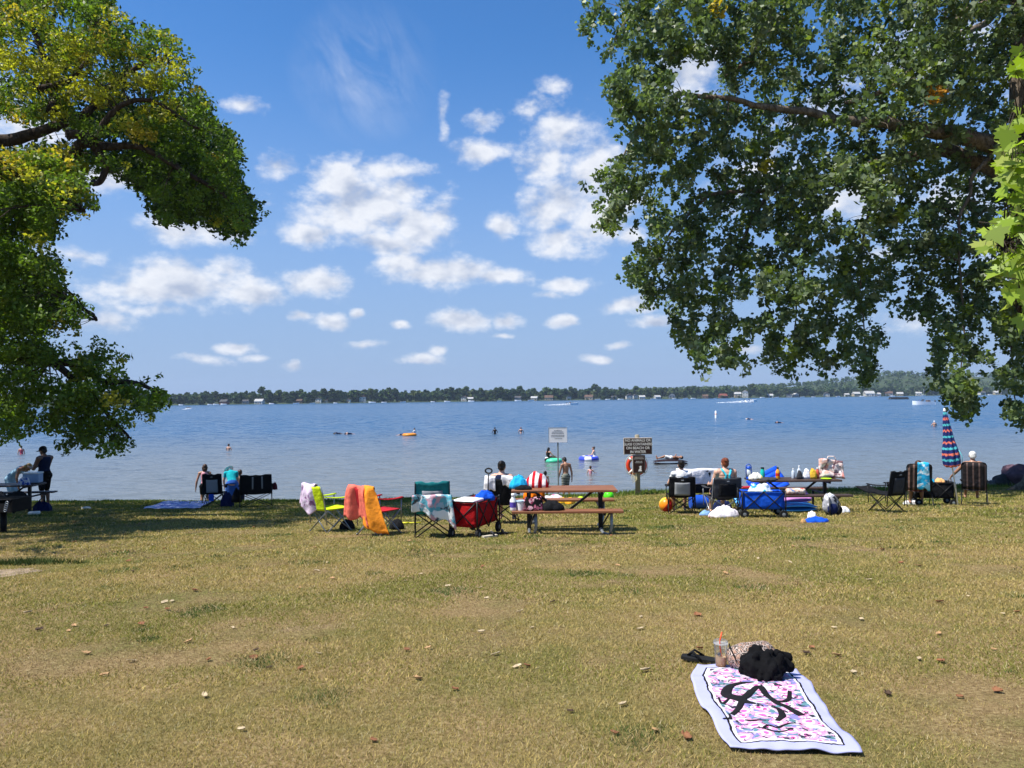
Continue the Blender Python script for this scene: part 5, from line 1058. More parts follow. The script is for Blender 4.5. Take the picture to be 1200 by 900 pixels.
# blanket
bl = [G(168, 597), G(232, 597), G(248, 588), G(196, 587.5)]
def quad_sheet(c, nu, nv, lift, amp, seed, fr=2.2):
    g = []
    for i in range(nu):
        row = []
        for j in range(nv):
            u, v = i/(nu-1), j/(nv-1); q = c[0]*(1-u)*(1-v)+c[1]*u*(1-v)+c[2]*u*v+c[3]*(1-u)*v
            q = Vector((q.x+amp*.8*noise.noise(Vector((v*4, u*4, seed+9))), q.y+amp*.8*noise.noise(Vector((v*4, u*4, seed+5))), 0)); row.append((q.x, q.y, gz(q.x, q.y)+lift+amp*abs(noise.noise(Vector((u*fr*2, v*fr*2, seed))))))
        g.append(row)
    return g
solo(MB().sheet(quad_sheet(bl, 16, 12, .02, .06, 3), .008), 'blanket', cloth('blue_white_print', '#c6cce4', ['#2d49b2', '#7e8fd0'], 3, .52), 'blue and white blanket spread on the shaded grass by the bank', 'blanket', (0, 0, 0), smooth=True)
q = G(252, 594); camp_chair('tall black camp chair with grey mesh back and blue pouch, standing in the shade', (q.x, q.y, q.z), R(8), F['black'], 1.03, .56, panel=MESHG, emblem=True)
heap('bag', 'navy blue bag hanging low beside the tall black camp chair', 'bag', (q.x+.42, q.y-.15, q.z+.02), 0, F['navy'], .20, .14, .42, 6, .2)
solo(MB().box((0, 0, .1), (.16, .05, .2), bev=.02), 'pouch', F['blue'], 'light blue pouch under the back of the tall black camp chair', 'pouch', (q.x+.02, q.y-.33, q.z+.22), R(-14))
q = G(300, 594); camp_chair('black double camp chair with two pale strips on its back, in the shade', (q.x, q.y, q.z), R(18), F['black'], .99, .90, stripes=2)
heap('bag', 'maroon drink holder bag hanging at the right arm of the double camp chair', 'bag', (q.x+.52, q.y+.12, q.z+.50), 0, F['maroon'], .07, .07, .20, 8, .2)
heap('bag', 'black bag hanging between the tall chair and the double camp chair', 'bag', (q.x-.56, q.y, q.z+.16), 0, F['black'], .14, .12, .36, 5, .25)
# ---- the row of four chairs and the wagon
q = G(388, 622); YC = camp_chair('lime yellow camp chair with silver legs and a lilac towel over its back', (q.x, q.y, q.z), R(-42), F['lime'], .86, .52, STEEL, cup=False)
drape('towel', 'lilac and white towel hung over the back of the lime yellow chair', 'towel', q, R(-42), cloth('lilac_towel', '#dcc9e0', ['#b689bf', '#8a5f8c'], 7, .60), -.30, .10, .86, -.385, .46, .16, -.22, .045, .55, seed=2, ragged=.28)
q = G(445, 626); camp_chair('red camp chair with silver legs nearly hidden by two towels', (q.x, q.y, q.z), R(-38), F['crimson'], .84, .54, STEEL, cup=False)
drape('towel', 'coral pink towel hung over the left half of the red camp chair', 'towel', q, R(-38), F['coral'], -.33, .10, .845, -.385, .60, .2, -.06, .050, .40, seed=4, ragged=.16)
drape('towel', 'bright orange towel hung over the right half of the red camp chair', 'towel', q, R(-38), F['amber'], .08, .29, .855, -.39, .74, .2, .10, .045, .45, seed=7, ragged=.2)
for px, s in ((405, 1), (464, 2)):  # black heaps; the one at the lime chair stands in for its shadow
    q = G(px, 621); heap('bag', ('black bag on the grass under the right side of the lime yellow chair', 'black bag on the grass under the right side of the red camp chair')[s-1], 'bag', (q.x, q.y+.12, q.z), 0, F['black'], .15, .13, .17, s, .2)
q = G(507, 628); camp_chair('teal and grey camp chair with black legs and a patterned towel on it', (q.x, q.y, q.z), R(6), F['teal'], .95, .57, panel=F['grey'], cup=False)
drape('towel', 'teal and grey patterned towel slung across the back of the teal camp chair', 'towel', q, R(6), cloth('teal_print', '#5fa4b4', ['#3f474e', '#9bb4be', '#c79aa6', '#e3e8ea'], 5, .56), -.32, .30, .70, -.40, .36, .05, .05, .04, .2, seed=9, ragged=.5)
q = G(549, 630); RWp = Vector((q.x+.09, q.y+.45, gz(q.x+.09, q.y+.45))); RW = wagon('red folding wagon with black frame loaded with a white lidded cooler', RWp, R(-22), F['red'], .86, .44, True, .40)
t = thing('cooler', 'cooler with flat white lid packed in the red folding wagon', 'cooler', (RWp.x-.10, RWp.y-.16, RWp.z+.235), R(-22))
MB().box((0, 0, .16), (.36, .42, .32), bev=.02).build('body', F['crimson'], t); MB().box((0, 0, .365), (.40, .46, .06), bev=.025).build('lid', PLW, t)
heap('towel', 'crumpled bright blue bag lying on top of the red wagon load', 'bag', (RWp.x+.16, RWp.y+.05, RWp.z+.59), 0, F['blue'], .17, .14, .13, 3, .4)
mb = MB(); mb.tube([(-.12, 0, 0), (.02, 0, 0)], .02, 8); mb.tube([(.02, 0, 0), (.26, .03, 0)], .011, 7); q = G(478, 614); solo(mb, 'water_squirter', mat('yellow_plastic', '#d8d22a', .4, .1), 'thin yellow squirter toy on the grass left of the teal chair', 'toy', (q.x, q.y, q.z+.02), R(4), smooth=True)
for k, (px, py, a) in enumerate([(574, 630, 25), (586, 627, 10)]):
    q = G(px, py); t = thing('sandal', ['pale soled sandal on the grass at the wheel of the red wagon', 'dark grey sandal on the grass between red wagon and picnic table'][k], 'sandal', (q.x, q.y, q.z+.01), R(a-80))
    MB().prism([(-.04, -.13), (.035, -.13), (.045, -.02), (.05, .08), (.02, .14), (-.03, .13), (-.05, .06), (-.038, -.03)], 0, .028).build('sole', [mat('pale_sole', '#b5ac9a', .8), RUB][k], t)
    MB().tube([(-.05, .05, .02), (-.02, .04, .075), (.02, .04, .075), (.05, .05, .02)], .016, 7).build('strap', F['charcoal'], t, True)
# ---- first picnic table
P1 = G(661, 621.5); z1_ = P1.z; picnic_table('reddish brown wooden picnic table right of the red wagon', P1, R(-1.5), 1.84)
def on1(x, y, z): return (P1.x+x, P1.y+y, z1_+z)
heap('sun_hat', 'bright blue cap-shaped bag on the left end of the wooden picnic table', 'bag', on1(-.80, .02, .757), 0, F['turq'], .17, .13, .21, 2, .3)
heap('bag', 'black pouch in front of the bright blue bag on the wooden table', 'bag', on1(-.72, -.22, .757), 0, F['black'], .15, .08, .07, 3, .3)
heap('towel', 'red and white striped towel bunched on the wooden picnic table', 'towel', on1(-.47, .14, .757), R(-18), cloth('red_white_stripes', '#e8e4e2', stripes=(8.5, '#c01d2a', .52), axis=0), .21, .15, .25, 5, .22)
heap('bag', 'orange bag on the far bench of the wooden picnic table', 'bag', on1(-.50, .66, .467), 0, F['orange'], .19, .13, .29, 4, .22)
def handbag(label, p, rz, m, L, D, H, band=None, seed=0):
    t = thing('bag', label, 'bag', p, rz); g = []
    for i in range(17):
        a = 2*PI*i/16; row = []
        for j in range(8):
            f = j/7; k = (1-.25*f+.08*math.sin(PI*f))*(1+.07*noise.noise(Vector((math.cos(a), math.sin(a), f*2+seed)))); row.append((L/2*k*math.copysign(abs(math.cos(a))**.6, math.cos(a)), D/2*k*math.copysign(abs(math.sin(a))**.6, math.sin(a)), H*f*(1+.06*math.sin(2*a+seed))))
        g.append(row)
    mb = MB(); mb.sheet(g, .006); mb.box((0, 0, .01), (L*.8, D*.8, .02)); mb.build('body', m, t, True)
    for s in (-1, 1): MB().tube([(-L*.22, s*D*.34, H*.9), (-L*.18, s*D*.36, H*1.35), (L*.18, s*D*.36, H*1.35), (L*.22, s*D*.34, H*.9)], .010, 6).build('handle', band or m, t, True)
    return t
handbag('black tote bag with pink flowers on the near bench of the wooden table', on1(-.56, -.72, .468), R(3), cloth('pink_floral', '#191619', ['#c76f86', '#e3b3bd', '#8a3550'], 11, .56), .34, .17, .22, F['black'], 1)
heap('bag', 'limp black bag lying beside the flowered tote on the near bench', 'bag', on1(-.24, -.72, .468), 0, F['black'], .21, .11, .15, 6, .25)
t = thing('lotion_bottle', 'white and purple lotion bottles standing at the left end of the near bench', 'bottle', on1(-.90, -.70, .468), 0); t['label'] = 'white bottle with purple label at the left end of the near bench'
MB().lathe([(.05, 0), (.055, .02), (.055, .17), (.03, .21), (.03, .23)], (0, 0, 0), 16).build('body', PLW, t, 'auto'); MB().lathe([(.0565, .05), (.0565, .14)], (0, 0, 0), 16, caps=False).build('paper_label', mat('purple_print', '#5a4aa8', .5), t, True); MB().lathe([(.032, .23), (.032, .28), (.01, .285)], (0, 0, 0), 12).build('cap', PLW, t, True)
t = thing('tub', 'round white tub beside the purple labelled bottle on the near bench', 'tub', on1(-.77, -.69, .468)); MB().lathe([(.06, 0), (.075, .14), (.08, .14)], (0, 0, 0), 16).build('body', PLW, t, 'auto'); MB().lathe([(.083, .142), (.083, .165), (.03, .17)], (0, 0, 0), 16).build('lid', mat('pale_blue_lid', '#b9cfe0', .4), t, 'auto')
# chair with seated woman behind the table end
q = G(589, 613.5); SC = camp_chair('black camp chair with white towels on its back, left of the wooden table', (q.x, q.y+.15, q.z), R(-10), F['black'], .93, .58, BLK)
person('dark haired woman sitting in the black chair with white towels by the wooden table', (q.x+.02, q.y+.14, q.z+.0), R(-10), 1.68, sit(), 'fair', 1.0, 'black', 'bun', [('tank_top', CL_['navy']), ('shorts', CL_['navy'], .7)])
drape('towel', 'white towel hanging on the left of the black chair by the wooden table', 'towel', (q.x, q.y+.15, q.z), R(-10), F['white'], -.27, -.06, .94, -.395, .28, .18, -.05, .016, .1, seed=3, ragged=.1)
drape('towel', 'second white towel hanging on the right of that black chair, slipping sideways', 'towel', (q.x, q.y+.15, q.z), R(-10), cloth('white_grey_towel', '#d9d9dd', ['#8f949c'], 9, .6), .06, .28, .95, -.395, .24, .2, .25, .018, .2, seed=6, ragged=.3)
# toys beyond the table
TOY = [('pink and white swim bag on the grass beyond the wooden table', 651, 589, 'bag', cloth('pink_white_bag', '#ecdbe3', ['#d9679a'], 8, .55), (.26, .16, .24)), ('yellow sand toy bag on the grass beyond the wooden table', 659, 590, 'toy', mat('sun_yellow', '#f0b41a', .5, .1), (.14, .12, .17)), ('orange yellow ball-shaped toy right of the yellow toy bag', 668, 591, 'toy', mat('amber_plastic', '#f2a51c', .45, .1), (.13, .13, .19)), ('pale mint towel bundle on the grass behind the limp black bag', 642, 588, 'towel', F['white'], (.22, .14, .17))]
for k, (lab, px, py, cat, m_, sz) in enumerate(TOY): q = G(px, py); heap({'bag': 'bag', 'toy': 'sand_toy', 'towel': 'towel'}[cat], lab, cat, (q.x, q.y, q.z), 0, m_, *sz, seed=k+20, amp=.2)
def ball(label, px, py, r, mats, seg=6):
    q = G(px, py); mb = MB(); nu = seg*3; c = (0, 0, 0)
    mb.ball(c, r, nu, 14); 
    mb.mi = [0]*len(mb.f)
    for i, f in enumerate(mb.f):
        x = sum(mb.v[k][0] for k in f)/len(f); y = sum(mb.v[k][1] for k in f)/len(f); mb.mi[i] = int((math.atan2(y, x)+PI)/(2*PI)*seg*.9999) % len(mats)
    o = solo(mb, 'ball', mats, label, 'ball', (q.x, q.y, q.z+r), 0, None, True); o.rotation_euler = (.6, .4, .3); return o
ball('lime green ball with dark patches on the grass behind the wooden table', 681, 590, .11, [mat('lime_plastic', '#b5d81e', .4, .08), mat('lime_plastic_b', '#9cc41c', .4, .08), RUB], 7)
ball('bright green ball on the grass at the right end of the wooden table', 713.5, 587.5, .155, [mat('neon_green', '#4fd816', .4, .06), mat('neon_green_b', '#5fe226', .4, .06)], 8)
# ---- signs
def bars(rows, wd_, y, m_, t, zc):                       # lines of print too small to read in the photograph
    for k, (w_, z, x0) in enumerate(rows):
        rg_ = random.Random(k); mb = MB(); x = -w_/2+x0
        while x < w_/2+x0-.006: l = rg_.uniform(.018, .05); mb.box((x+l/2, y, z+zc), (min(l, w_/2+x0-x), .003, .012)); x += l+.010
        mb.build('printed_line', m_, t)
q = G(654.5, 583.5); t = thing('notice_sign', 'white notice sign on a grey steel post at the edge of the bank', 'sign', (q.x, q.y, q.z)); hgt = 2.36
MB().box((0, 0, hgt/2-.1), (.05, .035, hgt+.15), bev=.006).build('post', GALV, t); MB().box((0, -.030, hgt-.23), (.62, .006, .50)).build('panel', mat('sign_white', '#dfdfe6', .5, .04, 3), t)
INK = mat('sign_ink', '#34343c', .6); bars([(.26, .15, 0), (.40, .105, 0), (.42, .055, 0), (.46, -.01, 0), (.46, -.055, 0), (.26, -.12, .02)], .6, -.0355, INK, t, hgt-.23)
mb = MB(); fw = .31
for s in (-1, 1): mb.box((s*fw, -.036, hgt-.23), (.008, .004, .508)); mb.box((0, -.036, hgt-.23+s*.25), (.612, .004, .008))
mb.build('border', mat('sign_edge', '#9c9ca4', .5), t); MB().ball((0, -.034, hgt-.06), (.012, .006, .012), 8, 6).build('bolt', STEEL, t, True)
q = G(747.5, 580); t = thing('warning_sign', 'brown wooden sign with white lettering on a weathered post', 'sign', (q.x, q.y, q.z)); BRN = mat('sign_brown', '#2e1813', .6, .12, 6); WHT = mat('letter_white', '#e3ded8', .5, .04)
MB().lathe([(.095, -.2), (.09, 1.2), (.085, 2.16), (.05, 2.19)], (0, 0, 0), 14).build('post', W3, t, True)
bd = MB().box((0, -.125, 1.78), (1.03, .045, .60), bev=.008).build('board', mat('sign_edge_tan', '#b9ac9e', .7), t); MB().box((0, -.152, 1.78), (.985, .012, .555)).build('face', BRN, t)
for k, ln in enumerate(['NO ANIMALS OR', 'GLASS CONTAINERS', 'ON BEACH OR', 'IN WATER']): text_part(ln, .132, WHT, t, (0, -.159, 1.985-k*.138), (PI/2, 0, 0), 'lettering', xs=[.92, .86, .96, .92][k], ext=.002)
MB().box((.03, -.125, 1.13), (.46, .04, .66), bev=.008).build('small_board', mat('sign_edge_tan', '#b9ac9e', .7), t); MB().box((.03, -.149, 1.13), (.42, .012, .62)).build('small_face', BRN, t)
bars([(.30, .25, .03), (.34, .19, .03), (.22, .10, .03), (.28, .05, .03)], .4, -.157, WHT, t, 1.13)
DOG = [(-.07, -.26), (.07, -.26), (.07, -.22), (.05, -.21), (.06, -.16), (.05, -.12), (.065, -.09), (.05, -.065), (.02, -.06), (-.005, -.085), (-.03, -.09), (-.025, -.115), (0, -.12), (-.01, -.16), (-.045, -.20), (-.05, -.235)]
MB().prism(DOG, 0, .003, Matrix(((1, 0, 0), (0, 0, -1), (0, 1, 0))), (.06, -.155, 1.13)).build('dog_symbol', WHT, t)
t = thing('life_ring', 'orange red life ring hanging behind the small brown board on the post', 'life ring', (q.x-.01, q.y-.0, q.z+1.06)); ORG = mat('ring_orange', '#cc3d1c', .5, .1); Mx = Matrix(((1, 0, 0), (0, 0, -1), (0, 1, 0)))
MB().torus((0, .16, 0), .31, .075, 30, 12, Mx).build('ring', ORG, t, True)
for a in (.785, 2.356, 3.927, 5.498): MB().torus((math.cos(a)*.31, .16, math.sin(a)*.31), .079, .008, 16, 5, frame(Vector((-math.sin(a), 0, math.cos(a))), Vector((0, 1, 0))), 5.0).build('band', WHT, t, True)
rope = [(math.cos(a)*(.40+.03*abs(math.sin(2*a))), .14, math.sin(a)*(.40+.03*abs(math.sin(2*a)))) for a in np.linspace(0, 2*PI, 41)[:-1]]; ROPE = mat('pale_rope', '#cfc49a', .9, .2, 60); MB().tube(rope, .009, 6, True).build('grab_rope', ROPE, t, True)
mb = MB()
for k in range(5): mb.tube([(-.12+.025*k, -.02, -.16), (-.22+.04*k+.02*math.sin(k), -.06, -.42), (-.16+.03*k, -.08, -.62+.03*k), (-.04+.01*k, -.06, -.50), (-.03, -.03, -.18)], .008, 6)
solo(mb, 'rope_coil', ROPE, 'pale yellow rescue rope coil hanging on the sign post', 'rope', (q.x-.03, q.y-.07, q.z+1.06), smooth=True)
# ---- the two women and their things
q = G(798, 601); camp_chair('black camp chair with grey mesh back, left of the grey chair', (q.x, q.y, q.z), R(-6), F['black'], .89, .60, panel=MESHG, emblem=True)
person('dark haired woman sitting in the mesh backed camp chair, left of the red haired woman', (q.x, q.y-.02, q.z+.01), R(-6), 1.66, sit(elL=(-.17, -.04, .42), wrL=(-.16, .08, .39)), 'fair', 1.0, 'black', 'bun', [('shirt', CL_['white']), ('shorts', CL_['black'], .7)])
q = G(846, 603.5); camp_chair('grey and black camp chair where the red haired woman sits', (q.x, q.y, q.z), R(5), F['charcoal'], .88, .66, STEEL, panel=F['black'], emblem=True)
person('red haired woman with bare shoulders and turquoise straps sitting in the grey camp chair', (q.x+.02, q.y-.03, q.z+.01), R(5), 1.72, sit(shL=(-.112, -.10, .56), shR=(.112, -.10, .56)), 'fair', 1.25, 'auburn', 'bun', [('straps', CL_['tealstrap']), ('shorts', CL_['navy'], .8)])
q = G(814, 594.5); camp_chair('double black camp chair under a white blanket, beyond the two seated women', (q.x, q.y, q.z), R(2), F['black'], 1.0, 1.05)
drape('blanket', 'large white blanket draped over the back of the double black camp chair', 'blanket', (q.x, q.y, q.z), R(2), F['white'], -.56, .60, 1.0, -.385, .40, .35, 0, .022, .12, seed=5, ragged=.06, k=9)
drape('towel', 'white towel hanging down beside the dark haired woman on the left', 'towel', (q.x-.42, q.y-.25, q.z), R(2), cloth('white_sheet', '#e2e2e4'), -.24, .06, .93, -.385, .34, .1, -.5, .02, .3, seed=8, ragged=.25)
ball('orange, red and yellow beach ball on the grass left of the mesh backed chair', 781, 600, .175, [mat('ball_orange', '#ee8a1e', .35, .05), mat('ball_red', '#c9221c', .35, .05), mat('ball_yellow', '#f2bb35', .35, .05)], 6)
q = G(821, 597); t = thing('cooler', 'round blue cooler on its side between the two seated women', 'cooler', (q.x, q.y+.1, q.z+.175), R(3)); MB().lathe([(.15, -.24), (.17, -.22), (.17, .22), (.15, .24)], (0, 0, 0), 24, Matrix(((0, 0, 1), (1, 0, 0), (0, 1, 0)))).build('body', PLB, t, 'auto')
for s in (-1, 1): MB().torus((s*.19, 0, 0), .170, .012, 24, 6, Matrix(((0, 0, 1), (1, 0, 0), (0, 1, 0)))).build('rim', mat('navy_plastic', '#12306e', .4), t, True)
q = G(849, 606.5); heap('towel', 'white and pale pink towel heaped on the grass behind the grey camp chair', 'towel', (q.x, q.y+.05, q.z), R(4), cloth('pink_white_towel', '#e8e0e2', ['#e3a3ae'], 3, .58), .33, .20, .22, 2, .35)
q = G(862, 603); heap('towel', 'coral pink cloth on the grass right of the heaped white towel', 'towel', (q.x, q.y, q.z), 0, F['coral'], .14, .12, .14, 4, .3)
q = G(827, 604); heap('towel', 'light blue cloth on the grass left of the heaped white towel', 'towel', (q.x, q.y, q.z), 0, cloth('pale_blue_cloth', '#7fa6d6'), .15, .1, .10, 5, .3)
q = G(846, 598); heap('bag', 'navy bag under the grey camp chair', 'bag', (q.x, q.y, q.z), 0, F['navy'], .24, .12, .26, 12, .25)
# ---- second table with its clutter
P2 = G(929, 598.5); z2_ = P2.z; picnic_table('long dark brown picnic table covered with bags and bottles, right of the seated women', P2, R(-1), 2.06, W2, BLK, False)
def on2(px, y, z): d = P2.y; return (at(px, 570, d).x, P2.y+y, z2_+z)
def bottle(label, p, m_, r, h, capm, neck=.5, name='bottle', cat='bottle', ring=None):
    t = thing(name, label, cat, p); MB().lathe([(r*.9, 0), (r, h*.04), (r, h*.62), (r*.85, h*.70), (r*neck, h*.82), (r*neck, h*.88)], (0, 0, 0), 16).build('body', m_, t, 'auto')
    c = MB().lathe([(r*neck*1.1, h*.88), (r*neck*1.1, h), (r*neck*.6, h*1.01)], (0, 0, 0), 12).build('cap', capm, t, 'auto')
    if ring: MB().lathe([(r*1.01, h*.25), (r*1.01, h*.5)], (0, 0, 0), 16, caps=False).build('paper_label', ring, t, True)
    return t
CLR = mat('clear_plastic', '#c9d2da', .15, .1, spec=.6)
t = thing('lantern', 'tall arched blue lantern at the left end of the dark picnic table', 'lantern', on2(877, 0, .757))
MB().lathe([(.06, 0), (.065, .02), (.055, .05)], (0, 0, 0), 14).build('base', PLB, t, 'auto'); MB().lathe([(.042, .05), (.045, .15), (.042, .25)], (0, 0, 0), 14).build('lamp_glass', CLR, t, True); MB().lathe([(.055, .25), (.05, .28), (.02, .31)], (0, 0, 0), 14).build('cap', PLB, t, 'auto')
MB().tube([(-.06, 0, .02), (-.062, 0, .26)]+[(-.062*math.cos(a), 0, .28+.075*math.sin(a)) for a in np.linspace(0, PI, 9)]+[(.062, 0, .26), (.06, 0, .02)], .011, 7).build('handle', PLB, t, True)
heap('bag', 'white and yellow snack bag on the left of the dark picnic table', 'bag', on2(884, -.05, .757), 0, cloth('snack_white', '#ece8d6', ['#e8cf3a'], 7, .58), .17, .12, .14, 3, .35)
bottle('teal drinking bottle with black lid on the dark picnic table', on2(894, .05, .757), mat('teal_plastic', '#18b0a2', .35, .06), .052, .27, RUB, .7)
heap('hat', 'flat dark sun hat lying on the dark picnic table below the teal bottle', 'hat', on2(897, -.2, .757), 0, F['charcoal'], .22, .16, .06, 7, .3)
bottle('orange and red juice bottle with dark cap on the dark picnic table', on2(911, .0, .757), mat('orange_juice', '#e79a24', .2, .1, spec=.5), .05, .27, RUB, .45, ring=mat('red_label', '#c4321c', .5))
bottle('clear water bottle, left of two on the dark picnic table', on2(930, .05, .757), CLR, .042, .24, PLW, .4); bottle('taller clear water bottle with white cap beside a dark pot', on2(937.5, .08, .757), CLR, .045, .30, PLW, .4)
heap('bag', 'dark grey pouch between the clear bottles on the table', 'bag', on2(935, -.08, .757), 0, F['charcoal'], .07, .06, .19, 9, .25)
heap('bag', 'white and blue crumpled snack bag on the dark picnic table', 'bag', on2(944, -.02, .757), 0, cloth('snack_blue', '#e6e8ee', ['#3a5db0', '#a8303a'], 9, .6), .09, .07, .22, 11, .3)
heap('bag', 'mustard yellow snack bag on the dark picnic table', 'bag', on2(951, -.04, .757), 0, cloth('snack_mustard', '#d6ad3a', ['#8a5f20'], 9, .6), .095, .07, .22, 13, .3)
bottle('red bottle with white top right of the mustard yellow bag', on2(957.5, 0, .757), mat('rose_red_plastic', '#c45a4a', .4, .15), .04, .26, PLW, .5)
solo(MB().lathe([(.02, .0), (.10, .004), (.125, .022), (.12, .026), (.09, .010), (.01, .008)], (0, 0, 0), 20), 'plate', mat('lime_plate', '#a9d41f', .4, .05), 'lime green plate at the right end of the dark picnic table', 'plate', on2(963, -.22, .757), smooth=True)
fl = []
for i in range(14):
    u = i/13; row = []
    for j in range(12):
        v = j/11; x = -.30+.56*u+.06*v*(u-.3); z = .46-.42*v-.03*u+.015*math.sin(6*u)-.10*max(0, u-.8); row.append((x+.04*noise.noise(Vector((u*2, v*2, 7))), -.05*math.sin(u*5+1)+.05*noise.noise(Vector((u*3, v*3, 1)))-.12*max(0, v-.7), z+.02*noise.noise(Vector((u*3, v*3, 3)))))
    fl.append(row)
FLM = cloth('floral_pink', '#ecd8d2', ['#d98f86', '#7a5a62', '#e8b9a6'], 6, .57)
t = thing('beach_bag', 'big white and pink floral beach bag at the right end of the dark table', 'bag', on2(974, .0, .757), R(-8)); MB().sheet(fl, .008).build('front', FLM, t, True)
heap_m = MB(); heap_m.ball((0, .13, .18), (.22, .13, .22), 18, 12, None, .2, 3, 2); heap_m.build('body', FLM, t, True); MB().tube([(-.12, -.05, .42), (-.08, -.03, .52), (.06, -.03, .52), (.10, -.05, .42)], .011, 6).build('handle', FLM, t, True)
BW = G(897, 607); BWp = Vector((BW.x, BW.y+.25, gz(BW.x, BW.y+.25))); wagon('bright blue folding wagon with black frame in front of the dark picnic table', BWp, R(84), F['blue'], .84, .46, False, .36)
heap('towel', 'pale blue and white things piled in the bright blue wagon', 'towel', (BWp.x-.02, BWp.y, BWp.z+.42), 0, cloth('pale_pile', '#c8d5e4', ['#2fa6c8', '#ffffff'], 6, .56), .30, .18, .24, 15, .4)
t = thing('cooler', 'small red lidded cooler at the left end of the near bench of the dark table', 'cooler', (at(873.5, 570, P2.y-.7).x, P2.y-.72, z2_+.468), R(4)); MB().box((0, 0, .075), (.24, .18, .15), bev=.015).build('body', F['black'], t); MB().box((0, 0, .175), (.26, .20, .055), bev=.015).build('lid', mat('red_plastic', '#b5222a', .35, .06), t)
def mattress(name, label, cat, p, rot, m_, L, Wd, T, tubes=7, mats=None):
    g = []
    for i in range(tubes*6+1):
        u = i/(tubes*6); row = []
        for j in range(13):
            v = j/12; e = min(1, math.sin(PI*min(max(v, .02), .98))**.35); b = abs(math.sin(PI*u*tubes))**.6; row.append(((v-.5)*L, (u-.5)*Wd, T*.5*(.55+.45*b)*e))
        g.append(row)
    mb = MB(); mb.sheet(g, .01); mb.sheet([[(x, y, -z) for x, y, z in r_] for r_ in g], .01); o = solo(mb, name, m_, label, cat, p, 0, None, True); o.rotation_euler = rot; return o
INB = mat('inflatable_blue', '#1f56d8', .3, .08, 4, bump=.03, spec=.5); INL = mat('inflatable_sky', '#3f9fe6', .3, .15, 7, bump=.03, spec=.5); INP = mat('inflatable_pink', '#c98ac6', .35, .1, 4, bump=.03, spec=.5)
q = G(917, 595); mattress('air_mattress', 'blue air mattress leaning behind the dark picnic table', 'air mattress', (q.x, q.y+1.1, q.z+.50), (R(58), R(-24), R(10)), INB, .95, .62, .14, 5)
q = G(938, 602); mattress('air_mattress', 'light blue air mattress flat on the grass under the dark picnic table', 'air mattress', (q.x+.02, q.y+.55, q.z+.10), (R(4), 0, R(3)), INL, .92, .60, .16, 4)
mattress('air_mattress', 'pink and lilac air mattress lying on the light blue one under the table', 'air mattress', (q.x+.12, q.y+.75, q.z+.29), (R(24), R(-4), R(2)), INP, .72, .42, .15, 3)
q = G(882, 599); mattress('swim_board', 'small light blue float on the grass left of the bright blue wagon', 'float', (q.x-.1, q.y+.4, q.z+.16), (R(40), 0, R(20)), INL, .40, .30, .10, 2)
t = solo(MB().lathe([(.02, -.22), (.07, -.21), (.075, -.15), (.078, 0), (.075, .15), (.07, .21), (.02, .22)], (0, 0, 0), 18, Matrix(((0, 0, 1), (1, 0, 0), (0, 1, 0)))), 'rolled_towel', cloth('floral_roll', '#d9a98e', ['#b8564e', '#5f86b4', '#e6d3c2'], 8, .53), 'rolled floral towel on the near bench of the dark picnic table', 'towel', (at(931, 570, P2.y-.7).x, P2.y-.72, z2_+.545), R(3), None, True)
q = G(975, 604); t = thing('backpack', 'grey and white backpack on the grass under the right end of the dark table', 'backpack', (q.x, q.y+.1, q.z), R(10)); mb = MB(); mb.ball((0, 0, .22), (.17, .13, .24), 18, 12, None, .15, 3, 4); mb.build('body', cloth('backpack_print', '#9a9ba1', ['#e4e4e8', '#23252b'], 8, .55), t, True); MB().ball((0, -.10, .14), (.12, .08, .12), 14, 9, None, .1, 3, 2).build('pocket', F['navy'], t, True)
for s in (-1, 1): MB().tube([(s*.08, -.11, .38), (s*.12, -.19, .25), (s*.10, -.15, .05)], .016, 6).build('strap', F['charcoal'], t, True)
wheel(t, (.17, -.02, .10), .10, .03, (.2, 1, 0))
q = G(988, 601); heap('towel', 'white cloth on the grass right of the grey and white backpack', 'towel', (q.x, q.y, q.z), 0, PLW, .15, .10, .13, 3, .3)
q = G(956, 612); heap('towel', 'bright blue cloth dropped on the grass in front of the dark picnic table', 'towel', (q.x, q.y, q.z), 0, F['blue'], .23, .12, .09, 8, .5)
q = G(951, 608.5); heap('towel', 'white cloth lying on the dropped bright blue cloth', 'towel', (q.x, q.y, q.z+.02), 0, PLW, .10, .08, .12, 10, .4)
q = G(941.5, 613); heap('bag', 'small tan pouch on the grass left of the dropped blue cloth', 'bag', (q.x, q.y, q.z), 0, mat('tan_pouch', '#b58f5e', .8), .055, .05, .08, 2, .2)
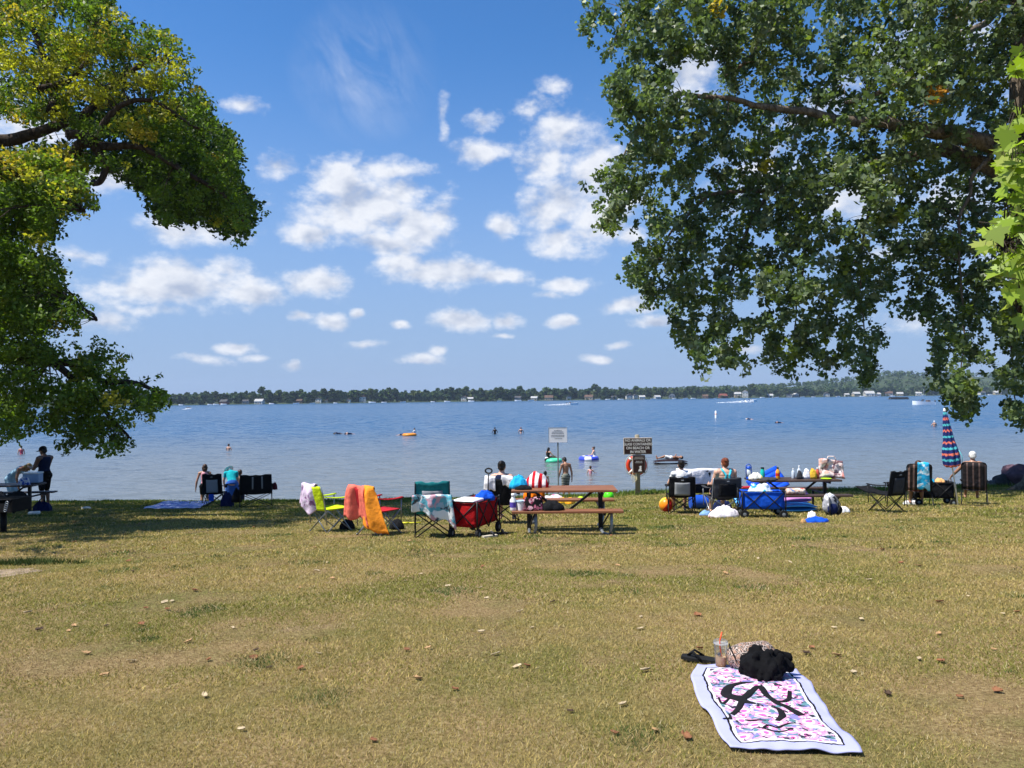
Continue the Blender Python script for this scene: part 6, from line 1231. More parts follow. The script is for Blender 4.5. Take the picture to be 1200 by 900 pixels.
# ---- far right group
q = G(1041, 600.5); camp_chair('black reclining camp chair with raised leg rest facing left', (q.x, q.y+.1, q.z), R(22), F['black'], .98, .54, panel=F['charcoal'], emblem=True, legrest=True)
def lounge(label, p, rz, m_, H=1.10):
    t = thing('lawn_chair', label, 'lawn chair', p, rz, 'striped lawn chairs'); w = .28
    g = [[((j/6-.5)*2*w*.95, -.05-.20*f-.02*math.sin(PI*j/6), .40+f*(H-.41)) for j in range(7)] for f in np.linspace(0, 1, 8)]; MB().sheet(g, .010).build('backrest', m_, t, True)
    g = [[((j/6-.5)*2*w*.95, -.06+f*.52, .39+.02*f-.03*math.sin(PI*j/6)) for j in range(7)] for f in np.linspace(0, 1, 7)]; MB().sheet(g, .010).build('seat', m_, t, True)
    c = .07; pts = [(-w, -.05, .38), (-w, -.25*(H-.38-c)/(H-.38), H-c), (-w+c*.3, -.25, H-c*.3), (-w+c, -.255, H), (w-c, -.255, H), (w-c*.3, -.25, H-c*.3), (w, -.25*(H-.38-c)/(H-.38), H-c), (w, -.05, .38)]
    MB().tube(pts, .0125, 8).build('back_frame', BLK, t, True); MB().tube([(-w, -.06, .385), (-w, .46, .41), (w, .46, .41), (w, -.06, .385)], .0125, 8).build('seat_frame', BLK, t, True)
    for s in (-1, 1):
        MB().tube([(s*w, .10, .40), (s*w*1.04, -.12, .20), (s*w*1.06, -.34, .015)], .012, 8).build('leg', BLK, t, True); MB().tube([(s*w, .20, .40), (s*w*1.02, .30, .2), (s*w*1.02, .46, .015)], .012, 8).build('leg', BLK, t, True)
        MB().tube([(s*w*1.05, -.12, .62), (s*w*1.10, .0, .63), (s*w*1.10, .34, .61)], .018, 8).build('armrest', BLK, t, True)
    return t
STR = cloth('brown_stripes', '#2c2624', stripes=(9.5, '#7b6258', .62), axis=0); STR2 = cloth('dark_stripes', '#2a2729', stripes=(7.3, '#6a5752', .74), axis=0)
q1 = G(1077, 593); lounge('brown striped lawn chair with a blue towel over its back, left of the umbrella', q1, R(-22), STR, 1.08)
drape('towel', 'turquoise and white towel hung over the brown striped lawn chair', 'towel', q1, R(-22), cloth('turq_towel', '#2aa6d6', ['#dfeef4', '#8fd0e8'], 4, .55), -.04, .21, 1.10, -.255, .70, .25, .02, .012, .05, lean=.24, seed=3, ragged=.1)
person('person mostly hidden by the lawn chair with blue towel, elbow out to the left', (q1.x+.05, q1.y+.12, q1.z), R(-20), 1.66, sit(elL=(-.235, -.06, .42), wrL=(-.16, .08, .39), head=(0, -.05, .62), neck=(0, -.085, .55)), 'tan', 1.0, 'brown', 'short', [('swimsuit', CL_['rose'])])
q2 = G(1142, 591); lounge('dark striped lawn chair where the white haired person sits, right of the umbrella', q2, R(-30), STR2, 1.12)
person('white haired person sitting in the dark striped lawn chair right of the umbrella', (q2.x+.02, q2.y+.10, q2.z+.10), R(-26), 1.74, sit(elL=(-.22, -.03, .42), wrL=(-.27, .10, .34)), 'tan', 1.05, 'white', 'short', [('shorts', CL_['khaki'], .7)])
q = G(1102, 592); kp = Vector((q.x, q.y+.35, gz(q.x, q.y+.35))); wagon('black folding wagon loaded between the two striped lawn chairs', kp, R(78), F['black'], .86, .46, False, .40)
heap('towel', 'turquoise towel on top of the black folding wagon', 'towel', (kp.x-.14, kp.y, kp.z+.56), 0, F['turq'], .20, .15, .14, 4, .3); heap('towel', 'pale orange towel on top of the black folding wagon', 'towel', (kp.x+.18, kp.y, kp.z+.56), 0, cloth('peach', '#dba36a'), .14, .13, .12, 6, .3)
q = G(1118, 588); heap('towel', 'light grey cloth hanging beside the umbrella pole', 'towel', (q.x-.05, q.y+.1, q.z+.28), 0, F['grey'], .10, .06, .36, 3, .2)
q = G(1059, 583); heap('bag', 'pink bag beside the lawn chair with the blue towel', 'bag', (q.x, q.y, q.z+.25), 0, mat('hot_pink', '#c94a78', .6), .10, .08, .22, 3, .25)
for k, (px, a) in enumerate(((1066, 60), (1073, 75))):
    q = G(px, 591.5); t = thing('shoe', ['white shoe under the lawn chair with blue towel, the left one', 'white shoe under the lawn chair with blue towel, the right one'][k], 'shoe', (q.x, q.y+.06, q.z), R(a)); MB().prism([(-.04, -.13), (.035, -.13), (.045, -.02), (.05, .08), (.02, .14), (-.03, .13), (-.05, .06), (-.038, -.03)], 0, .03).build('sole', PLW, t); MB().ball((0, -.01, .05), (.043, .125, .055), 12, 8).build('upper', F['white'], t, True)
# beach umbrella, folded
q = G(1122.5, 592.5); t = thing('beach_umbrella', 'folded beach umbrella with coral, navy and turquoise stripes stuck in the grass', 'umbrella', (q.x, q.y, q.z)); t.rotation_euler = (R(3), R(-8.5), 0)
MB().tube([(0, 0, -.15), (0, 0, 2.46)], .017, 10).build('pole', PLW, t, True); MB().lathe([(.024, .45), (.026, .5), (.026, .56), (.02, .6)], (0, 0, 0), 10).build('collar', STEEL, t, 'auto')
UM = [mat('umb_'+k, c, .7, .08, 10) for k, c in dict(coral='#e2765e', navy='#1c2a66', turq='#52bcc4').items()]
mb = MB(); nk = 48; zz = np.linspace(1.06, 2.42, 61); seq = [0, 1, 1, 2, 1, 1]
vs = []; fs = []; mi = []
for i, z in enumerate(zz):
    f = (z-1.06)/1.36; r0 = .205*(1-f)**.75*(.84+.16*math.sin(PI*min(1, f*2.2)))+.028
    for k in range(nk):
        a = 2*PI*k/nk; pl = abs(math.sin(4*a)); r = r0*(.72+.28*pl); vs.append((r*math.cos(a+.5*f), r*math.sin(a+.5*f), z-.06*(1-pl)*(1-f)))
for i in range(60):
    for k in range(nk): fs.append((i*nk+k, i*nk+(k+1) % nk, (i+1)*nk+(k+1) % nk, (i+1)*nk+k)); mi.append(seq[int((i/60)*28+.9*abs(math.sin(4*2*PI*(k+.5)/nk))) % 6])
fs += [tuple(range(nk-1, -1, -1)), tuple(60*nk+k for k in range(nk))]; mi += [0, 0]
mb.v = vs; mb.f = fs; mb.mi = mi; mb.build('canopy', UM, t, True); MB().lathe([(.03, 2.41), (.035, 2.44), (.012, 2.5)], (0, 0, 0), 10).build('tip', PLW, t, True); MB().tube([(.15, -.12, 1.42), (.2, -.15, 1.25), (.17, -.16, 1.12)], .008, 5).build('tie_strap', UM[2], t, True)
# rocks on the shore at the right
RKM = [mat('rock_'+k, c, .9, .35, 5, bump=.8, bscale=14) for k, c in dict(grey='#5a5a5c', dark='#3a3a3a', plum='#5b4650', pale='#a9a6a2').items()]
for k, (px, py, sx, sz, m_, lab) in enumerate([(1172, 566, .38, .30, 1, 'dark boulder at the waterline on the far right'), (1180, 564, .26, .24, 3, 'small pale boulder between the dark and plum coloured ones'), (1193, 565, .75, .60, 2, 'large plum coloured boulder at the right edge of the shore'), (1162, 567, .22, .16, 0, 'small grey stone leftmost of the shore boulders'), (1206, 566, .5, .35, 1, 'dark boulder at the foot of the cottonwood, by the frame edge')]):
    q = at(px, py, 33.2); p = (q.x, 33.2, gz(q.x, 33.2)); mb = MB(); mb.ball((0, 0, sz*.45), (sx, sx*.8, sz), 22, 15, None, .45, 1.6, k+3); solo(mb, 'boulder', RKM[m_], lab, 'boulder', p, k, None, True)
# ---- floats, raft, buoy, boats
q = W(647, 541); t = solo(MB().torus((0, 0, .06), .42, .17, 30, 12, None, .9), 'swim_float', [mat('mint_vinyl', '#4fc79a', .3, .1)], 'mint green ring float with black end behind the white sign', 'float', (q.x+.1, q.y, WATER), smooth=True)
tag(MB().ball((-.42, -.12, .12), (.20, .17, .15), 14, 9).build('end_cushion', RUB, t, True)); MB().ball((-.46, .0, .24), (.12, .12, .08), 12, 8).build('head_cushion', PLW, t, True)
mb = MB(); mb.torus((0, 0, .08), .50, .20, 36, 12, None, .95)
for i in range(36):
    for k in range(12): mb.mi[i*12+k] = 0 if (i//4) % 3 else 1
q = W(690, 539); solo(mb, 'swim_ring', [mat('blue_vinyl', '#3f4fc4', .3, .1), mat('white_vinyl', '#e6e6ee', .3, .05)], 'blue and white swim ring floating right of the white sign', 'swim ring', (q.x, q.y, WATER), smooth=True)
q = W(480, 510.5); solo(MB().torus((0, 0, .08), .62, .22, 30, 10, None, .9), 'swim_float', mat('orange_vinyl', '#e08a2a', .35, .1), 'small orange float out in the lake left of centre', 'float', (q.x, q.y, WATER), smooth=True)
q = W(785.5, 543.5); mattress('raft', 'dark brown inflatable raft under the sunbathing person', 'raft', (q.x, q.y, WATER+.10), (0, 0, 0), mat('raft_brown', '#2b1d1c', .4, .2), 2.05, .85, .34, 4)
q = W(839, 490); t = thing('buoy', 'white pole buoy standing in the water right of centre', 'buoy', (q.x, q.y, WATER)); MB().lathe([(.20, -.5), (.20, 1.25), (.12, 1.4)], (0, 0, 0), 14).build('spar', PLW, t, 'auto'); MB().lathe([(.204, .7), (.204, .85)], (0, 0, 0), 14, caps=False).build('orange_band', mat('buoy_orange', '#e0762a', .4), t, True)
SPRAY = mat('white_foam', '#f4f6f8', .9, .05, bump=.0)
HULL = {k: mat('hull_'+k, c, .3, .06, 2, bump=0, spec=.5) for k, c in dict(white='#eceef0', dark='#3c3a3a', brown='#5d4c40', blue='#3a5a86').items()}
def boat(label, px, py, L, hull='white', rz=0, kind='runabout', group=None, name='motorboat', cat='boat', deck=None, d=None):
    q = W(px, py) if d is None else at(px, py, d); t = thing(name, label, cat, (q.x, q.y, WATER), rz, group); B = L*.34; hh = L*.13; g = []
    for i in range(11):
        f = i/10; b = B/2*(1 if f < .55 else math.sqrt(max(0.0004, 1-((f-.55)/.45)**2))); sheer = hh*(1+.45*f*f); x = (f-.5)*L
        g.append([(x, -b, sheer), (x, -b*.86, -hh*.1), (x, 0, -hh*.35*(1-f*.5)), (x, b*.86, -hh*.1), (x, b, sheer), (x, b*.4, sheer*.92), (x, -b*.4, sheer*.92), (x, -b, sheer)])
    mb = MB(); mb.sheet(g, .03); mb.box((-L/2, 0, hh*.45), (.06, B*.96, hh*1.1)); mb.build('hull', HULL[hull], t, 'auto')
    MB().box((L*.03, 0, hh*1.55), (.05, B*.72, hh*1.0), (0, R(-32), 0)).build('windscreen', GLS, t)
    MB().box((-L*.22, 0, hh*1.2), (L*.12, B*.7, hh*.9), bev=.05).build('seat', HULL[deck or 'brown'], t); MB().box((-L*.54, 0, hh*.7), (.35, .45, hh*1.8), bev=.05).build('outboard_motor', HULL['dark'], t)
    return t
def foam(name, label, px, py, L, Wd, H, rz=0, seed=0):     # churned water thrown up behind a fast boat
    q = W(px, py); rg = np.random.default_rng(seed); N = 900; f = rg.random(N)**1.4
    c = np.stack([-f*L, (rg.random(N)-.5)*Wd*(.35+f), H*(1-f)*rg.random(N)**1.6*(.5+.5*rg.random(N))], 1); ca, sa = math.cos(rz), math.sin(rz); c = np.stack([c[:, 0]*ca-c[:, 1]*sa, c[:, 0]*sa+c[:, 1]*ca, c[:, 2]], 1)
    o = np_mesh(name, rand_quads(c, .16+.3*rg.random(N), None, .8, 1.3, rg), 4, SPRAY); o.location = (q.x, q.y, WATER+.02); tag(o, label, 'wake', kind='stuff'); return o
def flat_wake(label, px, py, L, Wd, rz):
    q = W(px, py); rg = np.random.default_rng(int(px)); N = 420; f = rg.random(N); c = np.stack([-f*L, (rg.random(N)-.5)*Wd*(.4+f), .02+0*f], 1); ca, sa = math.cos(rz), math.sin(rz); c = np.stack([c[:, 0]*ca-c[:, 1]*sa, c[:, 0]*sa+c[:, 1]*ca, c[:, 2]], 1)
    o = np_mesh('wake', rand_quads(c, .5+.8*rg.random(N), None, 8, 1.2, rg), 4, SPRAY); o.location = (q.x, q.y, WATER+.03); tag(o, label, 'wake', kind='stuff')
boat('white motorboat heading right in the lake at the far left', 222, 479.5, 4.6, 'white', R(-30)); foam('wake', 'white foam around the stern of the far left motorboat', 221, 480, 4, 1.6, .5, R(-30), 1)
boat('white speedboat with wake, running right near the middle of the lake', 671, 474.2, 6.5, 'white', R(12)); foam('wake', 'foam trail behind the middle speedboat', 668, 474.6, 14, 2.2, 1.0, R(8), 2)
boat('white speedboat throwing up a broad spray right of the buoy', 880, 470.8, 8, 'white', R(8), deck='blue'); foam('wake', 'broad white spray around the speedboat right of the buoy', 883, 471.6, 22, 3.5, 2.0, R(4), 3)
boat('white open motorboat with people aboard drifting left of the umbrella', 1082, 474.2, 8.0, 'white', R(176), deck='brown')
def tiny_person(label, base, sk='tan', cl='rose'):
    person(label, base, R(80), 1.6, sit(), sk, 1.1, 'brown', 'short', [('shirt', CL_[cl])], voxel=.03)
q = W(1082, 474.2)
tiny_person('person in red sitting at the middle of the white open motorboat', (q.x-.3, q.y, WATER+.75), 'tan', 'rose'); tiny_person('person in blue sitting at the bow of the white open motorboat', (q.x-1.5, q.y, WATER+.75), 'tan', 'blue')
q = W(1053, 467.9); t = thing('pontoon_boat', 'dark pontoon boat with flat canopy out on the lake at the right', 'boat', (q.x, q.y, WATER), R(176))
for s in (-1, 1): MB().tube([(-7, s*1.6, .15), (6.2, s*1.6, .15), (7.2, s*1.6, .45)], [.5, .5, .12], 12).build('pontoon', HULL['dark'], t, True)
MB().box((0, 0, .75), (13.5, 4.2, .18)).build('deck', HULL['brown'], t); mb = MB(); [mb.box((0, s*2.05, 1.25), (12.5, .06, .8)) for s in (-1, 1)]; mb.box((-6.2, 0, 1.25), (.06, 4.1, .8)); mb.build('railing', HULL['dark'], t); MB().box((-2, 0, 3.05), (8.5, 4.2, .22), bev=.08).build('canopy', HULL['dark'], t)
mb = MB(); [mb.tube([(x, y, .8), (x, y, 3.0)], .05, 6) for x in (-6, 2) for y in (-2, 2)]; mb.build('canopy_poles', GALV, t); MB().box((1.5, 0, 1.3), (1.2, 1.4, 1.0), bev=.1).build('console', HULL['brown'], t)
MBG = 'boats moored along the far shore'
mo = None
for k, px in enumerate([212, 246, 253, 262, 318, 347, 366, 393, 436, 450, 472, 507, 524, 552, 585, 607, 622, 700, 712, 727, 765, 790, 803, 812, 838, 858, 893, 910, 940, 953, 982, 1010, 1030, 1046, 1130, 1160]):
    d = float(shore(px))-random.Random(k).uniform(8, 16)
    if mo is None: mo = boat('small white boat moored low along the far shore', px, 470, 7.0, 'white', R(10), group=MBG, d=d); o = mo
    else: o = copy_tree(mo)
    o.location = ((px-600)/FPX*d, d, WATER); o.rotation_euler = (0, 0, random.Random(k+99).choice([0, 3.0, .3, 2.8])); s_ = random.Random(k+7).uniform(.7, 1.25); o.scale = (s_, s_, s_)
q = at(1082, 463, 1310); t = thing('sailboat', 'sailboat with bare mast moored by the far shore at the right', 'boat', (q.x, q.y, WATER)); MB().sheet([[((f-.5)*8, -b, .9+.3*f), ((f-.5)*8, 0, -.2), ((f-.5)*8, b, .9+.3*f), ((f-.5)*8, -b, .9+.3*f)] for f, b in ((0, 1.0), (.3, 1.25), (.6, 1.1), (.85, .5), (1, .03))], .04).build('hull', HULL['white'], t); MB().tube([(.6, 0, .8), (.6, 0, 11.5)], .09, 6).build('mast', HULL['white'], t); MB().tube([(.5, 0, 1.9), (-3, 0, 1.9)], .12, 6).build('boom', HULL['blue'], t); MB().box((-.6, 0, 1.35), (2.4, 1.3, .6), bev=.1).build('cabin', HULL['white'], t)
# swim area float line seen as dark dashes
# ---- foreground towel, cup, bags
TC = [G(858, 882), G(1008, 888), G(936, 789), G(815.5, 783)]                     # near left, near right, far right, far left
def towel_mat():
    m, t = new_mat('floral_beach_towel'); uv = t.n('ShaderNodeUVMap', dict(uv_map='uv')).outputs[0]; sx = t.n('ShaderNodeSeparateXYZ', None, i0=uv).outputs; wob = t.m('MULTIPLY', t.m('SUBTRACT', t.noise(7, 3, .6, uv), .5), .035)
    du = t.m('SUBTRACT', .5, t.m('ABSOLUTE', t.m('SUBTRACT', sx[0], .5))); dv = t.m('SUBTRACT', .5, t.m('ABSOLUTE', t.m('SUBTRACT', sx[1], .5)))
    edge = t.m('ADD', t.m('MINIMUM', t.m('MULTIPLY', du, .60), t.m('MULTIPLY', dv, 1.25)), wob)
    sc = t.n('ShaderNodeVectorMath', dict(operation='MULTIPLY'), i0=uv, i1=(.6, 1.3, 1)).outputs[0]
    wd2 = t.n('ShaderNodeVectorMath', dict(operation='MULTIPLY_ADD'), i0=t.n('ShaderNodeTexNoise', None, Vector=sc, Scale=9.0, Detail=3.0).outputs[1], i1=(.05, .05, 0), i2=sc).outputs[0]
    def vor(s, off): return t.n('ShaderNodeTexVoronoi', dict(voronoi_dimensions='2D'), Vector=t.n('ShaderNodeVectorMath', dict(operation='ADD'), i0=wd2, i1=off).outputs[0], Scale=s).outputs
    c = t.mix(0.0, (.54, .48, .56), (.5, .5, .5)); 
    c = t.mix(t.m('GREATER_THAN', t.noise(13, 2, .5, sc), .50), c, (.22, .20, .46))
    v3 = vor(17.0, (3, 1, 0)); c = t.mix(t.m('LESS_THAN', v3[0], .34), c, (.10, .22, .25))
    v4 = vor(13.0, (7, 2, 0)); c = t.mix(t.m('LESS_THAN', v4[0], .34), c, (.58, .24, .46)); c = t.mix(t.m('LESS_THAN', v4[0], .24), c, (.66, .48, .60)); c = t.mix(t.m('LESS_THAN', v4[0], .13), c, (.52, .06, .27))
    v5 = vor(9.0, (1, 9, 0)); c = t.mix(t.m('LESS_THAN', v5[0], .40), c, (.66, .30, .48)); c = t.mix(t.m('LESS_THAN', v5[0], .27), c, (.68, .58, .66)); c = t.mix(t.m('LESS_THAN', v5[0], .14), c, (.60, .12, .36))
    c = t.mix(t.m('GREATER_THAN', t.noise(22, 3, .6, wd2, .8), .585), c, (.025, .03, .045)); c = t.mix(t.m('GREATER_THAN', t.noise(17, 2, .5, t.n('ShaderNodeVectorMath', dict(operation='ADD'), i0=wd2, i1=(4, 4, 1)).outputs[0], .5), .62), c, (.60, .57, .62))
    c = t.mix(t.m('LESS_THAN', edge, .084), c, (.64, .62, .68)); c = t.mix(t.m('LESS_THAN', edge, .070), c, (.012, .012, .016)); c = t.mix(t.m('LESS_THAN', edge, .060), c, (.37, .38, .62))
    w = t.n('ShaderNodeBump', None, Strength=.5, Distance=.003, Height=t.noise(260, 2, .5, uv)).outputs[0]
    p = t.n('ShaderNodeBsdfPrincipled', None, Base_Color=c, Roughness=.95, Normal=w); p.inputs['Specular IOR Level'].default_value = .1; out(t, p.outputs[0]); return m
nu, nv = 44, 70
def tow(u, v):
    q = TC[0]*(1-u)*(1-v)+TC[1]*u*(1-v)+TC[2]*u*v+TC[3]*(1-u)*v; side = (TC[1]-TC[0]).normalized(); up_ = (TC[3]-TC[0]).normalized()
    eu = (u-.5)*2; q = q+side*(.009*math.sin(v*9+1)*eu+.006*math.sin(v*17)*eu)+up_*(.008*math.sin(u*7)*((v-.5)*2))
    if v > .05: q = q-side*(.07*math.sin(PI*(v-.05)/.95)*(1-u)**2)
    if False: q = q+side*(.022*math.sin((v-.05)/.4*PI)*(1-u/.12))+up_*0
    h = .022+.016*noise.noise(Vector((u*3, v*5, 2)))+.010*noise.noise(Vector((u*7, v*11, 5)))
    return Vector((q.x, q.y, gz(q.x, q.y)+max(.008, h)))
g = [[tow(i/(nu-1), j/(nv-1)) for j in range(nv)] for i in range(nu)]; P0 = TC[0].copy()
mb = MB(); mb.sheet([[q-P0 for q in r_] for r_ in g], .006); tw = mb.build('beach_towel', towel_mat(), None, True, P0); tag(tw, 'floral pink and white beach towel with black line drawing spread on the lawn', 'towel')
uvl = tw.data.uv_layers.new(name='uv'); N2 = nu*nv; lv = np.zeros(len(tw.data.loops), np.int32); tw.data.loops.foreach_get('vertex_index', lv); vi = lv % N2; uvl.data.foreach_set('uv', np.stack([(vi//nv)/(nu-1), (vi % nv)/(nv-1)], 1).astype(np.float32).ravel())
BLKP = mat('black_print', '#0d0d10', .9, .1, bump=.0)
def towuv(px, py):
    q = G(px, py); u, v = .5, .5
    for _ in range(12):
        f = tow(u, v)-q; fu = (tow(u+.001, v)-tow(u, v))/.001; fv = (tow(u, v+.001)-tow(u, v))/.001; det = fu.x*fv.y-fu.y*fv.x; u -= (f.x*fv.y-f.y*fv.x)/det; v -= (fu.x*f.y-fu.y*f.x)/det
    return u, v
def stroke(pts, w0, w1, wm):
    uvs = [towuv(780+x/4.615, 720+y/4.615) for x, y in pts]; P = [Vector((a*.6, b*1.3, 0)) for a, b in uvs]; F_ = []
    for i in range(len(P)-1):
        a, b = P[i], P[i+1]; p0 = P[max(0, i-1)]; p3 = P[min(len(P)-1, i+2)]
        for k in range(6): t_ = k/6; F_.append(.5*((2*a)+(b-p0)*t_+(2*p0-5*a+4*b-p3)*t_*t_+(3*a-p0-3*b+p3)*t_**3))
    F_.append(P[-1]); grid = []; m_ = len(F_)
    for i, q in enumerate(F_):
        tg = (F_[min(i+1, m_-1)]-F_[max(i-1, 0)]); nn = Vector((-tg.y, tg.x, 0)); nn = nn.normalized() if nn.length > 0 else nn; f = i/(m_-1); w = (w0*(1-f)+w1*f)*(1-math.sin(PI*f))+wm*math.sin(PI*f)
        grid.append([tow((q+nn*w*s).x/.6, (q+nn*w*s).y/1.3)+Vector((0, 0, .0048))-P0 for s in (-1, -.33, .33, 1)])
    return MB().sheet(grid, .0012)
for pts, a, b, c in [([(475, 392), (420, 396), (352, 412), (328, 450), (345, 482), (400, 500), (445, 512), (488, 520)], .003, .008, .026), ([(360, 566), (392, 538), (440, 480), (498, 420), (545, 462), (600, 508), (660, 530), (738, 584)], .010, .020, .018), ([(672, 445), (668, 482), (648, 500), (606, 500), (585, 492)], .010, .004, .014), ([(572, 538), (612, 545), (632, 572), (625, 590), (604, 602)], .006, .012, .018),
                     ([(430, 592), (470, 606), (545, 608)], .004, .003, .008), ([(525, 664), (560, 636), (600, 650), (640, 634), (700, 622)], .004, .004, .008), ([(532, 664), (600, 672), (690, 662)], .003, .003, .006), ([(288, 482), (305, 512), (340, 496), (352, 484)], .004, .004, .007), ([(345, 572), (352, 590), (342, 606), (312, 606)], .004, .004, .008)]:
    stroke(pts, a, b, c).build('printed_stroke', BLKP, tw, True)
q = G(845, 786.5); t = thing('iced_coffee_cup', 'clear plastic iced coffee cup with orange straw standing by the towel', 'cup', (q.x, q.y, q.z+.012))
def clearm():
    m, t_ = new_mat('cup_plastic'); a = t_.n('ShaderNodeBsdfTransparent', None, Color=(.93, .94, .95, 1)).outputs[0]; b = t_.n('ShaderNodeBsdfPrincipled', None, Base_Color=(.5, .5, .51, 1), Roughness=.15); f = t_.n('ShaderNodeFresnel', None, IOR=1.45).outputs[0]; x = t_.n('ShaderNodeMixShader', None, i0=t_.m('MULTIPLY_ADD', f, .6, .05, clamp=True), i1=a, i2=b.outputs[0]); out(t_, x.outputs[0]); return m
CP = clearm(); MB().lathe([(.028, 0), (.030, .004), (.0385, .138), (.0405, .142)], (0, 0, 0), 28, None, False).build('cup_wall', CP, t, True)
def coffee():
    m, t_ = new_mat('milky_coffee'); z = t_.n('ShaderNodeSeparateXYZ', None, i0=t_.n('ShaderNodeTexCoord').outputs['Object']).outputs[2]; c = t_.ramp(t_.m('ADD', t_.m('MULTIPLY', z, 14.0), t_.m('MULTIPLY', t_.noise(60, 3, .5), .25)), [(.3, hexc('#b87a42')), (.9, hexc('#e2bb8c'))]); p = t_.n('ShaderNodeBsdfPrincipled', None, Base_Color=c, Roughness=.25); out(t_, p.outputs[0]); return m
MB().lathe([(.026, .003), (.0305, .068), (.02, .069)], (0, 0, 0), 24).build('coffee', coffee(), t, 'auto'); MB().lathe([(.0425, .140), (.0425, .150), (.040, .153), (.036, .158), (.010, .160)], (0, 0, 0), 28).build('lid', CP, t, 'auto')
rg_ = random.Random(3); mb = MB(); [mb.box((rg_.uniform(-.017, .017), rg_.uniform(-.017, .017), .075+.012*k), (.018, .018, .016), (rg_.random(), rg_.random(), rg_.random()), .003) for k in range(5)]; mb.build('ice', CP, t)
MB().tube([(.006, .004, .02), (-.006, -.004, .15), (-.004, -.004, .162), (.008, 0, .205)], .0042, 8).build('straw', mat('orange_straw', '#e8552a', .4, .05), t, True)
text_part('ICED', .022, PLW, t, (.0115, -.0382, .10), (PI/2, R(90), R(14)), 'printed_logo', ext=.0003) if False else None
def leopard():
    m, t_ = new_mat('leopard_print'); tc = t_.n('ShaderNodeTexCoord').outputs['Object']; w_ = t_.n('ShaderNodeVectorMath', dict(operation='MULTIPLY_ADD'), i0=t_.n('ShaderNodeTexNoise', None, Vector=tc, Scale=40.0).outputs[1], i1=(.018, .018, .018), i2=tc).outputs[0]
    v = t_.n('ShaderNodeTexVoronoi', dict(feature='DISTANCE_TO_EDGE'), Vector=w_, Scale=30.0).outputs[0]; v2 = t_.n('ShaderNodeTexVoronoi', None, Vector=w_, Scale=30.0).outputs[0]
    c = t_.mix(t_.m('LESS_THAN', v2, .22), (.40, .26, .19), (.27, .14, .09)); ring = t_.m('MULTIPLY', t_.m('GREATER_THAN', v, .05), t_.m('LESS_THAN', v, .20)); c = t_.mix(t_.m('MULTIPLY', ring, t_.m('GREATER_THAN', t_.noise(55, 2, .5, tc), .40)), c, (.02, .016, .015)); c = t_.mix(t_.m('LESS_THAN', v, .05), c, (.50, .40, .34))
    p = t_.n('ShaderNodeBsdfPrincipled', None, Base_Color=c, Roughness=.85); out(t_, p.outputs[0]); return m
q = G(876, 790); t = thing('bag', 'leopard print bag lying at the far edge of the beach towel', 'bag', (q.x+.045, q.y+.07, q.z+.02), R(24), None, .86); mb = MB(); Mb = Matrix(((0, 0, 1), (1, 0, 0), (0, 1, 0)))
prof = [(.01, -.165), (.06, -.16), (.085, -.13), (.092, -.06), (.09, .04), (.086, .12), (.06, .155), (.01, .16)]; mb.lathe(prof, (0, 0, .078), 26, Mb); mb.v = [(x*(1+.05*noise.noise(Vector((y*20, z*20, 0)))), y*1.05+.010*noise.noise(Vector((x*14, z*14, 3))), max(.002, z*.92+.012*noise.noise(Vector((x*12, y*12, 8))))) for x, y, z in mb.v]; mb.build('body', leopard(), t, True)
MB().tube([(-.158, -.05, .05), (-.168, -.03, .10), (-.16, .02, .135), (-.14, .05, .15)], .005, 6).build('zip', BLKP, t, True); MB().tube([(-.13, -.07, .05), (-.15, -.105, .016), (-.10, -.13, .012), (-.02, -.13, .012), (.03, -.10, .03)], .011, 7).build('strap', F['black'], t, True)
q = G(900, 806); rg_ = random.Random(17); mb = MB()
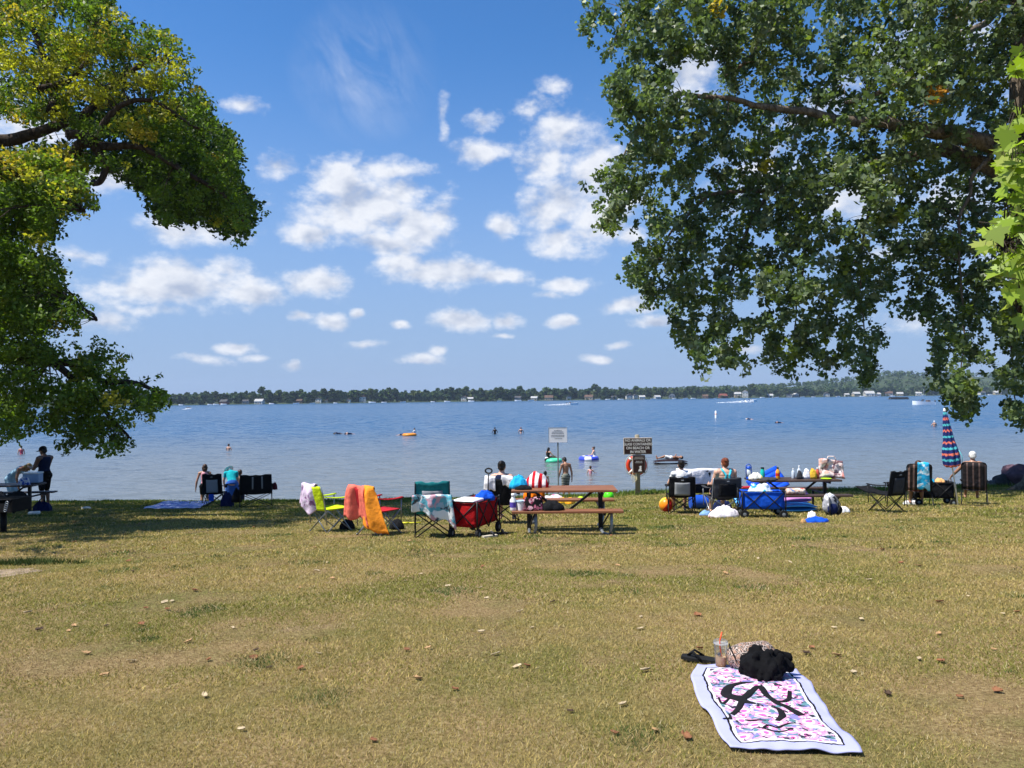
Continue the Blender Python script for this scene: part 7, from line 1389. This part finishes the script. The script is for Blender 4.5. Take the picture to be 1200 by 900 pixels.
for k in range(38):                                      # a shirt dropped in a loose pile of folds
    a_ = rg_.random()*6.28; r_ = rg_.random()**.6; x, y = .125*r_*math.cos(a_), .115*r_*math.sin(a_); zt = .100*(1-r_**2)+.012; u_ = rg_.random()*6.28; l_ = rg_.uniform(.02, .07)*(1-.75*r_); dz_ = rg_.uniform(-.02, .02)
    mb.capsule((x-l_*math.cos(u_), y-l_*math.sin(u_), max(.012, zt*rg_.uniform(.5, 1)-dz_)), rg_.uniform(.012, .024), (x+l_*math.cos(u_), y+l_*math.sin(u_), max(.012, zt*rg_.uniform(.6, 1)+dz_)), rg_.uniform(.012, .022), 9)
mb.ball((0, 0, .035), (.125, .11, .055), 24, 14, None, .25, 3, 5); mb.capsule((.09, .05, .07), .028, (.155, .075, .055), .022, 9); mb.capsule((.11, 0, .05), .03, (.158, .01, .035), .024, 9)
o = remesh(mb, 'shirt', cloth('black_jersey', '#0b0b0d', var=.3, fold=.8), None, .006, 6)
for v in o.data.vertices:
    c_ = v.co; w_ = noise.noise(c_*14); v.co = c_+v.normal*(.012*(.25-abs(noise.noise(c_*16+Vector((w_, 0, 3)))))+.008*(.25-abs(noise.noise(c_*34+Vector((w_, w_, 9))))))
    v.co.z = max(v.co.z*1.28, 0)
o.location = (q.x+.012, q.y+.12, q.z+.022); o.rotation_euler = (0, 0, R(-15)); o.scale = (.92, 1, 1.05); tag(o, 'rumpled black shirt heaped over the leopard bag on the towel', 'clothes')
q = G(823, 777); t = thing('sandal', 'black flip-flop on the grass left of the iced coffee cup', 'sandal', (q.x, q.y, q.z+.012), R(62)); MB().prism([(-.035, -.12), (.03, -.12), (.04, -.02), (.045, .07), (.02, .125), (-.03, .12), (-.045, .05), (-.033, -.03)], 0, .018).build('sole', RUB, t); MB().tube([(-.04, .0, .015), (-.02, .05, .05), (0, .085, .02), (.02, .05, .05), (.04, .0, .015)], .008, 6).build('strap', F['black'], t, True)
# ------------------------------------------------------------------ the air over the lake
def haze():
    m, t = new_mat('lake_haze'); v = t.n('ShaderNodeVolumePrincipled', None, Color=(.62, .78, 1.0, 1), Density=HAZE)
    v.inputs['Anisotropy'].default_value = .2
    t.n('ShaderNodeOutputMaterial', None, Volume=v.outputs[0])
    try: m.cycles.homogeneous_volume = True
    except Exception: pass
    o = MB().box((0, 1320, 33.5), (6000, 3400, 85)).build('haze', m); tag(o, kind='stuff')
haze()
